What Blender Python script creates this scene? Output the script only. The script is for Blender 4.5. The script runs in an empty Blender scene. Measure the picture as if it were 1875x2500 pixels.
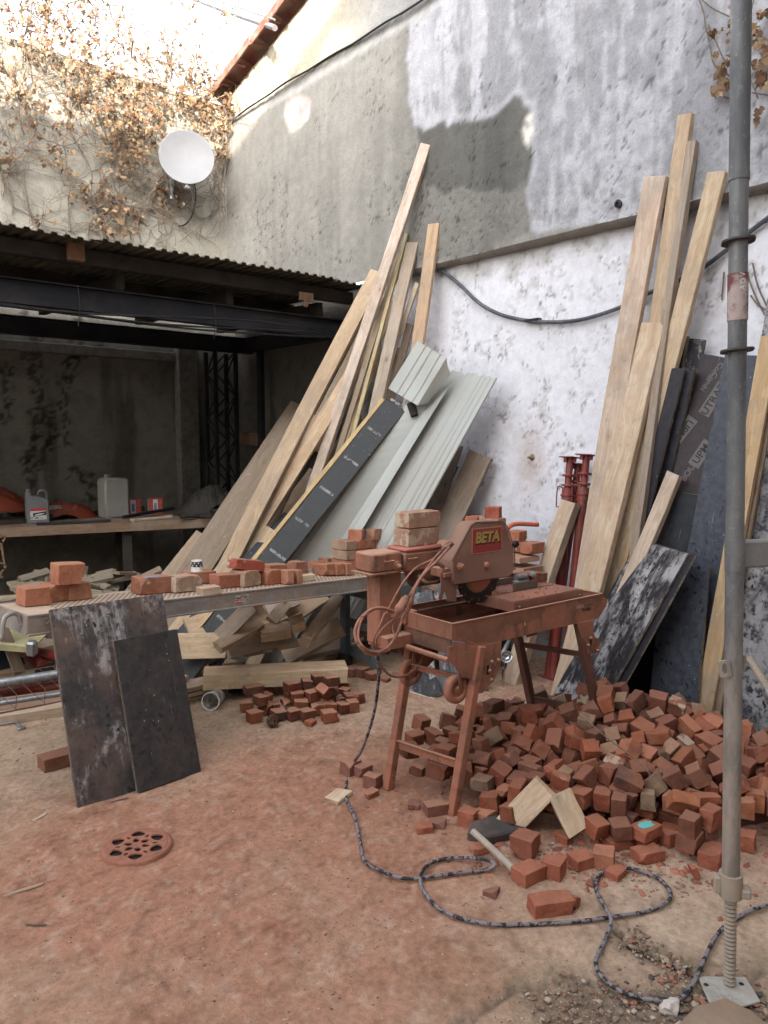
import bpy, bmesh, math, random
import numpy as np
from mathutils import Vector as V, Matrix, Euler, noise as mnoise
R = math.radians
sc = bpy.context.scene
# ------------------------------------------------------------------ camera
H_CAM = 1.6; YAW = R(41); PIT = math.atan(176/1865.)
FPX, CX, CY = 1865., 937.5, 1250.
cam_d = bpy.data.cameras.new('camera'); cam = bpy.data.objects.new('camera', cam_d)
sc.collection.objects.link(cam); sc.camera = cam
cam_d.sensor_fit = 'VERTICAL'; cam_d.sensor_height = 36; cam_d.lens = FPX/2500*36
cam_d.clip_start = .05; cam_d.clip_end = 400
cam.location = (0, 0, H_CAM); cam.rotation_euler = (R(90)-PIT, 0, -YAW)
# ------------------------------------------------------------------ world, sun, exposure
SUN = V((-.70, -1.0, .42)).normalized()
EL = math.asin(SUN.z); AZ = math.atan2(SUN.x, SUN.y)
w = bpy.data.worlds.new('World'); sc.world = w; w.use_nodes = True
nt = w.node_tree; nt.nodes.clear()
sky = nt.nodes.new('ShaderNodeTexSky'); sky.sky_type = 'NISHITA'; sky.sun_disc = False
sky.sun_elevation = EL; sky.sun_rotation = AZ % (2*math.pi)
sky.air_density = 1.0; sky.dust_density = 4.0; sky.ozone_density = 1.0
hs = nt.nodes.new('ShaderNodeHueSaturation'); hs.inputs['Saturation'].default_value = .28; hs.inputs['Value'].default_value = 1.25
bgd = nt.nodes.new('ShaderNodeBackground'); bgd.inputs['Strength'].default_value = .15
wo = nt.nodes.new('ShaderNodeOutputWorld')
nt.links.new(sky.outputs[0], hs.inputs['Color']); nt.links.new(hs.outputs[0], bgd.inputs['Color']); nt.links.new(bgd.outputs[0], wo.inputs['Surface'])
sd = bpy.data.lights.new('sun', 'SUN'); sd.energy = 2.6; sd.angle = R(.6); sd.color = (1, .93, .80)
so = bpy.data.objects.new('sun', sd); sc.collection.objects.link(so); so.location = (-5, -5, 12)
so.rotation_euler = SUN.to_track_quat('Z', 'Y').to_euler()
sc.view_settings.view_transform = 'Standard'; sc.view_settings.look = 'None'
sc.view_settings.gamma = 1; sc.view_settings.use_curve_mapping = False
sc.view_settings.exposure = 2.75
sc.cycles.max_bounces = 8; sc.cycles.diffuse_bounces = 3; sc.cycles.use_denoising = True
# ------------------------------------------------------------------ helpers: a ray through a photo point meets a real surface
_fw = V((math.sin(YAW)*math.cos(PIT), math.cos(YAW)*math.cos(PIT), -math.sin(PIT)))
_rt = V((math.cos(YAW), -math.sin(YAW), 0)); _up = _rt.cross(_fw)
EYE = V((0, 0, H_CAM))
def ray(u, v): return _fw + _rt*((u-CX)/FPX) - _up*((v-CY)/FPX)
def P(u, v, ax, val):
    d = ray(u, v); i = 'xyz'.index(ax)
    return EYE + d*((val-EYE[i])/d[i])
rnd = random.Random(7)
COL = sc.collection
def tag(o, label=None, cat=None, group=None, kind=None):
    if label: o['label'] = label
    if cat: o['category'] = cat
    if group: o['group'] = group
    if kind: o['kind'] = kind
    return o
def link(name, me, mat=None, parent=None, M=None, col=None, **props):
    o = bpy.data.objects.new(name, me); COL.objects.link(o)
    if mat is not None and me is not None and not me.materials:
        for m_ in (mat if isinstance(mat, (list, tuple)) else [mat]): me.materials.append(m_)
    if parent is not None: o.parent = parent
    if M is not None: o.matrix_local = M
    if col is not None: o.color = (*col, 1)
    for k, v_ in props.items(): o[k] = v_
    return o
def root(name, M, label, cat, group=None):
    o = bpy.data.objects.new(name, None); COL.objects.link(o); o.empty_display_size = .1
    o.matrix_world = M if isinstance(M, Matrix) else Matrix.Translation(V(M))
    return tag(o, label, cat, group)
def mesh(name, vs, fs, smooth=False):
    me = bpy.data.meshes.new(name); me.from_pydata([tuple(v) for v in vs], [], fs); me.update()
    if smooth: me.polygons.foreach_set('use_smooth', [True]*len(me.polygons))
    return me
def frame(o, x, n):
    """matrix with local X along x, local Z as close to n as possible"""
    x = V(x).normalized(); n = V(n); z = (n - x*n.dot(x)).normalized(); y = z.cross(x)
    M = Matrix((x, y, z)).transposed().to_4x4(); M.translation = V(o); return M
# several shapes gathered into one mesh
class MB:
    def __init__(s): s.v = []; s.f = []
    def add(s, vs, fs, M=None):
        b = len(s.v); s.v += [(M @ V(p)) if M else V(p) for p in vs]; s.f += [tuple(i+b for i in f) for f in fs]; return s
    def box(s, a, b, c=.0, M=None):
        x0, y0, z0 = a; x1, y1, z1 = b
        if c <= 0:
            vs = [(x, y, z) for x in (x0, x1) for y in (y0, y1) for z in (z0, z1)]
            return s.add(vs, [(0,1,3,2),(4,6,7,5),(0,4,5,1),(2,3,7,6),(0,2,6,4),(1,5,7,3)], M)
        vs = []
        for z, i in ((z0, c), (z0+c, 0), (z1-c, 0), (z1, c)):
            vs += [(x0+i+c*(i==0), y0+i, z), (x1-i-c*(i==0), y0+i, z), (x1-i, y0+i+c*(i==0), z), (x1-i, y1-i-c*(i==0), z),
                   (x1-i-c*(i==0), y1-i, z), (x0+i+c*(i==0), y1-i, z), (x0+i, y1-i-c*(i==0), z), (x0+i, y0+i+c*(i==0), z)]
        fs = [tuple(range(7, -1, -1)), tuple(range(24, 32))]
        for k in range(3):
            for j in range(8):
                j2 = (j+1) % 8; fs.append((k*8+j, k*8+j2, k*8+8+j2, k*8+8+j))
        return s.add(vs, fs, M)
    def tube(s, pts, r, n=8, caps=True, M=None, closed=False):
        pts = [V(p) for p in pts]; rs = r if isinstance(r, (list, tuple)) else [r]*len(pts)
        vs = []; m = len(pts); prev = None
        for i, p in enumerate(pts):
            if closed: d = pts[(i+1) % m]-pts[i-1]
            else: d = pts[min(i+1, m-1)]-pts[max(i-1, 0)]
            d = d.normalized() if d.length > 1e-9 else V((0, 0, 1))
            if prev is None:
                a = V((0, 0, 1)) if abs(d.z) < .9 else V((1, 0, 0)); prev = (a-d*a.dot(d)).normalized()
            else:
                prev = prev-d*prev.dot(d); prev = prev.normalized() if prev.length > 1e-6 else d.orthogonal().normalized()
            b = d.cross(prev)
            for k in range(n):
                t = 2*math.pi*k/n; vs.append(p+(prev*math.cos(t)+b*math.sin(t))*rs[i])
        fs = []
        for i in range(m if closed else m-1):
            i2 = (i+1) % m
            for k in range(n):
                k2 = (k+1) % n; fs.append((i*n+k, i*n+k2, i2*n+k2, i2*n+k))
        if caps and not closed: fs += [tuple(range(n-1, -1, -1)), tuple(range((m-1)*n, m*n))]
        return s.add(vs, fs, M)
    def lathe(s, prof, n=24, M=None, arc=None):
        vs = []; m = len(prof)
        for r_, z in prof:
            for k in range(n):
                t = 2*math.pi*k/n; vs.append((r_*math.cos(t), r_*math.sin(t), z))
        fs = [(i*n+k, i*n+(k+1) % n, (i+1)*n+(k+1) % n, (i+1)*n+k) for i in range(m-1) for k in range(n)]
        return s.add(vs, fs, M)
    def prism(s, poly, a, b, axis='y', M=None):
        """poly of 2-D points pushed from a to b along an axis"""
        def q(p, t): return {'y': (p[0], t, p[1]), 'x': (t, p[0], p[1]), 'z': (p[0], p[1], t)}[axis]
        n = len(poly); vs = [q(p, a) for p in poly]+[q(p, b) for p in poly]
        fs = [tuple(range(n)), tuple(range(2*n-1, n-1, -1))]+[(i, n+i, n+(i+1) % n, (i+1) % n) for i in range(n)]
        return s.add(vs, fs, M)
    def me(s, name, smooth=False, bevel=0, fix=True):
        m_ = mesh(name, s.v, s.f)
        if fix or bevel:
            bm = bmesh.new(); bm.from_mesh(m_); bmesh.ops.recalc_face_normals(bm, faces=bm.faces)
            if bevel: bmesh.ops.bevel(bm, geom=[e for e in bm.edges if e.is_manifold and e.calc_face_angle(0) > .5], offset=bevel, segments=1, affect='EDGES', clamp_overlap=True)
            bm.to_mesh(m_); bm.free()
        if smooth:
            m_.polygons.foreach_set('use_smooth', [True]*len(m_.polygons))
            if smooth != 'all': m_.set_sharp_from_angle(angle=R(38))
        return m_
def smooth_path(pts, k=6):
    pts = [V(p) for p in pts]; out = []
    for i in range(len(pts)-1):
        p0 = pts[max(i-1, 0)]; p1 = pts[i]; p2 = pts[i+1]; p3 = pts[min(i+2, len(pts)-1)]
        for j in range(k):
            t = j/k; out.append(.5*((2*p1)+(p2-p0)*t+(2*p0-5*p1+4*p2-p3)*t*t+(3*p1-p0-3*p2+p3)*t**3))
    return out+[pts[-1]]
def beam_mesh(name, L, w_, t, ch=.003, n=8, rough=.0022, bend=0, seed=0, ends=(0, 0), taper=0, split=0):
    """a sawn board: X 0..L, Y +-w/2, Z -t..0 (top face at 0), worn arrises, slight bow, uneven ends"""
    r_ = random.Random(seed); vs = []; ch = min(ch, t*.3, w_*.3)
    for i in range(n+1):
        s_ = i/n; x = s_*L; b = bend*4*s_*(1-s_); ww = w_*(1-taper*s_)/2
        c = [(-ww+ch, -t), (ww-ch, -t), (ww, -t+ch), (ww, -ch), (ww-ch, 0), (-ww+ch, 0), (-ww, -ch), (-ww, -t+ch)]
        for (y, z) in c:
            xe = x
            if i == 0: xe += ends[0]*(y/w_)+r_.uniform(-1, 1)*rough*3
            if i == n: xe += ends[1]*(y/w_)+r_.uniform(-1, 1)*rough*3
            vs.append((xe, y+r_.uniform(-1, 1)*rough*.7+b*.3, z+b+r_.uniform(-1, 1)*rough*.6))
    fs = [tuple(range(7, -1, -1)), tuple(range(n*8, n*8+8))]
    for i in range(n):
        for k in range(8):
            k2 = (k+1) % 8; fs.append((i*8+k, i*8+k2, i*8+8+k2, i*8+8+k))
    me_ = mesh(name, vs, fs); return me_
_sd = [100]
def board(name, A, B, w_, t, nrm, mat, col, label=None, cat=None, group=None, parent=None, **k):
    """A, B: the two ends of the visible face's centre line; the wood lies behind that face"""
    _sd[0] += 1; A = V(A); B = V(B); props = {q: k.pop(q) for q in ('wear', 'dust', 'mortar') if q in k}
    k.setdefault('bend', rnd.uniform(-1, 1)*.007*(B-A).length)
    me_ = beam_mesh(name, (B-A).length, w_, t, seed=_sd[0], n=max(3, min(12, int((B-A).length*5))), **k)
    M = frame(A, B-A, nrm)
    o = link(name, me_, mat, parent, M if parent is None else parent.matrix_world.inverted() @ M, col, **props)
    return tag(o, label, cat, group)
# numpy value noise
def _h(ix, iy, s):
    n = (ix*374761393 + iy*668265263 + s*2147483647) & 0xffffffff
    n = ((n ^ (n >> 13))*1274126177) & 0xffffffff
    return ((n ^ (n >> 16)) & 0xffff)/65535.
def vn(x, y, s=0):
    ix = np.floor(x).astype(np.int64); iy = np.floor(y).astype(np.int64); fx = x-ix; fy = y-iy
    fx = fx*fx*(3-2*fx); fy = fy*fy*(3-2*fy)
    return (_h(ix, iy, s)*(1-fx)+_h(ix+1, iy, s)*fx)*(1-fy)+(_h(ix, iy+1, s)*(1-fx)+_h(ix+1, iy+1, s)*fx)*fy
def fbm(x, y, s=0, o=4):
    t = 0; a = .5; n = 0
    for i in range(o): t = t+vn(x*2**i+i*7.3, y*2**i-i*3.1, s+i)*a; n += a; a *= .55
    return t/n
def sstep(a, b, x): t = np.clip((x-a)/(b-a), 0, 1); return t*t*(3-2*t)
def inpoly(px, py, poly):
    ins = np.zeros(px.shape, bool); n = len(poly)
    for i in range(n):
        x1, y1 = poly[i]; x2, y2 = poly[(i+1) % n]
        c = ((y1 > py) != (y2 > py)) & (px < (x2-x1)*(py-y1)/((y2-y1) if y2 != y1 else 1e-9)+x1); ins ^= c
    return ins
def lines(*segs):
    out = []
    for a, b, d in segs:
        n = max(1, int(round((b-a)/d))); out += list(np.linspace(a, b, n+1)[:-1])
    return np.array(out+[segs[-1][1]])
def gridmesh(name, Pts, colr, smooth=True):
    """Pts (n,m,3), colr (n,m,3) -> mesh with colour attribute Col"""
    n, m = Pts.shape[:2]; me_ = bpy.data.meshes.new(name)
    idx = np.arange(n*m).reshape(n, m)
    q = np.stack([idx[:-1, :-1], idx[1:, :-1], idx[1:, 1:], idx[:-1, 1:]], -1).reshape(-1, 4)
    me_.vertices.add(n*m); me_.vertices.foreach_set('co', Pts.reshape(-1).astype(np.float32))
    me_.loops.add(q.size); me_.loops.foreach_set('vertex_index', q.reshape(-1).astype(np.int32))
    me_.polygons.add(len(q)); me_.polygons.foreach_set('loop_start', (np.arange(len(q))*4).astype(np.int32))
    me_.update(calc_edges=True); me_.validate()
    if smooth: me_.polygons.foreach_set('use_smooth', np.ones(len(q), bool))
    a = me_.color_attributes.new('Col', 'FLOAT_COLOR', 'POINT')
    c = np.concatenate([colr.reshape(-1, 3), np.ones((n*m, 1))], 1); a.data.foreach_set('color', c.reshape(-1).astype(np.float32))
    return me_
# ------------------------------------------------------------------ materials
class NT:
    def __init__(s, name):
        s.m = bpy.data.materials.new(name); s.m.use_nodes = True; s.t = s.m.node_tree; s.t.nodes.clear()
        s.out = s.t.nodes.new('ShaderNodeOutputMaterial')
        s.tc = s.t.nodes.new('ShaderNodeTexCoord'); s.oi = s.t.nodes.new('ShaderNodeObjectInfo')
        s.bs = s.t.nodes.new('ShaderNodeBsdfPrincipled'); s.t.links.new(s.bs.outputs[0], s.out.inputs['Surface'])
        s.obj = s.tc.outputs['Object']; s.rand = s.oi.outputs['Random']
    def n(s, ty, ins=(), **at):
        nd = s.t.nodes.new('ShaderNode'+ty)
        for k, v_ in at.items(): setattr(nd, k, v_)
        for k, v_ in (ins.items() if isinstance(ins, dict) else enumerate(ins)):
            if v_ is None: continue
            if hasattr(v_, 'is_linked') or isinstance(v_, bpy.types.NodeSocket): s.t.links.new(v_, nd.inputs[k])
            else:
                tgt = nd.inputs[k]
                if hasattr(tgt.default_value, '__len__') and len(tgt.default_value) == 4 and len(v_) == 3: v_ = (*v_, 1)
                tgt.default_value = v_
        return nd
    def math(s, op, a, b=0, clamp=False): return s.n('Math', (a, b), operation=op, use_clamp=clamp).outputs[0]
    def vadd(s, a, b): return s.n('VectorMath', (a, b), operation='ADD').outputs[0]
    def map(s, vec, sc_=(1, 1, 1), loc=(0, 0, 0), rot=(0, 0, 0)): return s.n('Mapping', {0: vec, 1: loc, 2: rot, 3: sc_}).outputs[0]
    def noise(s, vec, scale=5, det=4, rough=.55, dist=0): return s.n('TexNoise', {'Vector': vec, 'Scale': scale, 'Detail': det, 'Roughness': rough, 'Distortion': dist}).outputs[0]
    def ramp(s, f, lo, hi, a=0., b=1.): return s.n('MapRange', {0: f, 1: lo, 2: hi, 3: a, 4: b}, interpolation_type='SMOOTHSTEP').outputs[0]
    def mix(s, f, a, b, mode='MIX'):
        nd = s.n('Mix', data_type='RGBA', blend_type=mode)
        for sock, v_ in ((nd.inputs[0], f), (nd.inputs[6], a), (nd.inputs[7], b)):
            if isinstance(v_, bpy.types.NodeSocket): s.t.links.new(v_, sock)
            else: sock.default_value = v_ if not hasattr(v_, '__len__') else (*v_, 1)
        return nd.outputs[2]
    def attr(s, name, ty='OBJECT'): return s.n('Attribute', attribute_name=name, attribute_type=ty)
    def bump(s, h, st=.3, d=.01, nrm=None): return s.n('Bump', {'Strength': st, 'Distance': d, 'Height': h, 'Normal': nrm}).outputs[0]
    def shift(s, amt=20.):
        c = s.n('CombineXYZ', (s.math('MULTIPLY', s.rand, amt), s.math('MULTIPLY', s.rand, amt*1.7), s.math('MULTIPLY', s.rand, amt*.6))).outputs[0]
        return s.vadd(s.obj, c)
    def fin(s, col, rough=.8, nrm=None, metal=0., spec=.3):
        for k, v_ in (('Base Color', col), ('Roughness', rough), ('Metallic', metal), ('Specular IOR Level', spec), ('Normal', nrm)):
            if v_ is None: continue
            if isinstance(v_, bpy.types.NodeSocket): s.t.links.new(v_, s.bs.inputs[k])
            else: s.bs.inputs[k].default_value = (*v_, 1) if hasattr(v_, '__len__') else v_
        return s.m
DUST = (.36, .155, .095)
def m_wood():
    s = NT('sawn_wood'); v0 = s.shift(); base = s.n('HueSaturation', {'Saturation': .80, 'Value': 1.06, 'Color': s.oi.outputs['Color']}).outputs[0]
    warp = s.noise(s.map(v0, (1.2, 5, 5)), 2.2, 3)
    vv = s.vadd(s.map(v0, (1.1, 16, 16)), s.n('CombineXYZ', (0, s.math('MULTIPLY', warp, 3.2), s.math('MULTIPLY', warp, 2.))).outputs[0])
    g1 = s.noise(vv, 1.6, 4, .6); g2 = s.noise(s.map(v0, (4, 140, 140)), 1.5, 2)
    wv = s.n('TexWave', {'Vector': vv, 'Scale': .7, 'Distortion': 3.5, 'Detail': 2.}, bands_direction='Y').outputs['Fac']
    c = s.mix(s.ramp(g1, .3, .75), base, s.mix(1, base, (.74, .68, .61), 'MULTIPLY'))
    c = s.mix(s.math('MULTIPLY', s.ramp(wv, .5, .95), .35), c, s.mix(1, base, (.68, .57, .47), 'MULTIPLY'))
    c = s.mix(s.math('MULTIPLY', s.ramp(g2, .4, .75), .3), c, s.mix(1, base, (.66, .6, .55), 'MULTIPLY'))
    kn = s.n('TexVoronoi', {'Vector': s.map(v0, (3.2, 7, 7)), 'Scale': 1., 'Randomness': 1.}).outputs['Distance']
    c = s.mix(s.math('MULTIPLY', s.ramp(kn, .095, .06), .85), c, s.mix(1, base, (.32, .20, .13), 'MULTIPLY'))
    c = s.mix(s.math('MULTIPLY', s.math('SUBTRACT', s.ramp(kn, .2, .11), s.ramp(kn, .11, .07)), .35), c, s.mix(1, base, (.55, .4, .3), 'MULTIPLY'))
    st = s.noise(v0, 4.5, 5, .65); c = s.mix(s.math('MULTIPLY', s.ramp(st, .44, .70), .5), c, (.25, .21, .175)); cs = s.noise(s.map(v0, (2, 3, 3)), 7, 5, .75); c = s.mix(s.math('MULTIPLY', s.ramp(cs, .63, .70), .55), c, (.48, .46, .43))
    st2 = s.noise(v0, 17, 3, .7); c = s.mix(s.math('MULTIPLY', s.ramp(st2, .58, .8), .45), c, (.10, .08, .065))
    nx = s.n('SeparateXYZ', (s.tc.outputs['Normal'],)).outputs[0]
    c = s.mix(s.math('MULTIPLY', s.ramp(s.math('ABSOLUTE', nx), .6, .9), .45), c, s.mix(1, base, (.45, .36, .28), 'MULTIPLY'))
    nz = s.n('SeparateXYZ', (s.n('NewGeometry').outputs['Normal'],)).outputs[2]
    du = s.attr('dust').outputs['Fac']
    dm = s.math('MULTIPLY', du, s.math('ADD', s.ramp(s.noise(v0, 6, 5, .7), .3, .65), s.ramp(nz, .3, .95)), True)
    c = s.mix(s.math('MULTIPLY', dm, .8), c, DUST)
    h = s.math('ADD', s.math('MULTIPLY', g1, .5), s.math('ADD', s.math('MULTIPLY', g2, .6), s.math('MULTIPLY', st2, .3)))
    return s.fin(c, s.ramp(g1, .3, .7, .7, .88), s.bump(h, .55, .004), spec=.25)
def m_ply():
    """film-faced shuttering plywood: dark film, lime and cement residue, scuffs; pale veneer edge"""
    s = NT('film_faced_plywood'); v0 = s.shift(); base = s.oi.outputs['Color']; we = s.attr('wear').outputs['Fac']
    n1 = s.noise(s.map(v0, (1, 1.7, 1)), 2.6, 9, .66, .9); n2 = s.noise(v0, 26, 4, .65); n3 = s.noise(s.map(v0, (3, 22, 22)), 2, 5, .7, .8)
    thr = s.math('SUBTRACT', .76, s.math('MULTIPLY', we, .36))
    mk = s.ramp(s.math('ADD', s.math('MULTIPLY', n1, .7), s.math('MULTIPLY', n3, .3)), thr, s.math('ADD', thr, .12))
    mk = s.math('MULTIPLY', mk, s.ramp(n2, .34, .56), True)
    c = s.mix(s.ramp(n2, .35, .7), base, s.mix(1, base, (1.7, 1.65, 1.6), 'MULTIPLY'))
    c = s.mix(s.math('MULTIPLY', mk, s.ramp(n1, .3, .7, .35, .9)), c, (.37, .355, .35))
    vo = s.n('TexVoronoi', {'Vector': s.map(s.vadd(v0, s.n('VectorMath', {0: s.n('TexNoise', {'Vector': v0, 'Scale': 9.}).outputs['Color'], 3: .12}, operation='SCALE').outputs[0]), (20, 36, 36)), 'Scale': 1., 'Randomness': 1.}).outputs['Distance']
    c = s.mix(s.math('MULTIPLY', s.ramp(vo, .32, .18), s.ramp(s.noise(v0, 5, 3), .42, .6)), c, (.012, .012, .015))
    sp = s.n('TexVoronoi', {'Vector': v0, 'Scale': 34., 'Randomness': 1.}).outputs['Distance']
    c = s.mix(s.math('MULTIPLY', s.ramp(sp, .12, .05), s.math('MULTIPLY', s.ramp(n1, .5, .6), .8)), c, (.55, .55, .53))
    scr = s.noise(s.map(v0, (3, 60, 60), rot=(0, 0, .5)), 1.5, 3, .6); c = s.mix(s.math('MULTIPLY', s.ramp(scr, .68, .76), .5), c, (.3, .3, .3))
    nz = s.n('SeparateXYZ', (s.tc.outputs['Normal'],)).outputs[2]; eg = s.ramp(s.math('ABSOLUTE', nz), .6, .35)
    lay = s.n('TexWave', {'Vector': v0, 'Scale': 55., 'Distortion': 1.}, bands_direction='Z').outputs['Fac']
    ec = s.mix(s.ramp(lay, .35, .7), (.21, .165, .115), (.09, .07, .05)); c = s.mix(eg, c, s.mix(s.ramp(n2, .45, .65), ec, (.05, .045, .04)))
    du = s.attr('dust').outputs['Fac']; c = s.mix(s.math('MULTIPLY', s.ramp(s.noise(v0, 4, 5, .7), .35, .7), du), c, (.28, .17, .12))
    ro = s.mix(s.math('ADD', mk, eg, True), (.42,)*3, (.85,)*3)
    return s.fin(c, s.math('ADD', s.math('MULTIPLY', s.ramp(n2, .3, .7), .15), ro), s.bump(s.math('ADD', mk, n2), .35, .003), spec=.32)
def m_brick():
    s = NT('old_brick'); v0 = s.shift(); base = s.oi.outputs['Color']
    n1 = s.noise(v0, 9, 5, .65); n2 = s.noise(v0, 55, 4, .7); n3 = s.noise(v0, 5, 3, .6)
    c = s.mix(s.ramp(n1, .35, .65), base, s.mix(1, base, (.72, .62, .56), 'MULTIPLY'))
    c = s.mix(s.math('MULTIPLY', s.ramp(n2, .5, .75), .5), c, s.mix(1, base, (1.45, 1.35, 1.25), 'MULTIPLY'))
    c = s.mix(s.ramp(n2, .34, .25), c, (.035, .02, .016))
    c = s.mix(s.math('MULTIPLY', s.ramp(n3, .62, .74), .7), c, (.055, .045, .045))
    mo = s.attr('mortar').outputs['Fac']
    mm = s.math('MULTIPLY', s.ramp(s.math('ADD', s.math('MULTIPLY', n1, .6), s.math('MULTIPLY', s.noise(v0, 7, 4, .7), .4)), s.math('SUBTRACT', .74, s.math('MULTIPLY', mo, .3)), s.math('SUBTRACT', .80, s.math('MULTIPLY', mo, .3))), 1.)
    c = s.mix(s.math('MULTIPLY', mm, .85), c, (.44, .36, .27))
    nz = s.n('SeparateXYZ', (s.n('NewGeometry').outputs['Normal'],)).outputs[2]
    du = s.math('MULTIPLY', s.attr('dust').outputs['Fac'], s.ramp(nz, .1, .9), True)
    c = s.mix(s.math('MULTIPLY', du, s.ramp(n1, .2, .6, .3, .9)), c, (.37, .19, .125))
    return s.fin(c, .93, s.bump(s.math('ADD', n2, s.math('MULTIPLY', n1, .8)), .7, .004), spec=.15)
def m_plain(name, col, rough=.6, metal=0, spec=.4, var=.25, dust=0., dcol=DUST, scale=12, bump=.15, streak=1, lo=.42, hi=.62):
    s = NT(name); v0 = s.shift(); vs = s.map(v0, (streak, 1, 1))
    n1 = s.noise(vs, scale, 5, .65); n2 = s.noise(v0, scale*6, 3, .6)
    c = s.mix(s.ramp(n1, .35, .65), col, tuple(x*(1-var) for x in col))
    c = s.mix(s.math('MULTIPLY', s.ramp(n2, .5, .75), var), c, tuple(min(1, x*(1+var)) for x in col))
    r_ = rough
    if dust:
        dm = s.math('MULTIPLY', s.ramp(s.noise(v0, scale*.5, 6, .7), lo, hi), dust); c = s.mix(dm, c, dcol)
        r_ = s.ramp(dm, 0, 1, rough, .92)
    return s.fin(c, r_, s.bump(s.math('ADD', n1, n2), bump, .003), metal, spec)
def m_flat(name, col, rough=.7, metal=0, spec=.3):
    s = NT(name); n1 = s.noise(s.obj, 30, 3); return s.fin(s.mix(s.ramp(n1, .3, .7), col, tuple(x*.82 for x in col)), rough, None, metal, spec)
def m_vcol(name, fine=60, st=.6, d=.004, rough=.92, extra=None, am=1.):
    s = NT(name); c = s.attr('Col', 'GEOMETRY').outputs['Color']
    n1 = s.noise(s.obj, fine, 5, .7); n2 = s.noise(s.obj, fine*.2, 5, .6); n3 = s.noise(s.obj, fine*4, 2, .6)
    c = s.mix(s.ramp(n1, .3, .7), s.mix(1, c, (1-.2*am, 1-.21*am, 1-.22*am), 'MULTIPLY'), s.mix(1, c, (1+.14*am, 1+.14*am, 1+.13*am), 'MULTIPLY'))
    c = s.mix(s.ramp(n2, .3, .7), s.mix(1, c, (.9, .9, .9), 'MULTIPLY'), s.mix(1, c, (1.06, 1.06, 1.06), 'MULTIPLY'))
    if extra: c = extra(s, c)
    return s.fin(c, rough, s.bump(s.math('ADD', n1, s.math('ADD', s.math('MULTIPLY', n2, 1.5), s.math('MULTIPLY', n3, .35))), st, d), spec=.2)
WOOD = m_wood(); PLY = m_ply(); BRICK = m_brick()
def m_saw():
    s = NT('red_paint_under_brick_dust'); g = s.n('NewGeometry'); nz = s.n('SeparateXYZ', (g.outputs['Normal'],)).outputs[2]; v0 = s.obj
    n1 = s.noise(v0, 4.5, 6, .65); n2 = s.noise(v0, 26, 5, .7); n3 = s.noise(s.map(v0, (1, 1, .35)), 14, 4, .6); n4 = s.noise(v0, 90, 3, .6)
    c = s.mix(s.ramp(n1, .38, .62), (.31, .118, .072), (.22, .102, .064)); c = s.mix(s.ramp(n3, .50, .68), c, (.14, .068, .045)); c = s.mix(s.math('MULTIPLY', s.ramp(n2, .60, .68), .6), c, (.40, .12, .065))
    c = s.mix(s.math('MULTIPLY', s.ramp(n2, .34, .26), .8), c, (.07, .045, .038)); c = s.mix(s.math('MULTIPLY', s.ramp(nz, .35, .95), s.ramp(n1, .25, .6, .45, .95)), c, (.44, .245, .16))
    c = s.mix(s.math('MULTIPLY', s.ramp(n4, .58, .72), .35), c, (.48, .28, .2)); return s.fin(c, s.ramp(n2, .3, .7, .62, .92), s.bump(s.math('ADD', n2, s.math('MULTIPLY', n4, .5)), .4, .003), spec=.3)
SAWP = m_saw()
SAWD = m_plain('rusty_brown_steel', (.10, .05, .035), .7, dust=.6, dcol=(.22, .11, .075), scale=9)
SAWO = m_plain('orange_painted_tube', (.55, .10, .05), .45, dust=.4, dcol=(.4, .17, .11))
STEEL = m_plain('galvanised_steel', (.33, .34, .35), .45, .75, scale=25, var=.35, dust=.35, dcol=(.30, .26, .22))
POSTM = m_plain('weathered_steel_tube', (.10, .10, .105), .5, .5, scale=14, var=.4, dust=.55, dcol=(.24, .19, .155), lo=.38, hi=.66)
ALU = m_plain('dusty_aluminium', (.36, .35, .33), .5, .5, scale=10, var=.3, dust=.75, dcol=(.33, .25, .19), streak=.3)
BLK = m_plain('black_steel', (.013, .014, .020), .55, .3, scale=8, var=.3, dust=.3, dcol=(.07, .06, .055))
REDP = m_plain('red_oxide_paint', (.21, .028, .022), .5, scale=14, var=.35, dust=.35, dcol=(.22, .13, .10))
BLUEW = m_plain('grey_blue_painted_wood', (.085, .11, .125), .7, scale=12, var=.3, dust=.4, dcol=(.2, .17, .14))
RUB = m_plain('black_rubber_hose', (.03, .03, .033), .6, scale=20, var=.3, dust=.5, dcol=(.2, .17, .16))
DROPE = m_plain('dust_covered_flex', (.33, .15, .10), .85, scale=30, var=.3)
WHT = m_plain('white_plastic', (.62, .62, .60), .45, scale=8, var=.12, dust=.2, dcol=(.4, .36, .3))
RUST = m_plain('rusty_wire', (.12, .06, .035), .85, scale=30, var=.4)
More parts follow.
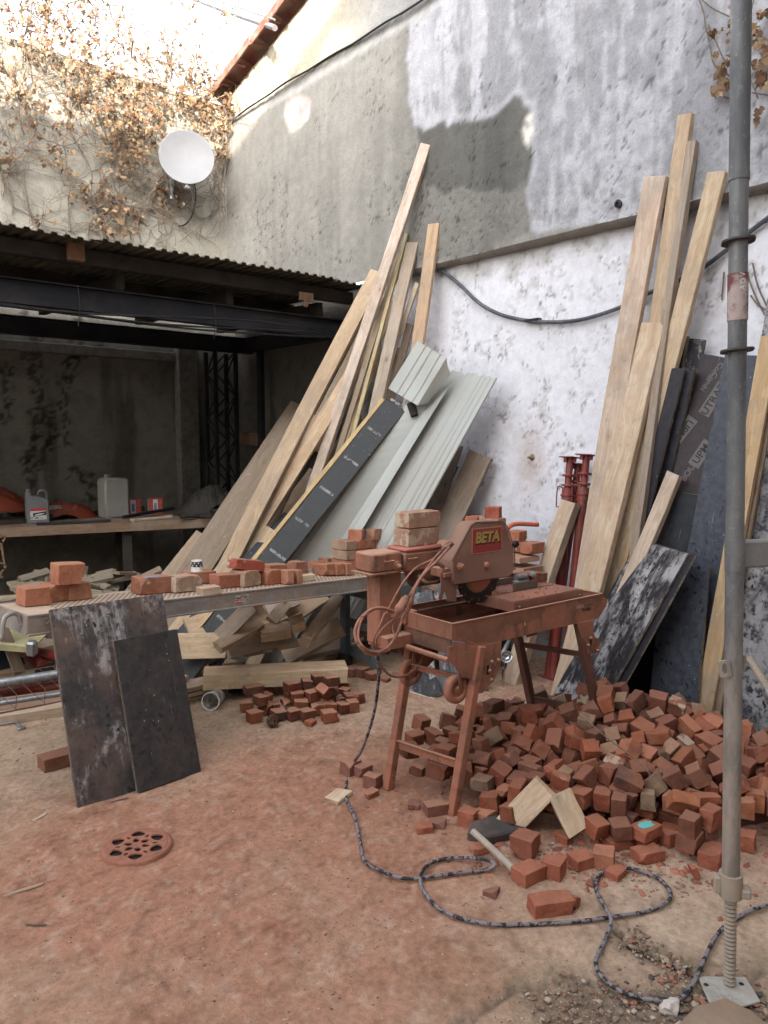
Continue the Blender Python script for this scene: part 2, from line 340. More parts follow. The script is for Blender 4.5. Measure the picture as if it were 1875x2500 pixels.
# ------------------------------------------------------------------ ground
XW, YB = 4.40, 7.70
def blob(X_, Y_, u, v, r, k=1.6):
    p = P(u, v, 'z', 0); return np.exp(-(((X_-p.x)**2+(Y_-p.y)**2)/r**2)**(k/2))
gx = lines((-60, -5, 11), (-5, -1.5, .25), (-1.5, 4.5, .022), (4.5, 60, 11.1))
gy = lines((-60, -4, 14), (-4, .3, .3), (.3, 5.4, .022), (5.4, 8, .1), (8, 80, 12))
GX, GY = np.meshgrid(gx, gy, indexing='ij')
n1 = fbm(GX*1.3, GY*1.3, 1, 5); n2 = fbm(GX*5, GY*5, 2, 4); n3 = fbm(GX*18, GY*18, 3, 3)
pale = np.array((.40, .295, .205)); red = np.array((.335, .165, .106)); tan_ = np.array((.345, .215, .145)); umber = np.array((.15, .10, .07))
m = np.zeros(GX.shape)
for (u, v, r, a) in ((420, 2060, .75, .9), (700, 1960, .7, .8), (300, 2000, .6, .7), (900, 2080, .5, .8), (620, 2200, .6, .6), (560, 1900, .5, .55), (1000, 2000, .5, .9),
                     (1350, 2000, .6, .8), (1600, 1900, .8, .8), (1200, 1900, .6, .9), (900, 1700, .5, .35), (150, 2180, .5, .5), (1450, 1750, .6, .4), (1050, 2280, .3, .35)):
    m = np.maximum(m, a*blob(GX, GY, u, v, r))
m = m*.75 + .30*sstep(4.3, 3.0, GY)*sstep(.2, 1.6, GY*.9+GX*0)+.10 + (n1-.5)*.55 + (n2-.5)*.25
tm = np.clip(.25+.5*(n1-.4)+.6*sstep(1.6, .6, GY), 0, 1)
m2 = sstep(.16, .85, m)
C = pale*(1-tm[..., None])+tan_*tm[..., None]
C = C*(1-m2[..., None])+red*m2[..., None]
for (u, v, r, a) in ((1130, 1760, .35, .8), (1560, 2300, .35, .9), (1650, 2200, .4, .7), (900, 1740, .3, .5), (100, 1890, .35, .7), (1700, 2120, .4, .6), (760, 1720, .3, .3)):
    q = (a*blob(GX, GY, u, v, r)*np.clip(.5+1.4*(n1-.3), 0, 1))[..., None]; C = C*(1-q)+np.array((.45, .34, .245))*q
q = sstep(.62, .75, n2)[..., None]*.5; C = C*(1-q)+C*np.array((.70, .66, .62))*q
q = sstep(.64, .72, n3)[..., None]*.35; C = C*(1-q)+C*.55*q
q = sstep(.60, .70, fbm(GX*30, GY*30, 9, 3))[..., None]*.4; C = C*(1-q)+np.array((.46, .33, .25))*q
C = C*(.86+.30*fbm(GX*60, GY*60, 11, 2))[..., None]; q = sstep(.60, .68, fbm(GX*22, GY*34, 13, 4))[..., None]*.35; C = C*(1-q)+C*np.array((.52, .46, .44))*q
q = sstep(5.0, 6.2, GY)[..., None]*.7; C = C*(1-q)+umber*q  # ground turns darker brown from the shed front to the back
cru = sstep(.50, .54, fbm(GX*7+3, GY*7, 51, 5))*sstep(.38, .55, fbm(GX*2, GY*2, 53, 3)); q = cru[..., None]*.22; C = C*(1-q)+np.array((.43, .27, .185))*q; cre = np.clip(1-np.abs(fbm(GX*7+3, GY*7, 51, 5)-.505)/.018, 0, 1)[..., None]*sstep(.38, .55, fbm(GX*2, GY*2, 53, 3))[..., None]*.28; C = C*(1-cre)+C*.5*cre
GZ = (n2-.5)*.012+(n3-.5)*.006+cru*.0025
# slab joints with broken edges, moss and grit (lower right)
def seg_d(X_, Y_, a, b):
    dx, dy = b[0]-a[0], b[1]-a[1]; t = np.clip(((X_-a[0])*dx+(Y_-a[1])*dy)/(dx*dx+dy*dy), 0, 1)
    return np.hypot(X_-a[0]-t*dx, Y_-a[1]-t*dy)
def gpath(pts): return [tuple(P(u, v, 'z', 0))[:2] for u, v in pts]
wx = GX+(fbm(GX*9, GY*9, 21, 3)-.5)*.05; wy = GY+(fbm(GX*9, GY*9, 22, 3)-.5)*.05
dj = np.full(GX.shape, 9.)
for path in (gpath([(1505, 2270), (1570, 2310), (1650, 2345), (1715, 2378), (1790, 2395), (1875, 2372), (2100, 2300)]),
             gpath([(1370, 2383), (1440, 2400), (1530, 2425), (1640, 2430), (1720, 2415)]), gpath([(1370, 2383), (1250, 2420), (1100, 2500)])):
    for a, b in zip(path[:-1], path[1:]): dj = np.minimum(dj, seg_d(wx, wy, a, b))
pit = np.zeros(GX.shape)
for (u, v, r) in ((1540, 2290, .07), (1600, 2330, .075), (1655, 2355, .07), (1560, 2480, .17), (1450, 2470, .14), (1700, 2470, .18), (1350, 2450, .09), (1820, 2440, .12)):
    pit = np.maximum(pit, blob(wx, wy, u, v, r, 2.2))
jm = sstep(.016, .006, dj); GZ = GZ-jm*.016-pit*.014*(.4+n3)
q = sstep(.10, .0, dj)[..., None]*sstep(.45, .62, fbm(GX*14, GY*14, 31, 4))[..., None]*.45; C = C*(1-q)+np.array((.125, .115, .06))*q
q = np.maximum(jm*.8, pit*.6)[..., None]; C = C*(1-q)+np.array((.13, .10, .075))*q
rough_zone = sstep(.35, .55, n1)*sstep(.5, .7, fbm(GX*10, GY*10, 40, 4)); GZ += rough_zone*.006*(fbm(GX*40, GY*40, 41, 2))
far = sstep(6.5, 8.5, np.maximum(np.abs(GX-1.5), np.abs(GY-3)))[..., None]; GZ *= (1-far[..., 0]); C = C*(1-far)+np.array((.25, .22, .18))*far
def g_extra(s, c):
    sp = s.n('TexVoronoi', {'Vector': s.vadd(s.obj, s.n('VectorMath', {0: s.n('TexNoise', {'Vector': s.obj, 'Scale': 60.}).outputs['Color'], 3: .03}, operation='SCALE').outputs[0]), 'Scale': 30., 'Randomness': 1.}).outputs['Distance']
    k = s.math('MULTIPLY', s.ramp(sp, .17, .11), s.ramp(s.noise(s.obj, 6, 4, .7), .47, .57)); c = s.mix(s.math('MULTIPLY', k, .75), c, (.07, .045, .035))
    sp = s.n('TexVoronoi', {'Vector': s.map(s.obj, loc=(3, 5, 0)), 'Scale': 30., 'Randomness': 1.}).outputs['Distance']
    k = s.math('MULTIPLY', s.ramp(sp, .13, .08), s.ramp(s.noise(s.obj, 9, 4, .7), .5, .62)); return s.mix(s.math('MULTIPLY', k, .6), c, (.55, .45, .36))
GROUND = m_vcol('dusty_concrete_ground', 45, .8, .006, .95, g_extra)
g = link('ground', gridmesh('ground', np.stack([GX, GY, GZ], -1), C), GROUND); tag(g, kind='structure')
# ------------------------------------------------------------------ right wall: upper render with its gable
WALLM = m_vcol('rendered_wall', 60, .5, .005, .95, None, .6)
WALLW = m_vcol('whitewashed_wall', 60, .4, .004, .85, None, .25)
def wpoly(pts, x=XW): return [(P(u, v, 'x', x).y, P(u, v, 'x', x).z) for u, v in pts]
z2 = lambda l: [(900+a/1.7015, b/1.7015) for a, b in l]
Z_LED = P(1062, 644, 'x', XW).z
va = P(542, 254, 'x', XW); vb = P(746, 0, 'x', XW); vs_ = (vb.z-va.z)/(va.y-vb.y)
def verge(y): return va.z+vs_*(va.y-y) if not hasattr(y, 'shape') else va.z+vs_*(va.y-np.maximum(y, .6))-vs_*np.clip(.6-y, 0, 99)
ys = lines((-6, .9, .23), (.9, 7.78, .016)); ss = lines((0, .62, .0045), (.62, 1, .01))
WY, SS = np.meshgrid(ys, ss, indexing='ij'); zt = verge(WY)-.03; WZ = Z_LED+(zt-Z_LED)*SS
def wall_cols(Yc, Zc):
    nb = fbm(Yc*2.2, Zc*2.2, 51, 5); nf = fbm(Yc*9, Zc*9, 52, 5); nst = fbm(Yc*5, Zc*.8, 53, 4); ng = fbm(Yc*35, Zc*35, 54, 3)
    a = np.array((.218, .208, .190)); C_ = a*(.74+.50*nb+.22*nst)[..., None]
    return C_, nb, nf, nst, ng
C, nb, nf, nst, ng = wall_cols(WY, WZ)
wy_ = WY+(fbm(WY*6, WZ*6, 61, 4)-.5)*.16; wz_ = WZ+(fbm(WY*6, WZ*6, 62, 4)-.5)*.16
L = inpoly(wy_, wz_, wpoly(z2([(170, 100), (165, 350), (200, 545), (300, 510), (420, 505), (520, 470), (620, 420), (672, 470), (668, 620), (655, 820), (655, 965), (700, 990), (1100, 920), (1700, 790), (1700, -900), (300, -400), (290, 0), (240, 60)])))
D = inpoly(wy_, wz_, wpoly(z2([(200, 540), (300, 505), (420, 500), (520, 465), (620, 415), (668, 450), (668, 620), (650, 745), (560, 785), (430, 800), (330, 805), (240, 760), (195, 650)])))
G2 = inpoly(wy_, wz_, wpoly(z2([(150, 700), (240, 740), (430, 790), (560, 780), (660, 740), (662, 985), (420, 1060), (120, 1120)])))
def soft(m_):
    f = m_.astype(float)
    for _ in range(2): f[1:-1, 1:-1] = (f[1:-1, 1:-1]*2+f[:-2, 1:-1]+f[2:, 1:-1]+f[1:-1, :-2]+f[1:-1, 2:])/6
    return f
Lf, Df, Gf = soft(L), soft(D), soft(G2)
lt = np.array((.265, .265, .285)); wht = np.array((.42, .42, .45)); dk = np.array((.088, .086, .080))
lc = lt*(.80+.4*nb)[..., None]
wst = sstep(.46, .62, .65*fbm(WY*7, WZ*.9, 71, 5)+.35*fbm(WY*16, WZ*9, 72, 4))[..., None]*.85
wst2 = (np.exp(-((wy_-WY.max()*0-P(1030, 200, 'x', XW).y)/.16)**2)*sstep(P(1030, 330, 'x', XW).z, P(1030, 180, 'x', XW).z, WZ))[..., None]
lc = lc*(1-np.maximum(wst, wst2*.8))+wht*np.maximum(wst, wst2*.8)
bord = np.clip(Lf-np.minimum(1, soft(inpoly(wy_+.05, wz_-.06, wpoly(z2([(170, 100), (165, 350), (200, 545), (300, 510), (420, 505), (520, 470), (620, 420), (672, 470), (668, 620), (655, 820), (655, 965), (700, 990), (1100, 920), (1700, 790), (1700, -900), (300, -400), (290, 0), (240, 60)]))))), 0, 1)[..., None]
C = C*(1-Lf[..., None])+lc*Lf[..., None]; C = C*(1-bord*.6)+wht*bord*.6
C = C*(1-Gf[..., None]*.75)+np.array((.150, .146, .134))*(.8+.5*ng)[..., None]*Gf[..., None]*.75
C = C*(1-Df[..., None]*.9)+dk*(.82+.45*nst)[..., None]*Df[..., None]*.9
lowr = sstep(P(1300, 330, 'x', XW).z, P(1300, 640, 'x', XW).z, WZ)*Lf  # coarser, spalled band above the ledge
sp_ = sstep(.52, .62, fbm(WY*26, WZ*22, 81, 4))*(.2+.8*lowr)*Lf
C = C*(1-sp_[..., None]*.45)+np.array((.20, .19, .17))*sp_[..., None]*.45
pits = sstep(.66, .70, fbm(WY*38+3+WZ*14, WZ*26, 82, 5))*sstep(.40, .62, fbm(WY*2.5, WZ*2.5, 86, 3)); C = C*(1-pits[..., None]*.75)+C*.35*pits[..., None]*.75
# dark vertical run-off streaks and pale ones on the left, cream chip with pink plaster
rs = sstep(.54, .72, fbm(WY*7, WZ*.55, 83, 3))*(1-Lf); C = C*(1-rs[..., None]*.3)+C*.6*rs[..., None]*.3
chip = soft(inpoly(wy_, wz_, wpoly([(697, 252), (745, 238), (757, 245), (753, 290), (733, 318), (710, 322), (697, 285)])))[..., None]
C = C*(1-chip)+np.array((.50, .42, .38))*chip; c2 = soft(inpoly(wy_, wz_, wpoly([(728, 258), (753, 255), (748, 285), (726, 295)])))[..., None]; C = C*(1-c2)+np.array((.44, .33, .33))*c2
c3 = soft(inpoly(wy_, wz_, wpoly(z2([(640, 488), (680, 485), (672, 560), (662, 625), (648, 600), (628, 545)]))))[..., None]; C = C*(1-c3)+np.array((.66, .62, .56))*c3
c4 = soft(inpoly(WY, WZ, wpoly(z2([(648, 505), (664, 503), (666, 530), (652, 533)]))))[..., None]; C = C*(1-c4)+np.array((.05, .04, .035))*c4
crk = np.abs(fbm(WY*1.1+9, WZ*1.5, 131, 6)-.5); ck = sstep(.0045, .0015, crk)*sstep(.45, .6, fbm(WY*.9, WZ*.9, 133, 2)); C = C*(1-ck[..., None]*.6)+C*.3*ck[..., None]*.6
drip = sstep(.60, .74, fbm(WY*13, WZ*.7, 135, 3))*Lf; C = C*(1-drip[..., None]*.28)+np.array((.17, .165, .16))*drip[..., None]*.28
# old lime plaster above the cable line
zc = P(700, 215, 'x', XW).z
up = sstep(zc-.015, zc+.015, WZ+(nf-.5)*.05)[..., None]
oc = np.array((.40, .365, .285))*(.75+.5*nb)[..., None]; cr = sstep(.5, .58, fbm(WY*2.1, WZ*2.4, 91, 4))[..., None]; oc = oc*(1-cr*.6)+np.array((.56, .52, .43))*cr*.6
rub = sstep(.5, .6, fbm(WY*14, WZ*14, 92, 4))*sstep(5.9, 6.6, WY); oc = oc*(1-rub[..., None]*.5)+np.array((.22, .19, .14))*rub[..., None]*.5
kk = sstep(6.0, 4.9, WY)[..., None]; oc = oc*(1-kk)+np.array((.26, .255, .25))*(.75+.5*nb)[..., None]*kk
C = C*(1-up)+oc*up
ln = np.exp(-((WZ-zc-.0+(nf-.5)*.03)/.018)**2)[..., None]; C = C*(1-ln*.75)+np.array((.10, .10, .105))*ln*.75
ln = np.exp(-((WZ-zc+.07+(nf-.5)*.05)/.03)**2)[..., None]*sstep(7.8, 6.2, WY)[..., None]*.5; C = C*(1-ln)+np.array((.5, .5, .5))*ln
XX = XW-(nb-.5)*.008-(nf-.5)*.005-(ng-.5)*.003*(1+2*np.maximum(lowr, Gf))+sp_*.005+pits*.004-up[..., 0]*.012*(1-rub)
XX[:, 0] += .0
Pw = np.stack([XX, WY, WZ], -1)
rw = link('rendered_wall', gridmesh('rendered_wall', Pw[::-1], C[::-1]), WALLM)
tag(rw, 'tall grey rendered wall with gable, pale and dark cement patches, overhanging the whitewashed wall', 'wall')
# soffit of the overhang, a child
yl = lines((-6, .9, .3), (.9, 5.3, .03)); ed = fbm(yl*14, yl*0, 95, 3)
Ps = np.zeros((len(yl), 3, 3)); Ps[:, :, 1] = yl[:, None]
x_e = np.interp(yl, ys, XX[:, 0])
Ps[:, 0, 0] = x_e; Ps[:, 1, 0] = XW+.03; Ps[:, 2, 0] = XW+.16; Ps[:, 0, 2] = Z_LED; Ps[:, 1, 2] = Z_LED-.015-ed*.02; Ps[:, 2, 2] = Z_LED-.03
Cs = np.zeros(Ps.shape)+np.array((.26, .24, .21))
tag(link('soffit', gridmesh('soffit', Ps, Cs), WALLM, rw))
# whitewashed lower wall, set back
XL = XW+.10
ys2 = lines((-6, 1.2, .3), (1.2, 5.34, .014)); zs2 = lines((-.02, Z_LED+.02, .014))
WY, WZ = np.meshgrid(ys2, zs2, indexing='ij'); nb = fbm(WY*1.6, WZ*1.6, 101, 4); nf = fbm(WY*7, WZ*7, 102, 5); ng = fbm(WY*24, WZ*20, 103, 4)
C = np.array((.64, .635, .675))*(.92+.12*nb)[..., None]
fl = sstep(.585, .625, ng)*sstep(.46, .60, nf+.12*sstep(2.3, 2.85, WZ))
edge = sstep(.56, .60, ng)*sstep(.40, .60, nf)-fl
C = C*(1-fl[..., None]*.5)+np.array((.40, .385, .375))*fl[..., None]*.5; dk_ = sstep(.67, .71, fbm(WY*40, WZ*26, 109, 4))*sstep(.42, .6, nf); C = C*(1-dk_[..., None]*.6)+np.array((.12, .10, .09))*dk_[..., None]*.6
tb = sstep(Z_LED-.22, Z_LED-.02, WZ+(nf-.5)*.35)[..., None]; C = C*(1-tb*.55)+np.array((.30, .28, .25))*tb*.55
pk = np.exp(-(((WY-P(1293, 1125, 'x', XL).y)/.13)**2+((WZ-P(1293, 1125, 'x', XL).z)/.22)**2)**1.2)*(.4+nf); C = C*(1-pk[..., None]*.7)+np.array((.42, .33, .28))*pk[..., None]*.7
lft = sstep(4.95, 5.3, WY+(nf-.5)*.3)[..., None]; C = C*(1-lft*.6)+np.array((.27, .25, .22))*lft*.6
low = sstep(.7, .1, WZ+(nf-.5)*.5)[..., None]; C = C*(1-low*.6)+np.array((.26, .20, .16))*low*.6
sc2 = sstep(.60, .66, fbm(WY*11, WZ*4, 107, 4))*sstep(2.2, 1.2, WY); C = C*(1-sc2[..., None]*.5)+np.array((.3, .28, .26))*sc2[..., None]*.5
XX = XL-(nb-.5)*.015-(nf-.5)*.007+fl*.004-np.clip(edge, 0, 1)*.003
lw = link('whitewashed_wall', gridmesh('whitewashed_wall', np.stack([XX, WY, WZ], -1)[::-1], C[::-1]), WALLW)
tag(lw, 'flaking whitewashed lower wall behind the leaning planks, under the grey overhang', 'wall')
# inner part of the right wall in the shed
def plainwall(name, A, du, dv, nu, nv, base, seed, amp=.02, parent=None, vines=None, label=None, cat='wall', post=None):
    U_, W_ = np.meshgrid(np.linspace(0, 1, nu), np.linspace(0, 1, nv), indexing='ij')
    A = np.array(A); du = np.array(du, float); dv = np.array(dv, float); n_ = np.cross(du, dv); n_ /= np.linalg.norm(n_)
    a_ = U_*np.linalg.norm(du); b_ = W_*np.linalg.norm(dv); nb = fbm(a_*1.7, b_*1.7, seed, 5); nf = fbm(a_*8, b_*8, seed+1, 4); st = fbm(a_*4, b_*.7, seed+2, 4)
    Pq = A+U_[..., None]*du+W_[..., None]*dv+n_*((nb-.5)*amp+(nf-.5)*amp*.6)[..., None]
    C_ = np.array(base)*(.72+.4*nb+.22*st)[..., None]; q_ = sstep(.6, .7, nf)[..., None]*.35; C_ = C_*(1-q_)+C_*.5*q_
    if post: C_ = post(Pq, C_, nf)
    o = link(name, gridmesh(name, Pq, C_), WALLM, parent)
    if label: tag(o, label, cat)
    return o
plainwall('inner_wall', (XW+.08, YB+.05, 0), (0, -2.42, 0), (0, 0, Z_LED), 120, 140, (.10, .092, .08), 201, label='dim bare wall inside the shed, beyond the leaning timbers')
# ------------------------------------------------------------------ back wall with its top line
ztop = P(540, 283, 'x', XW).z
Z_BT = P(30, 108, 'y', YB).z
def bw_post(Pq, C_, nf):
    z = Pq[..., 2]; wq = (fbm(Pq[..., 0]*14, z*14, 240, 4)-.5)*.22
    for path in (((60, 870), (95, 960), (88, 1060), (60, 1130), (75, 1180)), ((190, 860), (160, 930), (155, 990), (165, 1080)), ((170, 880), (240, 850)), ((170, 1145), (215, 1165), (225, 1230)), ((15, 900), (20, 980), (5, 1030)), ((60, 700), (75, 800), (95, 900)), ((195, 700), (195, 850)), ((120, 1000), (125, 1080), (95, 1140))):
        pp_ = [P(u, v, 'y', YB) for u, v in path]
        for a, b in zip(pp_[:-1], pp_[1:]):
            d_ = seg_d(Pq[..., 0]+wq, z+wq, (a.x, a.z), (b.x, b.z)); q = (sstep(.075, .02, d_)*sstep(.40, .52, fbm(Pq[..., 0]*30, z*30, 241, 3)))[..., None]*.75; C_ = C_*(1-q)+np.array((.028, .024, .019))*q
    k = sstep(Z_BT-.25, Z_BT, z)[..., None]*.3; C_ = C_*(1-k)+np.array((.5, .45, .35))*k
    st = sstep(.5, .75, fbm(Pq[..., 0]*5, z*.7, 230, 4))*sstep(3.0, 2.0, z); shade_ = sstep(2.95, 2.6, z+(nf-.5)*.1)[..., None]*.40; return C_*(1-.45*st[..., None])*(1-shade_)  # darker below the roof line: shed shade put into the wall colour
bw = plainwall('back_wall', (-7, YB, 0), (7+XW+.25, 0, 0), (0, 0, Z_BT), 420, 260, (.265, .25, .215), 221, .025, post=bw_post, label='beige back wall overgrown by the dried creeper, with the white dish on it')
cp = MB().box((-7, YB-.01, Z_BT), (XW-.03, YB+.25, Z_BT+.05), .006).me('coping'); tag(link('coping', cp, m_plain('cement_coping', (.34, .31, .25), .9, scale=8, var=.4), bw))
ld = MB().box((-7, YB-.07, 2.42), (3.75, YB-.005, 2.52), .01).me('ledge'); tag(link('ledge', ld, m_plain('dull_concrete', (.13, .12, .105), .9, var=.4), bw))
pl = MB().box((3.72, YB-.12, .0), (3.95, YB-.004, 2.6), .01).me('pilaster'); tag(link('pilaster', pl, bpy.data.materials['dull_concrete'], bw))
pl = MB().box((XW-.02, 5.20, .0), (XW+.09, 5.36, Z_LED-.02), .012).me('end_pier', bevel=0); tag(link('end_pier', pl, m_plain('chalky_pier', (.42, .41, .40), .9, var=.45, scale=9, dust=.6, dcol=(.2, .19, .17)), lw))
# building behind the camera (casts the morning shade of the yard) and the low wall on the left
HB = 8.9; bb = MB().box((-14, -7, 0), (9, -2.5, HB), 0)
BEH = m_plain('pale_render_behind', (.42, .39, .35), .9, scale=2, var=.25)
o = link('house', bb.me('house'), BEH); tag(o, 'plain rendered house closing the yard on the side behind the viewer', 'house')
o = link('boundary_wall', MB().box((-7.3, -2.5, 0), (-7.0, YB+.2, 2.6), .01).me('boundary_wall'), BEH); tag(o, 'low rendered boundary wall on the far left side of the yard', 'wall')
# roof tiles along the verge
TILE = m_plain('clay_roof_tile', (.20, .062, .04), .75, scale=9, var=.35, dust=.45, dcol=(.30, .25, .20))
sl = math.atan(vs_); rt_ = root('tile_verge', (XW, YB+.15, verge(YB)+.02), 'row of red clay roof tiles climbing along the gable verge of the grey wall', 'roof edge')
def tile_prof(x0):  # s-shaped section across the verge (X), local z up
    pts = []
    for k in range(13):
        a = k/12; pts.append((x0-.22+a*.44, .035*math.sin(a*2*math.pi*1.0+.6)+(.0 if a > .15 else -.03*(1-a/.15))))
    return pts
tm_ = MB(); pr = tile_prof(0); Lt = .37
vs = []; 
for y in (0, Lt):
    for off in (0, -.016): vs += [(px, -y, pz+off+(0.030 if y == 0 else -.012)) for px, pz in pr]
n_ = len(pr); fs = []
for i in range(n_-1):
    fs += [(i, i+1, 2*n_+i+1, 2*n_+i), (n_+i, 3*n_+i, 3*n_+i+1, n_+i+1), (i, n_+i, n_+i+1, i+1), (2*n_+i, 2*n_+i+1, 3*n_+i+1, 3*n_+i)]
fs += [(0, 2*n_, 3*n_, n_), (n_-1, 2*n_-1, 4*n_-1, 3*n_-1)]
tm_.add(vs, fs); tme = tm_.me('roof_tile', smooth=True)
lip = MB().box((-.235, -.34, -.075), (-.215, -.01, .01), .004).box((-.235, -.02, -.055), (-.10, .0, -.03), .003).me('tile_lip')
for i in range(22):
    d = i*.335
    o = link('roof_tile', tme, TILE, rt_, Matrix.Translation((.055+rnd.uniform(-.01, .01), -d*math.cos(sl), d*math.sin(sl)+rnd.uniform(-.004, .004))) @ Matrix.Rotation(-sl, 4, 'X') @ Matrix.Rotation(rnd.uniform(-.03, .03), 4, 'Z'))
    o2 = link('tile_lip', lip, TILE, o)
vm = MB()
for i in range(60):
    d = i*.12; y = YB-d; vm.lathe([(0, -.03), (.03, -.02), (.045, 0), (.03, .02), (0, .03)], 7, Matrix.Translation((XW-.03+rnd.uniform(-.02, .02), y, verge(y)-.06+rnd.uniform(-.02, .02))) @ Euler((rnd.random()*3, rnd.random()*3, 0)).to_matrix().to_4x4() @ Matrix.Diagonal((1, 1.5, 1, 1)))
link('mortar_bedding', vm.me('mortar_bedding', smooth=True), m_plain('crumbly_mortar', (.42, .38, .29), .95, scale=20, var=.4), rt_)
# roof slope behind the verge
rs_ = MB(); rs_.add([(XW+.18, YB+.15, verge(YB+.15)), (XW+.18, .6, verge(.6)), (XW+5, .6, verge(.6)), (XW+5, YB+.15, verge(YB+.15))], [(0, 1, 2, 3)])
link('roof_slope', rs_.me('roof_slope'), TILE, rt_, rt_.matrix_world.inverted())
# cable on the wall line, cables over the yard
cb = MB(); pts = [V((XW-.03-.01*math.sin(y*3), y, zc+.015+.012*math.sin(y*2.3)+.006*math.sin(y*9))) for y in np.arange(YB-.05, .5, -.22)]
cb.tube(smooth_path(pts, 2), .009, 6); tag(link('wall_cable', cb.me('wall_cable', True), BLK), 'thin dark cable running along the old plaster line high on the grey wall', 'cable')
p1 = P(660, 66, 'x', XW-.25); 
for (du_, r_, lb, dz) in ((0, .028, 'thick grey cable crossing the bright sky to the tiled verge', 0), (26, .009, 'thin wire above the thick cable crossing the sky to the tiled verge', .0)):
    a_ = P(671-du_*.0, 68-du_*.75, 'x', XW-.22); d_ = ray(671-du_*.0-180, 68-du_*.75-80); b_ = EYE+d_*9.5
    far_ = a_+(b_-a_)*4
    tag(link('overhead_cable', MB().tube([a_.lerp(far_, t)+V((0, 0, -.10*4*t*(1-t))) for t in np.linspace(0, 1, 14)], r_, 8).me('overhead_cable', True), m_plain('grey_cable%d' % du_, (.16, .15, .15), .6), None), lb, 'cable')
# pit and nail details on the white wall
def hosepath(l, x): return [P(u, v, 'x', x) for u, v in l]
hp = [(1062, 650), (1090, 668), (1130, 702), (1170, 740), (1215, 765), (1260, 778), (1310, 785), (1370, 786), (1430, 778), (1510, 752), (1570, 722), (1650, 688), (1710, 658), (1780, 605), (1875, 532), (2000, 440)]
tag(link('wall_hose', MB().tube(smooth_path(hosepath(hp, XL-.035), 5), .014, 8).me('wall_hose', True), m_plain('dark_grey_hose', (.055, .06, .07), .55, scale=20, dust=.3, dcol=(.25, .24, .24))), 'dark grey hose looping across the whitewashed wall behind the planks', 'hose')
q = P(1300, 779, 'x', XL-.02); tag(link('wall_bracket', MB().box((-.03, -.07, -.02), (.02, .05, 0.0), .003).box((-.02, -.05, -.035), (.04, -.035, -.02)).me('wall_bracket'), BLK, None, Matrix.Translation(q)), 'small dark bracket carrying the hose on the whitewashed wall', 'bracket')
q = P(1508, 497, 'x', XW-.02); tag(link('wall_anchor', MB().lathe([(0, -.02), (.022, -.018), (.026, 0), (.012, .004), (.012, -.006), (0, -.006)], 12, Matrix.Rotation(R(-90), 4, 'Y')).me('wall_anchor', True), BLK, None, Matrix.Translation(q)), 'small round dark anchor hole plug low on the grey rendered wall', 'anchor')
q = P(1298, 1117, 'x', XL-.01); tag(link('wall_bolt', MB().lathe([(0, .04), (.01, .04), (.012, .0), (.03, -.01), (.02, -.02)], 9, Matrix.Rotation(R(-90), 4, 'Y')).me('wall_bolt', True), m_plain('rusty_bolt', (.2, .15, .1), .8), None, Matrix.Translation(q)), 'rusty bolt stub in the brown stain on the whitewashed wall', 'bolt')
# ------------------------------------------------------------------ shed: roof, beams, lattice post, bench
DKW = m_plain('dark_old_timber', (.026, .020, .015), .85, scale=9, var=.5, streak=.2, dust=.3, dcol=(.07, .055, .04))
shed = root('lean_to_shed', (0, 5.3, 0), 'dark open lean-to shed with corrugated roof on black steel beams', 'shed')
Ms = shed.matrix_world.inverted()
def yz(u, v, y): return P(u, v, 'y', y)
Yf = 5.26; Zf = P(0, 545, 'y', Yf).z; Yr = 7.42; Zr = Zf+.04
def corr(x0, x1, pitch=.084, h=.015, sag=0):
    xs = []; x = x0
    while x < x1:
        for dx, z in ((0, 0), (.037, 0), (.045, h), (.075, h)):
            if x+dx <= x1: xs.append((x+dx, z))
        x += pitch
    return xs
ROOFM = m_plain('dull_corrugated_sheet', (.10, .094, .07), .75, .1, scale=3, var=.4, dust=.5, dcol=(.07, .06, .045), streak=3)
xx = -4.0; k = 0
while xx < XW-.1:
    wd = min(1.02, XW-.06-xx); pr = corr(xx, xx+wd+.04); vs = []; m_ = len(pr); jz = rnd.uniform(-.012, .012); yo = rnd.uniform(-.03, .03)
    for (y, z) in ((Yf+yo, Zf), ((Yf+Yr)/2, (Zf+Zr)/2-.01), (Yr, Zr)):
        for px, pz in pr: vs.append((px, y, z+pz+jz+.01*math.sin(px*2.1)))
    for (y, z) in ((Yf+yo, Zf), ((Yf+Yr)/2, (Zf+Zr)/2-.01), (Yr, Zr)):
        for px, pz in pr: vs.append((px, y, z+pz+jz+.01*math.sin(px*2.1)-.004))
    fs = [(r_*m_+i, r_*m_+i+1, (r_+1)*m_+i+1, (r_+1)*m_+i) for r_ in (0, 1) for i in range(m_-1)]
    fs += [(3*m_+r_*m_+i, 3*m_+(r_+1)*m_+i, 3*m_+(r_+1)*m_+i+1, 3*m_+r_*m_+i+1) for r_ in (0, 1) for i in range(m_-1)]
    fs += [(i, 3*m_+i, 3*m_+i+1, i+1) for i in range(m_-1)]
    o = link('roof_sheet', mesh('roof_sheet', vs, fs), ROOFM, shed, Ms); xx += 1.0; k += 1
# raised loose end sheet at the right wall
def stick(name, A, B, w_, t, mat, parent=shed, up=(0, 0, 1), ch=.004):
    A = V(A); B = V(B); me_ = beam_mesh(name, (B-A).length, w_, t, ch=ch, n=5, seed=rnd.randrange(999)); o = link(name, me_, mat, parent, parent.matrix_world.inverted() @ frame(A, B-A, up)); return o
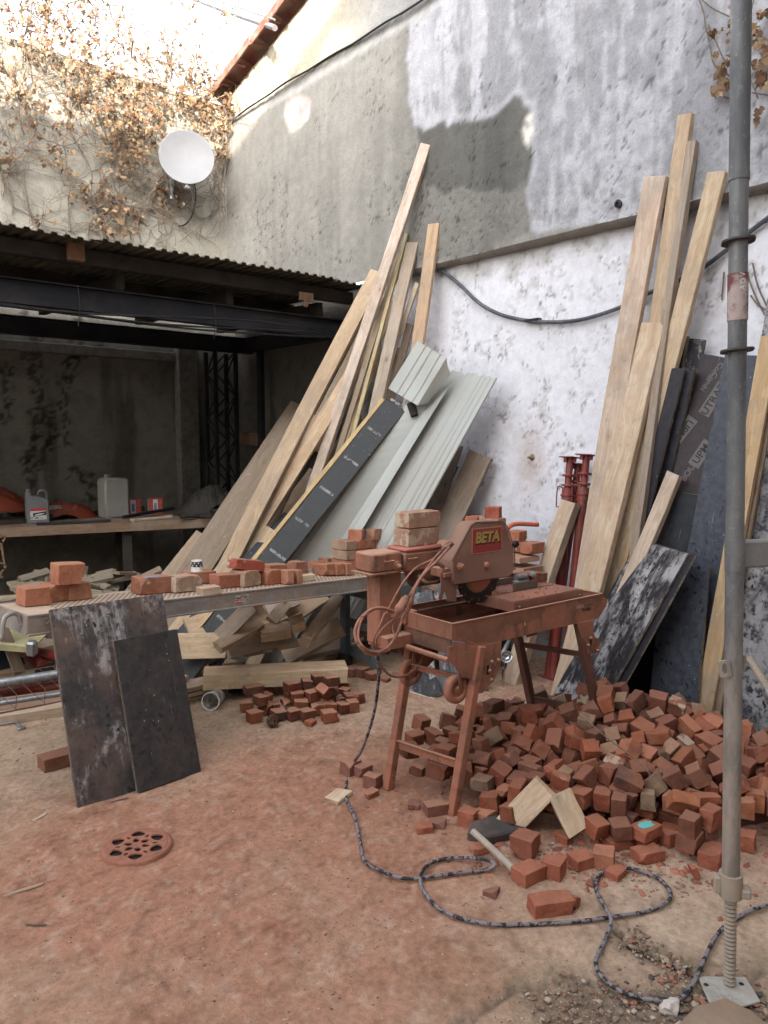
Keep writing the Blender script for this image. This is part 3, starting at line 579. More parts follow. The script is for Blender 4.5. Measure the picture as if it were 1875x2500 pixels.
# timber purlins under the sheets (along X) and rafters ends
stick('purlin', (-4, Yf+.22, Zf-.03), (XW-.03, Yf+.22, Zf-.03), .07, .10, DKW)
stick('purlin', (-4, Yf+1.15, Zf-.02), (XW-.03, Yf+1.15, Zf-.02), .07, .10, DKW)
stick('purlin', (-4, 7.30, Zr-.02), (XW-.03, 7.30, Zr-.02), .07, .10, DKW)
for i in range(9):
    x = -3.1+i*.9; o = stick('rafter', (x, Yf+.32, Zf-.131), (x, 7.38, Zr-.131), .06, .12, DKW)
zb = P(0, 640, 'y', 5.62)
def ibeam(name, A, B, h, wd):
    m_ = MB(); m_.box((0, -wd/2, -.012), (1, wd/2, 0)).box((0, -wd/2, -h), (1, wd/2, -h+.012)).box((0, -.005, -h+.012), (1, .005, -.012))
    for v_ in m_.v: v_.x *= (V(B)-V(A)).length
    return link(name, m_.me(name), BLK, shed, Ms @ frame(A, V(B)-V(A), (0, 0, 1)))
zt = Zf-.255; ibeam('steel_beam', (-4, 5.62, zt), (XW-.02, 5.62, zt), .17, .09)
ibeam('steel_beam', (-4, 7.22, zt-.01), (XW-.02, 7.22, zt-.01), .16, .09)
ibeam('steel_beam', (4.28, 7.16, zt-.02), (4.28, 5.68, zt-.02), .15, .08)
stick('hanging_board', (-.4, 7.05, 2.66), (1.62, 7.05, 2.68), .16, .03, DKW)
cm = MB()
for (dz, dy, s1) in ((0, 0, .02), (.03, -.01, .035), (-.02, .01, .015)):
    cm.tube([V((x, 5.5+dy+.01*math.sin(x*3), zt-.185+dz+s1*math.sin(x*1.9+dz*50)-.02*math.sin(x*.9))) for x in np.arange(-3.5, 4.2, .2)], .008, 6)
tag(link('cable_bundle', cm.me('cable_bundle', True), BLK), 'slack dark cables strung under the front steel beam of the shed', 'cable')
for x_ in (1.95, 3.0):
    tag(link('hanging_wire', MB().tube([(x_, 5.48, zt-.02), (x_+.01, 5.47, zt-.15), (x_-.005, 5.48, zt-.30)], .003, 5).me('hanging_wire', True), DKW), 'thin wire end hanging from the shed beam, '+('left' if x_ < 2.5 else 'right')+' one of two', 'wire', 'wire ends under the shed beam')
# orange brick end and scraps seen on the purlin
q = yz(188, 610, Yf+.12); b_ = link('purlin_end', MB().box((-.055, 0, -.07), (.055, .05, .05), .004).me('purlin_end'), m_plain('raw_orange_timber', (.17, .085, .045), .8), shed, Ms @ Matrix.Translation(q))
q = yz(747, 720, 5.33); b_ = link('wood_scrap', MB().box((-.06, 0, -.05), (.08, .02, .02), .003).box((-.02, -.01, -.1), (.015, .01, .0), .003).me('wood_scrap'), m_plain('raw_brown_timber', (.10, .055, .03), .8), shed, Ms @ Matrix.Translation(q))
lp = yz(545, 1200, 7.30); zl = lp.z; h_ = zt-.17-.0
lm = MB()
for dx in (-.12, .12):
    for dy in (-.10, .10): lm.box((dx-.018, dy-.018, 0), (dx+.018, dy+.018, h_), 0)
o = link('post_chord', lm.me('post_chord'), BLK, shed, Ms @ Matrix.Translation((lp.x, 7.30, 0)))
lm = MB(); nz_ = 11
for i in range(nz_):
    a, b = h_*i/nz_, h_*(i+1)/nz_
    for dy in (-.10, .10):
        x0, x1 = (-.11, .11) if i % 2 == 0 else (.11, -.11); lm.tube([(x0, dy, a), (x1, dy, b)], .009, 5)
    for dx in (-.12, .12):
        y0, y1 = (-.09, .09) if i % 2 else (.09, -.09); lm.tube([(dx, y0, a), (dx, y1, b)], .009, 5)
link('post_lacing', lm.me('post_lacing'), BLK, shed, Ms @ Matrix.Translation((lp.x, 7.30, 0)))
for x_, y_ in ((4.28, 5.62), (4.30, 6.9)): link('steel_post', MB().box((x_-.03, y_-.03, 0), (x_+.03, y_+.03, zt-.17), .003).me('steel_post'), BLK, shed, Ms)
o = board('shelf_board', (4.39, 7.5, 1.62), (4.39, 5.9, 1.55), .14, .03, (-1, 0, 0), WOOD, (.16, .08, .04), 'brown board fixed on the dim right wall inside the shed', 'board', dust=0.)
rl = MB(); rl.tube([V((4.2+.09*math.cos(a)*.3, 6.35+.10*math.cos(a), 1.58+.12*math.sin(a))) for a in np.linspace(0, 2*math.pi*.99, 22)], .02, 7).tube([V((4.22, 6.35+.06*math.cos(a), 1.56+.07*math.sin(a))) for a in np.linspace(0, 2*math.pi*.99, 18)], .018, 7)
tag(link('cable_reel', rl.me('cable_reel', True), m_plain('dark_red_reel', (.06, .02, .018), .6)), 'dark coiled cable reel hanging on the board in the shed corner', 'cable reel')
# bench
ZBN = .87; bA, bB = P(7, 1288, 'z', ZBN), P(506, 1266, 'z', ZBN); Ybf = bA.lerp(bB, .5).y; bx = (bB-bA).normalized(); MBN = frame((bA.x, bA.y, 0), bx, (0, 0, 1)); xr_ = (XW-.25-bA.x)/bx.x
bench = root('workbench', MBN, 'long thick timber workbench standing in the shed', 'workbench'); Mb = bench.matrix_world.inverted()
for i in range(4):
    w_ = .19; board('bench_plank', MBN @ V((-4, w_*i+.095, ZBN)), MBN @ V((xr_, w_*i+.095, ZBN)), w_-.006, .085, (0, 0, 1), WOOD, (.20, .13, .075) if i == 0 else (.17, .13, .10), parent=bench, dust=.0, bend=0)
for x in (-2.4, -.7, 1.0, xr_-.1):
    for y in (.10, .62): link('leg', MB().box((x-.04, y-.04, 0), (x+.04, y+.04, ZBN-.087), .004).me('leg'), DKW, bench)
# things on the bench
def bat(u, v, dy=0): # a point on the bench top seen at the pixel
    return P(u, v, 'z', ZBN)
GREYP = m_plain('grey_plastic', (.15, .155, .165), .4, scale=5, var=.12)
p = bat(92, 1277); jc = root('jerrycan', Matrix.Translation(p) @ Matrix.Rotation(R(-6), 4, 'Z'), 'grey plastic jerrycan with red and white label standing at the bench edge', 'jerrycan')
poly = [(-.085, 0), (.085, 0), (.09, .02), (.09, .19), (.075, .215), (.02, .235), (-.045, .245), (-.05, .275), (-.085, .275), (-.088, .23), (-.09, .2), (-.09, .02)]
link('body', MB().prism(poly, -.055, .055).me('body', True, bevel=.008), GREYP, jc)
link('handle', MB().tube(smooth_path([(.01, 0, .235), (.02, 0, .275), (.045, 0, .285), (.072, 0, .275), (.08, 0, .24), (.078, 0, .205)], 4), .010, 8).me('handle', True), GREYP, jc)
link('cap', MB().lathe([(0, .30), (.018, .30), (.02, .27)], 14, Matrix.Translation((-.066, 0, 0))).me('cap', True), GREYP, jc)
LBR = m_flat('label_red', (.45, .05, .04)); LBW = m_flat('label_white', (.55, .55, .53)); LBK = m_flat('label_black', (.02, .02, .02))
lb = MB().box((-.066, -.0575, .035), (.066, -.0555, .135)).me('label'); lab = link('label', lb, LBW, jc)
link('label_stripe', MB().box((-.066, -.0585, .112), (.066, -.0575, .135)).me('label_stripe'), LBR, lab)
link('label_picture', MB().prism([(-.045, .062), (.0, .068), (.064, .075), (.064, .107), (-.045, .093)], -.0585, -.0575).me('label_picture'), LBK, lab)
link('label_smoke', MB().prism([(-.04, .07), (.0, .073), (.03, .08), (.055, .092), (.02, .09), (-.02, .084)], -.0592, -.0585).me('label_smoke'), LBW, lab)
TXT = {}
def text_mesh(s, size, ext=.0004, bold=0, shear=0):
    k_ = (s, size, ext, bold, shear)
    if k_ not in TXT:
        c = bpy.data.curves.new('lettering', 'FONT'); c.body = s; c.size = size; c.extrude = ext; c.offset = bold; c.shear = shear; c.align_x = 'CENTER'; c.align_y = 'CENTER'; c.resolution_u = 3
        o = bpy.data.objects.new('lettering', c); COL.objects.link(o); dg = bpy.context.evaluated_depsgraph_get(); dg.update()
        me_ = bpy.data.meshes.new_from_object(o.evaluated_get(dg)); me_.materials.clear(); bpy.data.objects.remove(o); TXT[k_] = me_
    return TXT[k_].copy()
def text(s, size, mat, parent, M, name='lettering', **k): return link(name, text_mesh(s, size, **k), mat, parent, M)
XZ = Matrix.Rotation(R(90), 4, 'X')  # text standing up, read from -Y
for i_, (a_, b_, h2) in enumerate(((-.06, -.05, .014), (-.03, -.002, .012), (.02, .035, .008))): link('small_print', MB().box((a_, -.0587, .045), (b_, -.0578, .045+h2)).me('small_print'), m_flat('print_grey%d' % i_, (.12, .12, .12)), lab)
p = bat(18, 1276); o = link('plastic_bottle', MB().lathe([(0, 0), (.05, .0), (.055, .015), (.05, .04), (.056, .06), (.05, .09), (.056, .11), (.052, .15), (.035, .18), (.018, .2), (.018, .22), (0, .22)], 18, Matrix.Translation(p)).me('plastic_bottle', True), m_plain('clear_dull_plastic', (.06, .065, .065), .2, var=.1)); tag(o, 'dull clear plastic bottle left of the grey jerrycan on the bench', 'bottle')
p = P(278, 1252, 'z', ZBN); p = V((p.x, min(p.y, YB-.2), ZBN))
cn = root('canister', Matrix.Translation(P(278, 1250, 'y', 7.1)) , 'large cloudy white plastic canister standing at the back of the bench', 'canister'); cz = 0
cn.location.z = ZBN; hc = P(278, 1166, 'y', 7.1).z-ZBN; wc = .115
link('body', MB().prism([(-wc, 0), (wc, 0), (wc, hc*.9), (wc*.9, hc), (-wc*.9, hc), (-wc, hc*.9)], -.1, .1).me('body', True, bevel=.015), m_plain('cloudy_white_plastic', (.22, .21, .195), .5, var=.1), cn)
link('cap', MB().lathe([(0, .03), (.03, .03), (.032, 0)], 14, Matrix.Translation((-.05, 0, hc))).me('cap', True), GREYP, cn)
PKR = m_plain('red_printed_paper', (.42, .08, .06), .6, var=.3, scale=20)
for (u, v, top, wpx, lb) in ((326, 1255, 1217, 40, 'red and white paper packet beside the white canister'), (380, 1254, 1215, 36, 'red and white paper packet, right one of the two on the bench')):
    p = bat(u, v); t_ = (P(u, top, 'y', p.y)).z-ZBN; w2 = wpx/FPX*7.2*.5
    pk_ = root('packet', Matrix.Translation(p) @ Matrix.Rotation(R(-22), 4, 'Z'), lb, 'packet', 'paper packets on the workbench')
    link('wrapper', MB().box((-w2, -.05, 0), (w2, .05, t_), .006).me('wrapper'), PKR, pk_)
    link('label', MB().box((-w2*.35, -.0525, .012), (w2*.3, -.0505, t_-.012)).me('label'), LBW, pk_); link('side_panel', MB().box((-w2-.0025, -.042, .01), (-w2-.0005, .042, t_-.012)).me('side_panel'), LBW, pk_)
    link('label_lines', MB().box((-w2*.2, -.0535, .03), (w2*.15, -.0527, t_-.05)).me('label_lines'), m_flat('label_blue', (.12, .16, .30)), pk_)
# orange tarpaulin heap over boards
TARP = m_plain('orange_tarpaulin', (.20, .035, .015), .5, var=.35, scale=3, spec=.5)
def heap(name, c, sx, sy, h, seed, mat, nx=46, ny=24, rough=.28):
    ux, uy = np.meshgrid(np.linspace(-1, 1, nx), np.linspace(-1, 1, ny), indexing='ij'); d = np.clip(1-(ux**2+uy**2*.8), 0, 1)**.55
    ridg = 1-np.abs(fbm(ux*3.2, uy*3.2, seed, 4)*2-1); z = h*d*(1-rough+rough*2*(ridg-.35))*(.6+.6*fbm(ux*2, uy*2, seed+5, 2))
    vs = np.stack([ux*sx, uy*sy, np.maximum(z, .0)], -1).reshape(-1, 3); idx = np.arange(nx*ny).reshape(nx, ny)
    fs = [(int(idx[i, j]), int(idx[i+1, j]), int(idx[i+1, j+1]), int(idx[i, j+1])) for i in range(nx-1) for j in range(ny-1)]
    return link(name, mesh(name, vs, fs, True), mat, None, Matrix.Translation(c))
for i, (A, B, w_) in enumerate((((-.6, 7.28, .93), (2.25, 7.22, .93), .12), ((-.8, 7.34, 1.0), (2.35, 7.28, 1.0), .14), ((-.4, 7.16, .91), (2.0, 7.1, .91), .05))):
    board('stored_profile', A, B, w_, .05, (0, 0, 1), STEEL if i == 1 else DKW, (.15, .12, .1), ('lowest', 'topmost', 'front')[i]+' long dull profile lying under the orange tarpaulin on the bench', 'profile', 'long profiles on the bench')
o = heap('tarpaulin', V((1.30, 7.30, .98)), .85, .22, .24, 5, TARP, 80, 40, .6); tag(o, 'crumpled orange tarpaulin heaped on the long profiles on the bench', 'tarpaulin')
o = heap('tarpaulin', V((2.3, 7.32, ZBN+.002)), .40, .15, .14, 15, TARP, 60, 30, rough=.7); tag(o, 'loose orange tarpaulin end trailing over the bench beside the white canister', 'tarpaulin')
o = heap('dark_sack', V((3.75, 7.0, ZBN+.002)), .30, .22, .26, 25, m_plain('dark_sacking', (.04, .036, .032), .9)); tag(o, 'dark slumped sack at the right end of the bench', 'sack')
def lie(name, u1, v1, u2, v2, z, w_, t, mat, col, label, cat, group=None, nrm=(0, 0, 1), **k):
    return board(name, P(u1, v1, 'z', z), P(u2, v2, 'z', z), w_, t, nrm, mat, col, label, cat, group, **k)
lie('metal_bar', 90, 1276, 268, 1268, ZBN+.025, .03, .022, BLK, (0, 0, 0), 'black flat bar lying along the bench edge', 'bar')
lie('lath', 322, 1267, 418, 1258, ZBN+.022, .055, .02, WOOD, (.50, .40, .25), 'pale wooden lath on the bench under the black pipe', 'lath')
a = P(300, 1263, 'z', ZBN+.03); b = P(423, 1241, 'z', ZBN+.05); tag(link('pipe', MB().tube([a, b+V((0, 0, .0))], .016, 10).me('pipe', True), BLK), 'black pipe lying across the packets on the bench', 'pipe')
p = bat(258, 1263); tag(link('twine_roll', MB().lathe([(0, -.05), (.022, -.05), (.022, -.04), (.026, 0), (.022, .04), (.022, .05), (0, .05)], 14, Matrix.Translation(p+V((0, 0, .027))) @ Matrix.Rotation(R(90), 4, 'Y')).me('twine_roll', True), m_plain('pink_twine', (.40, .10, .14), .8)), 'small roll of pink twine on the bench', 'twine roll')
p = bat(282, 1262); tag(link('glue_nozzle', MB().lathe([(0, 0), (.014, 0), (.012, .02), (.003, .07), (0, .07)], 10, Matrix.Translation(p)).me('glue_nozzle', True), WHT), 'small white glue nozzle standing beside the pink twine', 'nozzle')
p = bat(287, 1254); tag(link('tin', MB().lathe([(0, 0), (.028, 0), (.028, .07), (.024, .072), (0, .07)], 14, Matrix.Translation(p)).me('tin', True), m_plain('orange_tin', (.4, .1, .05), .5)), 'small orange tin behind the glue nozzle', 'tin')
p = bat(293, 1264); tag(link('clamp', MB().box((-.03, -.01, 0), (.03, .01, .012), .002).box((-.028, -.008, .012), (-.018, .008, .06), .002).box((.0, -.02, .012), (.05, .02, .03), .004).me('clamp'), BLK, None, Matrix.Translation(p)), 'small black clamp on the bench edge by the pink twine', 'clamp')
for i, (u, v, lb) in enumerate(((190, 1262, 'small dark angle grinder part with bright rim'), (245, 1257, 'brown wooden block behind the pink twine'), (155, 1264, 'dark offcut beside the jerrycan'), (345, 1247, 'dull brown block behind the packets'))):
    p = bat(u, v); tag(link('block', MB().box((-.05, -.03, 0), (.05, .03, .045), .006).me('block'), (BLK, DKW, DKW, DKW)[i], None, Matrix.Translation(p) @ Matrix.Rotation(i*.4, 4, 'Z')), lb+' on the bench', 'block')
for i, (u1, v1, u2, v2) in enumerate(((425, 1252, 520, 1262), (455, 1245, 540, 1248), (440, 1262, 530, 1256))):
    a = P(u1, v1, 'z', ZBN+.03); b = P(u2, v2, 'z', ZBN+.03); tag(link('steel_pipe', MB().tube([a, b], .02, 9).me('steel_pipe', True), DKW), ('nearest', 'furthest', 'middle')[i]+' of three dark pipes at the right end of the bench', 'pipe', 'dark pipes at the bench end')
# coil of rope at the left end
q = P(0, 1312, 'z', ZBN-.02); tag(link('rope_coil', MB().tube([V((q.x-.02+.02*math.sin(a*3), q.y-.03-.01*math.sin(a), ZBN-.05+.06*math.sin(a) - (0 if a < 6.28 else .22))) + V((.03*math.cos(a), 0, 0)) for a in np.linspace(0, 12.56, 40)], .009, 6).me('rope_coil', True), m_plain('brown_rope', (.2, .13, .08), .9)), 'brown rope loop hanging over the left end of the bench edge', 'rope')
# heap of wood offcuts under the bench
def OFN(c, u): return {.34: 'tan', .28: 'grey-brown', .40: 'pale', .22: 'dark'}[c[0]]+' offcut under the workbench, in the '+('left' if u < 150 else 'middle' if u < 320 else 'right')+' of the heap'
def OFR(A): c = rnd.choice(OFC); return c, OFN(c, CX+FPX*(A-EYE).dot(_rt)/(A-EYE).dot(_fw))
OFC = [(.34, .28, .19), (.28, .24, .18), (.40, .33, .23), (.22, .18, .13)]
exp = [((110, 1430), (25, 1480), .10, .24), ((50, 1412), (120, 1391), .07, .32), ((88, 1398), (140, 1402), .10, .30), ((104, 1415), (106, 1450), .09, .26), ((124, 1408), (120, 1446), .07, .24), ((215, 1418), (262, 1430), .06, .22),
       ((300, 1454), (330, 1418), .10, .18), ((345, 1410), (312, 1396), .09, .28), ((345, 1408), (392, 1386), .06, .28), ((270, 1444), (288, 1448), .10, .14), ((215, 1405), (244, 1412), .08, .26), ((208, 1382), (204, 1410), .06, .33),
       ((20, 1470), (60, 1455), .08, .2), ((150, 1400), (200, 1396), .06, .30), ((378, 1410), (420, 1392), .07, .22), ((50, 1440), (85, 1425), .06, .26), ((160, 1425), (205, 1416), .08, .22), ((235, 1400), (275, 1392), .06, .3)]
for i, (a, b, w_, z) in enumerate(exp):
    Y_ = 6.25+.3*rnd.random()+z*.9; A = P(a[0], a[1], 'y', Y_); B = P(b[0], b[1], 'y', Y_+rnd.uniform(-.15, .15))
    board('wood_offcut', A, B, w_, .03, (rnd.uniform(-.3, .3), -.6, 1), WOOD, OFC[i % 4], OFN(OFC[i % 4], a[0]), 'offcut', 'wood offcuts heaped under the workbench', dust=0.)
for i in range(120):
    x = rnd.uniform(.9, 3.5); y = rnd.uniform(5.7, 7.0); z = .03+.40*math.exp(-((y-6.5)/.45)**2)*rnd.random()**.6; a = rnd.random()*6.28; L_ = rnd.uniform(.12, .42)
    A = V((x, y, z+.03)); B = A+V((math.cos(a)*L_, math.sin(a)*L_*.7, rnd.uniform(-.04, .12)))
    board('wood_offcut', A, B, rnd.uniform(.04, .1), rnd.uniform(.018, .04), (rnd.uniform(-.4, .4), rnd.uniform(-.6, .2), 1), WOOD, *OFR(A), 'offcut', 'wood offcuts heaped under the workbench', dust=0.)
# ------------------------------------------------------------------ dried creeper on the back wall, with the dish
STEM = m_plain('dry_vine_stem', (.19, .15, .115), .9, scale=30, var=.4)
def m_leaf():
    s = NT('dry_leaf'); r_ = s.n('NewGeometry').outputs['Random Per Island']; k = s.math('FRACT', s.math('ADD', s.math('MULTIPLY', r_, 3.7), s.rand))
    c = s.mix(s.ramp(k, .1, .9), (.17, .105, .06), (.35, .24, .14)); c = s.mix(s.ramp(s.math('FRACT', s.math('MULTIPLY', k, 7)), .7, .95), c, (.13, .06, .03))
    s.fin(c, .7, None, spec=.3); tr = s.n('BsdfTranslucent', {'Color': c}); mx = s.n('MixShader', {0: .3, 1: s.bs.outputs[0], 2: tr.outputs[0]}); s.t.links.new(mx.outputs[0], s.out.inputs['Surface']); return s.m
LEAF = m_leaf()
def leaf_geo(seed, sz):
    r_ = random.Random(seed); out = []; n = 9
    lob = [.25, .55, .75, .6, 1., .6, .75, .55, .25]
    c = V((0, 0, 0)); vs = [V((0, .12, r_.uniform(-.1, .1)))]
    cur = r_.uniform(.2, 1.0); tw = r_.uniform(-.9, .9)
    for i in range(n):
        a = R(-200+ i*(220/(n-1)) ) ; rr = lob[i]*r_.uniform(.8, 1.15)
        x = rr*math.cos(a)*.62; y = -rr*math.sin(a)*.0 + rr*(math.sin(R(-90)+(a-R(-90)))*-1)*.75
        vs.append(V((x*(1-cur*.35*abs(x)), y, -cur*x*x*.9-tw*x*y*.7+r_.uniform(-.1, .1))))
    fs = [(0, i, i+1) for i in range(1, n)]
    return [v_*sz for v_ in vs], fs
LV = []
for i in range(8):
    vs, fs = leaf_geo(i, .052); LV.append(mesh('leaf', vs, fs))
vr = random.Random(31)
vine = root('dried_creeper', (1.5, YB-.02, 2.9), 'large dried brown creeper spreading over the back wall around the white dish', 'creeper'); Mv = vine.matrix_world.inverted()
def bwp(u, v, off=.03): return P(u, v, 'y', YB-off)
stems = MB(); leaves = []
u2w = lambda u, v: (1.1302*u, 1.1302*v)
# main stems climb from the roof line to the wall top and beyond, then branch
def grow(p, d, n, r0, step, depth, off):
    pts = [p]; 
    for i in range(n):
        d = (d+V((vr.gauss(0, .32), 0, vr.gauss(0, .32)))).normalized(); 
        if p.z < Z_BT: d.z += .05
        p = p+d*step*vr.uniform(.7, 1.3); p.y = min(YB-.02, max(YB-.35, p.y+vr.gauss(0, .012)))
        if p.x > XW-.05: p.x = XW-.05
        pts.append(V(p))
        if depth > 0 and vr.random() < .34: grow(V(p), (d+V((vr.gauss(0, .9), vr.gauss(0, .2), vr.gauss(0, .6)))).normalized(), int(n*.6), r0*.6, step*.8, depth-1, off)
        if DEN(p) > vr.random():
            for _ in range(2): leaves.append(V(p)+V((vr.gauss(0, .03), -abs(vr.gauss(.03, .04)), vr.gauss(0, .03))))
    stems.tube(pts, [r0*(1-.7*i/len(pts)) for i in range(len(pts))], 4 if r0 < .007 else 5, caps=False)
def dproj(p):
    q = p-EYE; z = q.dot(_fw); return CX+FPX*q.dot(_rt)/z, CY-FPX*q.dot(_up)/z
CL = [(30, 60, 80, 1.), (110, 90, 70, 1.), (160, 50, 60, .8), (200, 130, 90, .9), (300, 120, 60, .9), (330, 160, 80, 1.), (420, 120, 45, 1.1), (480, 130, 40, 1.1), (400, 190, 60, 1.2), (480, 210, 70, 1.2), (350, 250, 90, 1.2), (250, 240, 90, .9),
      (60, 260, 60, .7), (20, 200, 50, 1.), (120, 330, 70, .5), (330, 340, 70, 1.0), (360, 300, 60, 1.2), (520, 300, 45, 1.2), (470, 260, 60, 1.2), (300, 390, 60, .8), (220, 480, 55, .8), (250, 540, 50, .9), (290, 530, 50, .8), (410, 470, 38, 1.1),
      (100, 540, 25, .6), (10, 390, 30, .6), (530, 370, 25, .6), (150, 400, 60, .5), (465, 60, 22, 1.), (410, 15, 20, 1.), (560, 40, 25, .8), (470, 10, 18, .8), (200, 30, 70, .7), (90, 20, 60, .9), (545, 250, 35, 1.)]
def DEN(p):
    u, v = dproj(p); d = 0
    for (cu, cv, r_, a) in CL: d = max(d, a*math.exp(-(((u-cu)**2+(v-cv)**2)/(r_*r_*.72))**1.6))
    return d*1.25*(.45 if p.z > Z_BT+.05 else 1.)
srcs = [((5, 480), (40, 220)), ((30, 520), (5, 430)), ((80, 545), (20, 470)), ((170, 560), (120, 430)), ((215, 575), (200, 400)), ((255, 580), (240, 420)), ((320, 585), (322, 450)), ((325, 560), (280, 380)), ((345, 590), (290, 430)), ((230, 500), (160, 300)), ((20, 420), (60, 100)), ((60, 330), (10, 60)), ((400, 420), (340, 270)), ((360, 400), (250, 180))]
for (a, b) in srcs:
    A = bwp(*a); B = bwp(*b); d = (B-A).normalized(); grow(A, d, int((B-A).length/.06)+14, .008, .062, 2, .03)
for (cu, cv, r_, a) in CL:
    for k in range(6):
        u = cu+vr.gauss(0, r_*.5); v = cv+vr.gauss(0, r_*.5); p = bwp(u, v, .03+.1*vr.random()); an = vr.uniform(0, 6.28) if cv > 120 else vr.uniform(.7, 2.4)
        grow(p, V((math.cos(an), 0, math.sin(an))), vr.randint(6, 15), .0038, .045, 1, .05)
# thin twigs above the wall top, into the sky, and trailing on to the right wall
for (u0, v0, u1, v1) in ((440, 210, 380, 40), (400, 220, 440, 60), (380, 200, 350, 60), (240, 150, 200, -20), (210, 140, 240, 0), (150, 110, 190, -10), (90, 90, 130, -20), (30, 80, 20, -20), (350, 190, 420, 90), (510, 260, 480, 120), (450, 230, 500, 150), (260, 150, 330, 60), (470, 230, 465, 0), (480, 230, 520, 120), (420, 200, 405, 60), (330, 150, 320, -20), (280, 140, 300, 0), (545, 260, 560, 180), (520, 250, 590, 200), (500, 240, 530, 150), (180, 90, 150, -20), (60, 90, 60, -20), (555, 290, 545, 480), (530, 330, 540, 560), (540, 300, 600, 250), (300, 130, 250, -30), (120, 80, 110, -30)):
    A = bwp(u0, v0, .08); B = bwp(u1, v1, .12); n_ = 10; pts = [A.lerp(B, t/n_)+V((vr.gauss(0, .02), vr.gauss(0, .02), vr.gauss(0, .02))) for t in range(n_+1)]
    stems.tube(pts, [.010*(1-.6*t/n_) for t in range(n_+1)], 4, caps=False)
    for k in range(7):
        q_ = pts[vr.randrange(2, 9)]; an = vr.uniform(.3, 2.8); stems.tube([q_, q_+V((math.cos(an)*.1, vr.gauss(0, .03), math.sin(an)*.1)), q_+V((math.cos(an+.3)*.2, vr.gauss(0, .05), math.sin(an)*.17))], [.0055, .004, .002], 4, caps=False)
    for p in pts:
        for k in range(2):
            if DEN(p) > vr.random()*.42: leaves.append(p+V((vr.gauss(0, .05), vr.gauss(0, .04), vr.gauss(0, .05))))
pts = [P(u, v, 'x', XW-.06) for u, v in ((545, 285), (560, 330), (548, 380), (545, 440), (548, 500), (540, 560))]
stems.tube(smooth_path([p+V((0, vr.gauss(0, .03), 0)) for p in pts], 4), .005, 4, caps=False)
for (l) in (((515, 470), (530, 500), (550, 505), (565, 485), (582, 474)), ((560, 300), (580, 285), (610, 292)), ((440, 590), (500, 540), (530, 510)), ((500, 585), (520, 560), (530, 540))):
    stems.tube(smooth_path([bwp(u, v, .04) if u < 545 else P(u, v, 'x', XW-.05) for u, v in l], 3), .0035, 4, caps=False)
link('stems', stems.me('stems', 'all', fix=False), STEM, vine, Mv, kind='stuff')
vr.shuffle(leaves); leaves = leaves[:2400]
leaves.sort(key=lambda p: -vr.random()*(1 if dproj(p)[1] > 0 and dproj(p)[0] > 0 else 0))
def leafM(p, s_=1): return Matrix.Translation(p) @ Euler((R(90)+vr.gauss(0, .6), vr.gauss(0, .7), vr.gauss(0, .7))).to_matrix().to_4x4() @ Matrix.Rotation(vr.gauss(3.14, .8), 4, 'Z') @ Matrix.Scale(s_, 4)
for p in leaves[:300]: link('leaf', vr.choice(LV), LEAF, vine, Mv @ leafM(p, vr.uniform(1.1, 1.75)))
lm = MB()
for p in leaves[300:]:
    vs, fs = leaf_geo(vr.randrange(200), .052); M_ = leafM(p, vr.uniform(.7, 1.5)); lm.add(vs, fs, M_)
link('small_leaves', lm.me('small_leaves', fix=False), LEAF, vine, Mv, kind='stuff')
# dish
dc = bwp(456, 383, .42); dsh = root('satellite_dish', dc, 'white round satellite dish on the back wall beneath the creeper', 'satellite dish')
face = (EYE+V((-.2, 0, 1.2))-dc).normalized(); face = V((-.42, -.88, .10)).normalized()
Md = face.to_track_quat('Z', 'Y').to_matrix().to_4x4(); rr = .262
prof = [(0.001, -.055)]+[(rr*k/10, -.055+.055*(k/10)**2) for k in range(1, 11)]+[(rr+.008, .002), (rr+.008, -.012), (rr, -.014)]+[(rr*k/8, -.065+.050*(k/8)**2) for k in range(8, 0, -1)]
link('reflector', MB().lathe(prof, 56, Md).me('reflector', 'all'), m_plain('grey_white_dish', (.20, .20, .21), .6, scale=5, var=.08), dsh)
mt = MB(); bk = Md @ V((0, 0, -.07)); wallp = V((0, .40, -.18))
mt.tube([bk, bk+V((0, .12, -.02)), V((0, .38, -.16))], .018, 8).tube([V((-.02, .33, -.34)), V((0, .33, -.02))], .02, 8).box((-.05, .39, -.36), (.05, .40, -.02))
link('mount', mt.me('mount', True), STEEL, dsh)
fa = Md @ V((0, -rr-.01, 0)); link('feed_arm', MB().tube([fa+V((0, .03, .01)), fa+V((.0, .0, -.03)), fa+V((.03, -.0, -.05))], .012, 7).box(tuple(fa+V((-.03, -.02, -.05))), tuple(fa+V((.02, .02, -.02))), .004).me('feed_arm', True), STEEL, dsh)
pts = [bwp(u, v, .04) for u, v in ((474, 445), (478, 470), (476, 500), (467, 530), (452, 548), (436, 552))]
tag(link('dish_cable', MB().tube(smooth_path(pts, 4), .008, 6).me('dish_cable', True), BLK), 'dark cable tail hanging on the wall below the dish', 'cable')
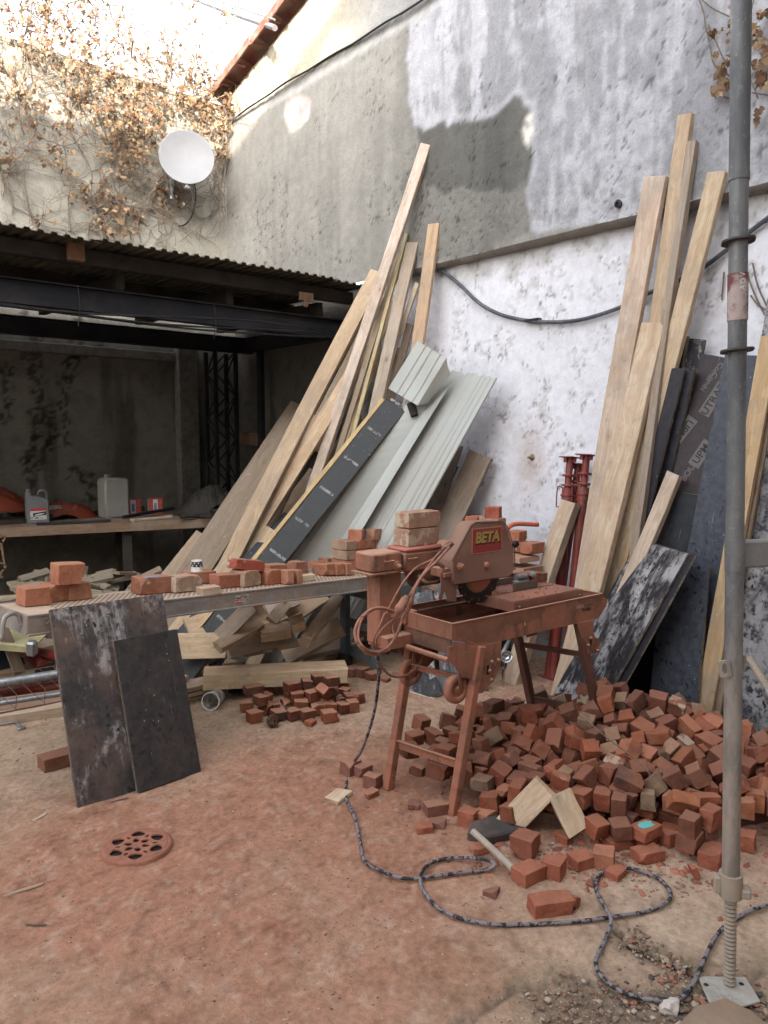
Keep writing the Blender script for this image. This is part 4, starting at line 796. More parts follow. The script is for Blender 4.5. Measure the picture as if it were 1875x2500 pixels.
# creeper at the upper right corner of the grey wall
v2 = root('wall_creeper', (XW-.03, 1.9, 3.6), 'sparse creeper with big curled leaves at the top right of the grey wall', 'creeper'); M2 = v2.matrix_world.inverted()
sm = MB()
for l in (((1700, -20), (1718, 30), (1722, 60), (1733, 110), (1745, 160), (1790, 190)), ((1730, 60), (1760, 130), (1775, 160)), ((1790, 130), (1830, 190), (1850, 240)), ((1845, -20), (1830, 60), (1860, 90), (1880, 100)), ((1760, 235), (1790, 243)), ((1835, 226), (1875, 232)), ((1715, 0), (1740, 20), (1780, 40))):
    sm.tube(smooth_path([P(u, v, 'x', XW-.03) for u, v in l], 4), .004, 4, caps=False)
for l in (((1825, 640), (1835, 690), (1855, 750), (1880, 800)), ((1838, 640), (1850, 700), (1880, 770)), ((1832, 720), (1850, 740), (1875, 762)), ((1700, 480), (1720, 500), (1745, 520)), ((1845, 420), (1860, 455), (1878, 470)), ((1810, 590), (1830, 560), (1870, 545)), ((1820, 850), (1830, 900), (1832, 960)), ((1757, 730), (1763, 690), (1772, 665))):
    sm.tube(smooth_path([P(u, v, 'x', XL-.025)+V((0, vr.gauss(0, .01), vr.gauss(0, .01))) for u, v in l], 4), [.006]*1 and .005, 4, caps=False)
link('stems', sm.me('stems', 'all', fix=False), STEM, v2, M2, kind='stuff')
for (u, v, s_) in ((1735, 72, 1.1), (1757, 66, .5), (1740, 135, .9), (1762, 185, 1.7), (1750, 205, 1.8), (1775, 190, 1.6), (1765, 165, 1.2), (1748, 222, 1.2), (1785, 145, 1.), (1790, 50, 1.), (1785, 75, .9), (1845, 30, 1.2), (1856, 60, 1.3), (1848, 95, 1.4), (1862, 140, 1.5), (1850, 150, 1.3), (1865, 180, 1.6), (1858, 200, 1.2), (1847, 270, 1.1), (1845, 285, .9), (1790, 10, .9), (1870, 20, 1.3), (1870, 110, 1.2), (1840, 75, 1.0), (1780, 98, .8)):
    for k in range(2):
        link('leaf', vr.choice(LV), LEAF, v2, M2 @ (Matrix.Translation(P(u+vr.gauss(0, 5), v+vr.gauss(0, 6), 'x', XW-.06-.03*k)) @ Euler((R(90)+vr.gauss(0, .4), vr.gauss(0, .4), R(-90)+vr.gauss(0, .5))).to_matrix().to_4x4() @ Matrix.Rotation(vr.gauss(3.14, .6), 4, 'Z') @ Matrix.Scale(s_*1.3, 4)))
def rect(name, bl, tl, tr_px, t, mat, col, label, cat, group, up_pt=None, xt=None, br=None, off=0, z0=0, y1=None, **k):
    """a rectangular board standing on its lower left corner; its bottom edge is level"""
    q0 = P(*bl, 'z', z0)
    if br is not None:
        e = (P(*br, 'z', z0)-q0).normalized(); d_ = ray(*tl); T = EYE+d_*((q0-EYE).dot(e)/d_.dot(e))
    else:
        T = P(*tl, 'x', xt) if xt else P(*tl, 'y', y1); h = V((T.x-q0.x, T.y-q0.y, 0)); e = V((h.y, -h.x, 0)).normalized(); e = -e if e.dot(_rt) < 0 else e
    n_ = e.cross(T-q0).normalized(); n_ = -n_ if n_.dot(EYE-T) < 0 else n_
    d_ = ray(*tr_px); TR = EYE+d_*((q0-EYE).dot(n_)/d_.dot(n_)); w_ = abs((TR-T).dot(e))
    o = board(name, q0+e*w_/2+n_*off, T+e*w_/2+n_*off, w_, t, n_, mat, col, label, cat, group, **k)
    o['w'] = w_; del o['w']; return o

# ------------------------------------------------------------------ planks, props and shuttering panels along the right wall
TAN = (.44, .32, .19); FRESH = (.52, .40, .26); GREYW = (.30, .25, .19); PINK = (.50, .39, .29); YEL = (.46, .30, .13); BRN = (.24, .16, .09)
GR = 'long boards leaning on the white wall'
def lean(name, ub, vb, ut, vt, xt, w_, t, col, label, cat='plank', group=GR, mat=None, zb=0, nrm=(-1, 0, .25), **k):
    return board(name, P(ub, vb, 'z', zb), P(ut, vt, 'x', xt), w_, t, nrm, mat or WOOD, col, label, cat, group, **k)
lean('plank', 1386, 1690, 1598, 431, 4.33, .145, .045, PINK, 'wide pale plank rising tall against the wall, second tallest behind the short one', dust=.15, ends=(0, .02))
lean('plank', 1366, 1713, 1593, 788, 4.24, .155, .05, FRESH, 'wide light plank standing in front, its square top halfway up the tall ones', dust=.25)
lean('plank', 1464, 1695, 1671, 277, 4.37, .088, .05, TAN, 'tallest plank of the right group, reaching high over the grey wall', dust=.1)
lean('plank', 1500, 1720, 1688, 345, 4.36, .05, .05, GREYW, 'thin greyish batten half hidden behind the tallest plank', 'batten', dust=.1)
lean('plank', 1412, 1690, 1748, 421, 4.31, .105, .045, (.50, .38, .23), 'yellowish knotty plank leaning furthest right, its top cut narrow', dust=.1, nrm=(-1, -.1, .25))
lean('plank', 1452, 1690, 1598, 1080, 4.22, .09, .05, (.36, .25, .14), 'darker tan board standing behind the yellowish knotty plank', dust=.1)
lean('batten', 1440, 1690, 1556, 1245, 4.12, .032, .03, YEL, 'short narrow batten in front of the darker tan board', 'batten', dust=.1)
lean('plank', 1242, 1668, 1386, 1224, 4.18, .115, .07, (.50, .41, .29), 'short wide pale plank leaning left of the red props', dust=.35)
lean('plank', 1497, 1500, 1643, 1155, 4.14, .085, .045, PINK, 'short pale board leaning over the dark panels', dust=.1, zb=.57)
# film-faced panels
NAVY = (.036, .040, .052); BLKP = (.016, .015, .019); BRNP = (.024, .017, .018)
GP = 'dark shuttering panels leaning on the right wall'
lean('plywood_strip', 1470, 1695, 1655, 900, 4.22, .08, .02, BLKP, 'narrow black plywood strip, leftmost behind the knotty plank', 'panel', GP, PLY, wear=.35)
lean('plywood_strip', 1520, 1700, 1667, 820, 4.34, .05, .035, BLKP, 'black plywood strip with raw brown edge, its top beside the star-splashed strip', 'panel', GP, PLY, wear=.1)
lean('plywood_strip', 1518, 1700, 1698, 829, 4.37, .11, .03, BLKP, 'tallest black plywood strip with white star-like splashes at its top', 'panel', GP, PLY, wear=.75)
lean('plywood_strip', 1494, 1690, 1680, 900, 4.26, .075, .03, (.022, .022, .028), 'plain black plywood strip leaning before the star-splashed one', 'panel', GP, PLY, wear=.2)
big = lean('plywood_sheet', 1570, 1740, 1785, 874, 4.35, .36, .018, BRNP, 'wide brown-black plywood sheet with grey maker lettering', 'panel', GP, PLY, wear=.02, bend=0, ends=(0, .04))
PRN = m_flat('grey_print', (.13, .115, .11), .6)
def on_board(o, u, v):
    """local position on the visible face of a board"""
    M = o.matrix_world; n = M.col[2].xyz; d = ray(u, v); t = (M.translation-EYE).dot(n)/d.dot(n); return M.inverted() @ (EYE+d*t)
def prt(s, u, v, ang, size, box=None, bcol=None):
    q = on_board(big, u, v); Mt = Matrix.Translation((q.x, q.y, .001)) @ Matrix.Rotation(R(ang), 4, 'Z')
    if box: link('print_block', MB().box((-box[0]/2, -box[1]/2, 0), (box[0]/2, box[1]/2, .0006)).me('print_block'), PRN, big, Mt); Mt = Mt @ Matrix.Translation((0, 0, .0012))
    text(s, size, bcol or PRN, big, Mt, bold=.001, ext=.0003)
PBK = m_flat('print_black', (.02, .018, .02), .5)
prt('BOULEAU', 1688, 1032, 152, .052); prt('UPM', 1671, 1048, 152, .062, (.16, .075), PBK)
prt('BOULEAU', 1695, 1132, -28+6, .052); prt('UPM', 1712, 1108, -28+6, .062, (.16, .075), PBK)
prt('UTRAT', 1742, 975, -22, .062, (.20, .075), PBK); prt('Combi', 1731, 932, 150, .045); prt('Combi', 1745, 908, 150, .045)
lean('plywood_sheet', 1648, 1765, 1822, 868, 4.25, .245, .018, NAVY, 'tall blue-black plywood panel standing before the lettered sheet, behind the steel post', 'panel', GP, PLY, wear=.42, bend=0)
lean('plywood_sheet', 1600, 1740, 1690, 1207, 4.20, .22, .02, (.016, .018, .022), 'short dark panel with white cement spots between the pale board and the blue-black panel', 'panel', GP, PLY, wear=.5)
lean('plank', 1704, 1800, 1879, 822, 4.17, .095, .03, YEL, 'old mould-stained yellowish plank right of the blue-black panel', dust=.0)
lean('plank', 1725, 1800, 1890, 860, 4.24, .10, .03, BRN, 'dark edge plank just behind the mould-stained yellowish plank', dust=.0)
lean('plywood_sheet', 1634, 1790, 1673, 1379, 4.02, .275, .022, NAVY, 'shorter blue-black panel with oval dents and pale edge, rising from the brick pile', 'panel', GP, PLY, wear=.22, bend=0)
for i, lb in enumerate(('foremost black plywood panel with white paint streaks leaning behind the saw legs', 'black plywood panel at the back of the stack leaning behind the saw legs')):
    rect('plywood_sheet', (1336+i*4, 1719), (1560+i*5, 1316-i*2), (1686+i*9, 1337+i*6), .014, PLY, BLKP, lb, 'panel', GP, xt=4.17, off=-.017*i, wear=.95 if i == 0 else .4)
for i in range(3):
    A = P(1795+i*14, 1800+i*3, 'z', 0)+V((i*.02, 0, 0)); B = P(1985+i*16, 700, 'x', 4.22+i*.03)
    board('plywood_sheet', A, B, .44, .021, (-1, 0, .25), PLY, (.03, .03, .038), ('white-splashed plywood panel at the right edge behind the threaded jack', 'second plywood panel behind the white-splashed one at the right edge', 'hindmost plywood panel of the stack at the right edge')[i], 'panel', GP, wear=1.15 if i == 0 else .4)
tag(link('tall_crate', MB().box((4.0, .4, 0), (4.42, .98, 2.05), .01).box((3.97, .42, .1), (4.0, .96, .18), .005).me('tall_crate'), BLK), 'black upright cupboard-like crate in the dark right edge of the frame', 'crate')
# black ply cut-offs under the saw
GQ = 'short plywood offcuts leaning behind the saw'
for i, (ub, vb, ut, vt, w_, we, lb) in enumerate(((1044, 1704, 1010, 1600, .19, .55, 'shortest black plywood offcut with pale edge, leftmost behind the saw legs'), (1084, 1697, 1030, 1445, .14, .9, 'grey plywood offcut with a pale edge seen between the saw legs'),
        (1112, 1694, 1068, 1440, .05, .7, 'thin plywood strip with pale edge behind the saw wheel'), (1132, 1697, 1090, 1420, .13, .8, 'speckled plywood offcut nearest the saw wheel'))):
    A = P(ub, vb, 'z', 0); tz = P(ut, vt, 'z', .2); yb = A.y+.28+.02*i; d = ray(ut, vt); B = EYE+d*((A.x+.22-EYE.x)/d.x)
    board('plywood_offcut', A, B, w_, .022, (-.8, -.65, .3), PLY, (.03, .03, .034), lb, 'plywood offcut', GQ, wear=we)
a = P(1183, 1683, 'z', .015); b = P(1250, 1550, 'x', 3.95); tag(link('galvanised_tube', MB().tube([a, b], .0145, 12).me('galvanised_tube', True), STEEL), 'slim galvanised tube leaning behind the saw between its legs', 'tube')
p = P(1236, 1603, 'x', 3.75); tag(link('lamp_reflector', MB().lathe([(0, .0), (.012, .0), (.02, .006), (.038, .03), (.040, .034), (.036, .034), (.02, .0), (.0, -.01)], 20, Matrix.Translation(p) @ V((-.7, -.7, .2)).to_track_quat('Z', 'Y').to_matrix().to_4x4()).box(tuple(p+V((.0, .02, -.30))), tuple(p+V((.015, .035, 0)))).me('lamp_reflector', True), m_plain('polished_metal', (.7, .7, .72), .18, 1., var=.05)), 'small shiny round metal reflector on a rod behind the saw', 'reflector')
# red steel props
for i, (ut, vt, ub, vb, lb) in enumerate(((1392, 1118, 1350, 1655, 'red steel prop with a looped handle, left of the pair against the white wall'), (1432, 1112, 1380, 1662, 'red steel prop, right of the pair, half hidden by the wide light plank'), (1412, 1135, 1340, 1650, 'red steel prop standing behind the pair, only its collar showing'))):
    A = P(ub, vb, 'z', 0); B = P(ut, vt, 'x', 4.33-.08*(i == 2)*-1); L_ = (B-A).length; pr_ = root('steel_prop', frame(A, B-A, (-1, 0, .2)), lb, 'steel prop', 'red steel props by the white wall')
    link('outer_tube', MB().tube([(0, 0, 0), (L_*.86, 0, 0)], .033, 14).tube([(L_*.80, 0, 0), (L_*.86, 0, 0)], .038, 14).me('outer_tube', True), REDP, pr_)
    link('inner_tube', MB().tube([(L_*.5, 0, 0), (L_, 0, 0)], .024, 12).me('inner_tube', True), REDP, pr_)
    link('head_plate', MB().box((L_, -.055, -.055), (L_+.007, .055, .055), .002).box((L_-.03, -.05, -.003), (L_, .05, .003)).box((L_-.03, -.003, -.05), (L_, .003, .05)).me('head_plate'), REDP, pr_)
    link('base_plate', MB().box((-.006, -.055, -.055), (0, .055, .055), .002).me('base_plate'), REDP, pr_)
    for k in (0, 1, 2): link('collar', MB().lathe([(.026, -.008), (.044, -.007), (.046, 0), (.044, .007), (.026, .008)], 14, Matrix.Translation((L_*(.83+.045*k), 0, 0)) @ Matrix.Rotation(R(90), 4, 'Y')).me('collar', True), REDP, pr_)
    if i < 2: link('handle', MB().tube(smooth_path([(L_*.86, .03, .0), (L_*.87, .075, .0), (L_*.85, .085, 0), (L_*.79, .083, 0), (L_*.775, .075, 0), (L_*.785, .03, 0)], 4), .005, 7).me('handle', True), REDP, pr_)
# stack of planks behind the saw
GS = 'planks stacked behind the saw'
st = [(.86, .02, .035, FRESH), (.80, 0, .04, GREYW), (.72, -.04, .035, TAN), (.64, .03, .03, GREYW), (.57, -.03, .04, BRN), (.50, .02, .035, GREYW), (.42, 0, .04, BRN)]
names = ('topmost', 'second from the top', 'third from the top', 'fourth from the top', 'fifth from the top', 'sixth from the top', 'lowest')
for i, (z, off, t, col) in enumerate(st):
    A = V((3.93+off, 3.96+off, z)); B = V((3.93-off*.5, 3.05+off, z-.02+off*.3)); board('stacked_plank', A, B, .2, t, (0, 0, 1), WOOD, col, 'plank in the stack behind the saw, '+names[i], 'plank', GS, dust=.6)
    board('stacked_plank', A+V((.22, 0, -.01)), B+V((.22, .30, .0)), .2, t, (0, 0, 1), WOOD, col, 'wall-side plank in the stack behind the saw, '+names[i], 'plank', GS, dust=.6)
for (y, lb) in ((3.8, 'rear'), (3.45, 'front')):
    tag(link('stack_trestle', MB().box((3.83, y-.04, 0), (3.89, y+.04, .385), .004).box((4.10, y-.04, 0), (4.16, y+.04, .385), .004).box((3.81, y-.035, .31), (4.18, y+.035, .382), .004).me('stack_trestle'), DKW), lb+' low dark trestle carrying the plank stack behind the saw', 'trestle')
# ------------------------------------------------------------------ scaffold post on its screw jack
pb = P(1781, 2412, 'z', 0); ptop = P(1810, -30, 'y', pb.y+.06); ax = (ptop-pb).normalized(); L_ = (ptop-pb).length+.4
Mp = frame(pb, ax, (-.3, -1, 0)); post = root('scaffold_standard', Mp, 'tall dusty grey steel scaffold post on a threaded base jack', 'scaffold post')
def hp_(u, v):
    d = ray(u, v); q = Mp.inverted(); o_ = q @ EYE; d_ = q.to_3x3() @ d; t = -o_.z/d_.z; return (o_+d_*t).x
h1 = hp_(1783, 2160); h2 = hp_(1798, 430)
def m_post():
    s = NT('scaffold_steel'); x = s.n('SeparateXYZ', (s.obj,)).outputs[0]; n1 = s.noise(s.map(s.obj, (.3, 1, 1)), 16, 5, .65); n2 = s.noise(s.obj, 70, 3, .6)
    c = s.mix(s.ramp(n1, .35, .65), (.15, .15, .15), (.085, .087, .092)); k = s.ramp(s.math('ADD', x, s.math('MULTIPLY', n1, .5)), h1+.45, h1+1.25)
    c = s.mix(s.math('SUBTRACT', 1, k), c, s.mix(s.ramp(n1, .4, .65), (.31, .26, .215), (.19, .165, .14))); c = s.mix(s.math('MULTIPLY', s.ramp(n2, .6, .7), .4), c, (.3, .27, .24))
    return s.fin(c, s.ramp(n1, .3, .7, .4, .65), s.bump(s.math('ADD', n1, n2), .25, .002), .12, .4)
PM = m_post()
link('tube', MB().tube([(h1, 0, 0), (h1+(h2-h1)*.5, 0, 0), (h2, 0, 0)], .0242, 28).tube([(h2+.001, 0, 0), (L_, 0, 0)], .0258, 28).me('tube', True), PM, post)
link('joint_ring', MB().tube([(h2-.01, 0, 0), (h2+.012, 0, 0)], .0266, 28).me('joint_ring', True), PM, post)
th = []; nth = int((h1-.02)/.0125)
pts = []; rs__ = []
for i in range(nth*2+1): pts.append((.012+i*.00625, 0, 0)); rs__.append(.0178 if i % 2 else .0146)
link('threaded_jack', MB().tube(pts, rs__, 22).me('threaded_jack', True), m_plain('dusty_threaded_steel', (.30, .25, .20), .75, .0, scale=30, dust=.6, dcol=(.36, .28, .21)), post)
DN = bpy.data.materials['dusty_threaded_steel']
wn = root('wing_nut', Mp @ Matrix.Translation((h1, 0, 0)), 'cast wing nut carrying the scaffold post on its jack', 'nut'); wn.parent = post; wn.matrix_parent_inverse = Mp.inverted()
for k_ in ('category', 'label'): del wn[k_]
link('nut_body', MB().tube([(-.035, 0, 0), (.035, 0, 0)], [.031, .033], 20).me('nut_body', True), DN, wn)
link('nut_lug', MB().box((-.028, -.02, .026), (-.002, .024, .052), .004, Matrix.Rotation(R(50), 4, 'X')).me('nut_lug'), DN, wn)
link('nut_lug', MB().box((-.026, -.014, .026), (.024, .014, .046), .004, Matrix.Rotation(R(-130), 4, 'X')).me('nut_lug'), DN, wn)
bp = []
for (u, v) in ((1706, 2392), (1713, 2386), (1820, 2388), (1857, 2447), (1810, 2461), (1761, 2466), (1730, 2447)): q = P(u, v, 'z', .006); bp.append((q.x, q.y))
o = link('base_plate', MB().prism(bp[::-1], .004, .011, 'z').me('base_plate', bevel=.002), m_plain('cement_crusted_plate', (.38, .35, .31), .85, .1, scale=14, var=.4, dust=.5, dcol=(.5, .45, .38)), post, Mp.inverted())
for (u, v) in ((1724, 2404), (1810, 2402)): q = P(u, v, 'z', .011); link('bolt_hole', MB().lathe([(0, 0.0006), (.007, .0006), (.0075, 0)], 12, Matrix.Translation(q)).me('bolt_hole'), LBK, post, Mp.inverted())
def flange(h, r_, seed):
    n_ = 28; prof_o = [r_*(.86+.14*abs(math.cos(2*(2*math.pi*k/n_)))) for k in range(n_)]
    vs = [(x, prof_o[k]*math.cos(2*math.pi*k/n_), prof_o[k]*math.sin(2*math.pi*k/n_)) for x in (-.0025, .0025) for k in range(n_)]+[(x, .026*math.cos(2*math.pi*k/n_), .026*math.sin(2*math.pi*k/n_)) for x in (-.0025, .0025) for k in range(n_)]
    fs = []
    for k in range(n_):
        k2 = (k+1) % n_; fs += [(k, k2, n_+k2, n_+k), (2*n_+k, k, n_+k, 3*n_+k)[:0] or (n_+k, n_+k2, 3*n_+k2, 3*n_+k), (k2, k, 2*n_+k, 2*n_+k2)]
    return mesh('flange', vs, fs), h
for (u, v) in ((1801, 589), (1797, 856)):
    me_, h = flange(hp_(u, v), .047, 1); o = link('flange', me_, m_plain('dark_flange%d' % v, (.07, .06, .055), .6, .5), post, Matrix.Translation((h, 0, 0)) @ Matrix.Rotation(R(4), 4, 'Y'))
ha, hb_ = hp_(1795, 783), hp_(1795, 668)
link('red_band', MB().tube([(ha, 0, 0), (hb_, 0, 0)], .0262, 28, caps=False).me('red_band', True), m_plain('worn_red_sticker', (.13, .035, .033), .6, scale=14, var=.4, dust=.85, dcol=(.40, .33, .30), lo=.46, hi=.6), post)
def on_tube(s, h, ang, size, rot):
    me_ = text_mesh(s, size, ext=.0002, bold=.0004); rr_ = .0268
    for v_ in me_.vertices:
        x, y, z = v_.co; xx_, yy_ = (x*math.cos(rot)-y*math.sin(rot), x*math.sin(rot)+y*math.cos(rot)); a_ = ang+yy_/rr_; v_.co = (h+xx_, math.sin(a_)*(rr_+z), math.cos(a_)*(rr_+z))
    return me_
for s_, v_ in (('D', 690), ('A', 706), ('V', 674)): link('band_letter', on_tube(s_, hp_(1792, v_), .35, .020, 0), LBW, post)
tg = hp_(1788, 1622)
for sgn, lb in ((1, 'l'), (-1, 'r')):
    n_ = 20; out = []; inn = []
    for k in range(n_):
        a_ = 2*math.pi*k/n_; q_ = max(abs(math.cos(a_))/.026, abs(math.sin(a_))/.017); r_ = 1/q_*.93 if True else 0; r_ = min(r_, .030)
        out.append((r_*math.cos(a_), r_*math.sin(a_))); inn.append((.016*math.cos(a_), .007*math.sin(a_)))
    vs = [(x, y, z) for z in (-.003, .003) for (x, y) in out]+[(x, y, z) for z in (-.003, .003) for (x, y) in inn]; fs = []
    for k in range(n_):
        k2 = (k+1) % n_; fs += [(k, k2, n_+k2, n_+k), (2*n_+k2, 2*n_+k, 3*n_+k, 3*n_+k2), (k2, k, 2*n_+k, 2*n_+k2), (n_+k, n_+k2, 3*n_+k2, 3*n_+k)]
    link('pinned_lug', mesh('pinned_lug', vs, fs), PM, post, Matrix.Translation((tg-.006+.012*(sgn < 0), sgn*.038, .004)) @ Matrix.Rotation(R(sgn*-35), 4, 'X') @ Matrix.Rotation(R(8), 4, 'Z'))
hb2 = hp_(1795, 1355); br = P(1990, 1360, 'y', Mp.translation.y-.10)
bA = Mp @ V((hb2, 0, 0)); bB = bA+V((1, -.50, -.0)).normalized()*.8
me_ = beam_mesh('guard_rail', .75, .078, .03, ch=.006, rough=.0003, n=4); tag(link('guard_rail', me_, m_plain('galvanised_rail', (.25, .25, .245), .5, .5, scale=12, var=.25, dust=.3, dcol=(.35, .31, .27)), None, frame(bA+(bB-bA).normalized()*.022+V((0, 0, .0)), bB-bA, (-.5, -1, 0))), 'flat grey steel rail joining the scaffold post from the right edge', 'rail')
link('weld_collar', MB().tube([(hb2-.045, 0, 0), (hb2+.045, 0, 0)], .0262, 24).me('weld_collar', True), PM, post)
a = P(1830, 1608, 'y', pb.y+.12); b = P(1895, 1712, 'y', pb.y+.0); d_ = b-a; n_ = int(d_.length/.004); 
rdj = root('threaded_rod', a, 'loose threaded jack rod slanting in from the right edge', 'threaded rod')
link('thread', MB().tube([(d_*(i/n_)) for i in range(n_+1)], [.0128 if i % 2 else .0108 for i in range(n_+1)], 18).me('thread', True), DN, rdj)
link('nut', MB().lathe([(.012, -.012), (.022, -.012), (.024, .0), (.022, .012), (.012, .012)], 18, Matrix.Translation(d_*.86) @ d_.to_track_quat('Z', 'Y').to_matrix().to_4x4()).me('nut', True), STEEL, rdj)
link('tail_tube', MB().tube([d_*.88, d_*(-(a.z-.02)/d_.z)], .02, 16).me('tail_tube', True), STEEL, rdj)
# ------------------------------------------------------------------ timbers and cladding leaning in the far corner
GL = 'boards and battens leaning in the far corner'
def ext(u1, v1, u2, v2, v): return u1+(u2-u1)*(v-v1)/(v2-v1)
def leanl(name, u1, v1, u2, v2, vb, xt, w_, t, col, label, cat='board', nrm=(-.75, -.55, .35), mat=None, zb=0, group=GL, **k):
    ub = ext(u1, v1, u2, v2, vb); return board(name, P(ub, vb, 'z', zb), P(u1, v1, 'x', xt), w_, t, nrm, mat or WOOD, col, label, cat, group, **k)
leanl('batten', 1038, 352, 752, 1210, 1552, 4.38, .085, .06, (.54, .44, .36), 'tall pale pinkish batten, the longest, its top high on the grey wall', 'batten', dust=.1)
leanl('board', 922, 662, 602, 1290, 1600, 4.38, .14, .04, (.42, .31, .18), 'long tan board just left of the tall pinkish batten', dust=.1)
leanl('board', 738, 990, 548, 1283, 1565, 4.38, .25, .035, (.27, .225, .165), 'wide weathered board with pointed top, leftmost of the wide ones', dust=.1, nrm=(-.6, -.7, .4), taper=.0, ends=(0, .0))
leanl('board', 810, 985, 644, 1293, 1590, 4.36, .08, .04, (.40, .30, .17), 'narrow tan board tucked right of the long tan board', dust=.1)
leanl('board', 1058, 546, 992, 978, 1560, 4.38, .105, .035, (.44, .29, .16), 'orange-brown board on the white wall just above the cladding sheet', nrm=(-1, -.25, .3), dust=.0)
leanl('board', 1006, 592, 926, 968, 1600, 4.38, .105, .035, (.34, .27, .20), 'greyish board with a notched top beside the orange-brown board', nrm=(-.9, -.35, .3), dust=.0)
leanl('lath', 992, 569, 858, 1069, 1600, 4.38, .03, .03, (.42, .33, .15), 'thin yellowish lath with splintered top', 'lath', dust=0.)
leanl('lath', 976, 618, 840, 1069, 1600, 4.36, .045, .025, (.23, .17, .10), 'thin brown lath left of the splintered yellowish one', 'lath', dust=0.)
leanl('board', 965, 738, 702, 1160, 1585, 4.34, .13, .035, (.46, .32, .18), 'orange tan board crossing behind the greyish notched board', dust=0.)
leanl('lath', 928, 857, 842, 1069, 1600, 4.30, .05, .03, (.36, .26, .14), 'short brown lath under the orange tan board', 'lath', dust=0.)
leanl('lath', 868, 935, 770, 1160, 1600, 4.25, .04, .04, (.30, .22, .14), 'dull square lath right of the tall pinkish batten foot', 'lath', dust=0.)
leanl('board', 978, 850, 930, 1010, 1560, 4.36, .08, .03, (.22, .15, .10), 'dark reddish board behind the cladding, below the notched board', dust=0.)
leanl('lath', 880, 1020, 800, 1150, 1590, 4.15, .07, .02, (.20, .16, .12), 'cracked grey lath ending beside the yellow-edged panel', 'lath', dust=0.)
leanl('lath', 830, 1075, 770, 1180, 1580, 4.1, .06, .02, (.30, .24, .17), 'split weathered lath low beside the yellow-edged panel', 'lath', dust=0.)
def leany(name, u1, v1, u2, v2, vb, yt, w_, t, col, label, cat='board', nrm=(-.6, -.7, .4), mat=None, zb=0, **k):
    ub = ext(u1, v1, u2, v2, vb); return board(name, P(ub, vb, 'z', zb), P(u1, v1, 'y', yt), w_, t, nrm, mat or WOOD, col, label, cat, GL, **k)
leany('board', 494, 1302, 400, 1420, 1580, 6.1, .125, .06, (.40, .32, .22), 'short grey-tan plank with a dark knot end, leftmost of the leaning wood', dust=.15)
leany('board', 646, 1278, 500, 1470, 1600, 5.15, .21, .03, (.47, .36, .22), 'short wide tan board with a square top leaning over the others', dust=.15)
leany('board', 770, 1150, 560, 1440, 1600, 5.3, .12, .03, (.50, .37, .22), 'knotty pale board rising behind the short wide tan board', dust=.1)
for i, (u1, v1, u2, v2, xt_, w_, c_, lb) in enumerate(((1018, 690, 905, 1010, 4.37, .04, (.44, .36, .24), 'slim pale lath beside the notched greyish board'), (942, 700, 760, 1080, 4.37, .05, (.40, .31, .20), 'slim tan lath just right of the tall pinkish batten'), (890, 800, 660, 1230, 4.36, .07, (.47, .37, .25), 'pale board between the long tan board and the tall batten'),
   (850, 930, 700, 1180, 4.3, .06, (.30, .24, .17), 'greyish short board low in the fan of timbers'), (900, 905, 815, 1110, 4.28, .035, (.48, .39, .27), 'thin pale lath low beside the formwork panel'), (760, 1010, 600, 1270, 4.33, .10, (.42, .34, .23), 'middling tan board overlapping the wide weathered one'), (1000, 790, 950, 985, 4.37, .06, (.30, .22, .15), 'brown board behind the top of the formwork panel'))):
    leanl('board', u1, v1, u2, v2, 1570-4*i, xt_, w_, .028, c_, lb, dust=0.)
# yellow-edged black formwork beam
A = P(ext(966, 985, 660, 1370, 1665), 1665, 'z', 0); B = P(966, 988, 'x', 3.86)
fb = board('formwork_sheet', A, B, .175, .06, (-.5, -.72, .5), PLY, (.016, .018, .020), 'black formwork panel with yellow edge and chalky bars leaning beside the pale cladding', 'panel', GL, wear=.12, bend=0)
Lf_ = (B-A).length
o = link('yellow_edge', beam_mesh('yellow_edge', Lf_-.02, .03, .075, seed=3, n=8, rough=.004), WOOD, fb, Matrix.Translation((.01, .1035, .008)), (.50, .34, .12), dust=.0)
CHK = m_plain('chalk_smear', (.30, .29, .28), .9, scale=60, var=.6, dust=1., dcol=(.05, .05, .05), lo=.5, hi=.56)
for i in range(8): x = .5+i*.29; link('chalk_bar', MB().box((x, -.068+rnd.uniform(-.01, .01), .0), (x+.02, .06, .0008), 0, Matrix.Rotation(.0, 4, 'Z')).me('chalk_bar'), CHK, fb)
leanl('panel_strip', 706, 1256, 600, 1374, 1640, 3.45, .10, .03, (.018, .02, .028), 'blue-black panel strip lying under the yellow-edged panel', 'panel', mat=PLY, wear=.5)
leanl('panel_strip', 762, 1292, 700, 1378, 1650, 3.38, .07, .025, (.018, .02, .022), 'black and white speckled strip between the formwork panel and the cladding', 'panel', mat=PLY, wear=1.2)
leanl('board', 786, 1297, 740, 1385, 1640, 3.40, .09, .03, (.48, .38, .24), 'short pale board standing before the cladding foot', nrm=(-.5, -.8, .2), dust=.3)
leanl('board', 1172, 1110, 1087, 1286, 1590, 4.36, .20, .035, (.21, .17, .125), 'weathered grey-brown plank with rounded top right of the cladding', nrm=(-1, -.3, .35), dust=.1)
leanl('board', 1112, 1085, 1050, 1270, 1590, 4.42, .12, .03, (.15, .115, .085), 'dark brown board behind the weathered plank, by the cladding edge', nrm=(-1, -.3, .35), dust=.1)
leanl('board', 1090, 1130, 1010, 1290, 1590, 4.40, .22, .02, (.05, .04, .035), 'very dark board in the shadow under the cladding edge', nrm=(-1, -.3, .35), dust=.0)
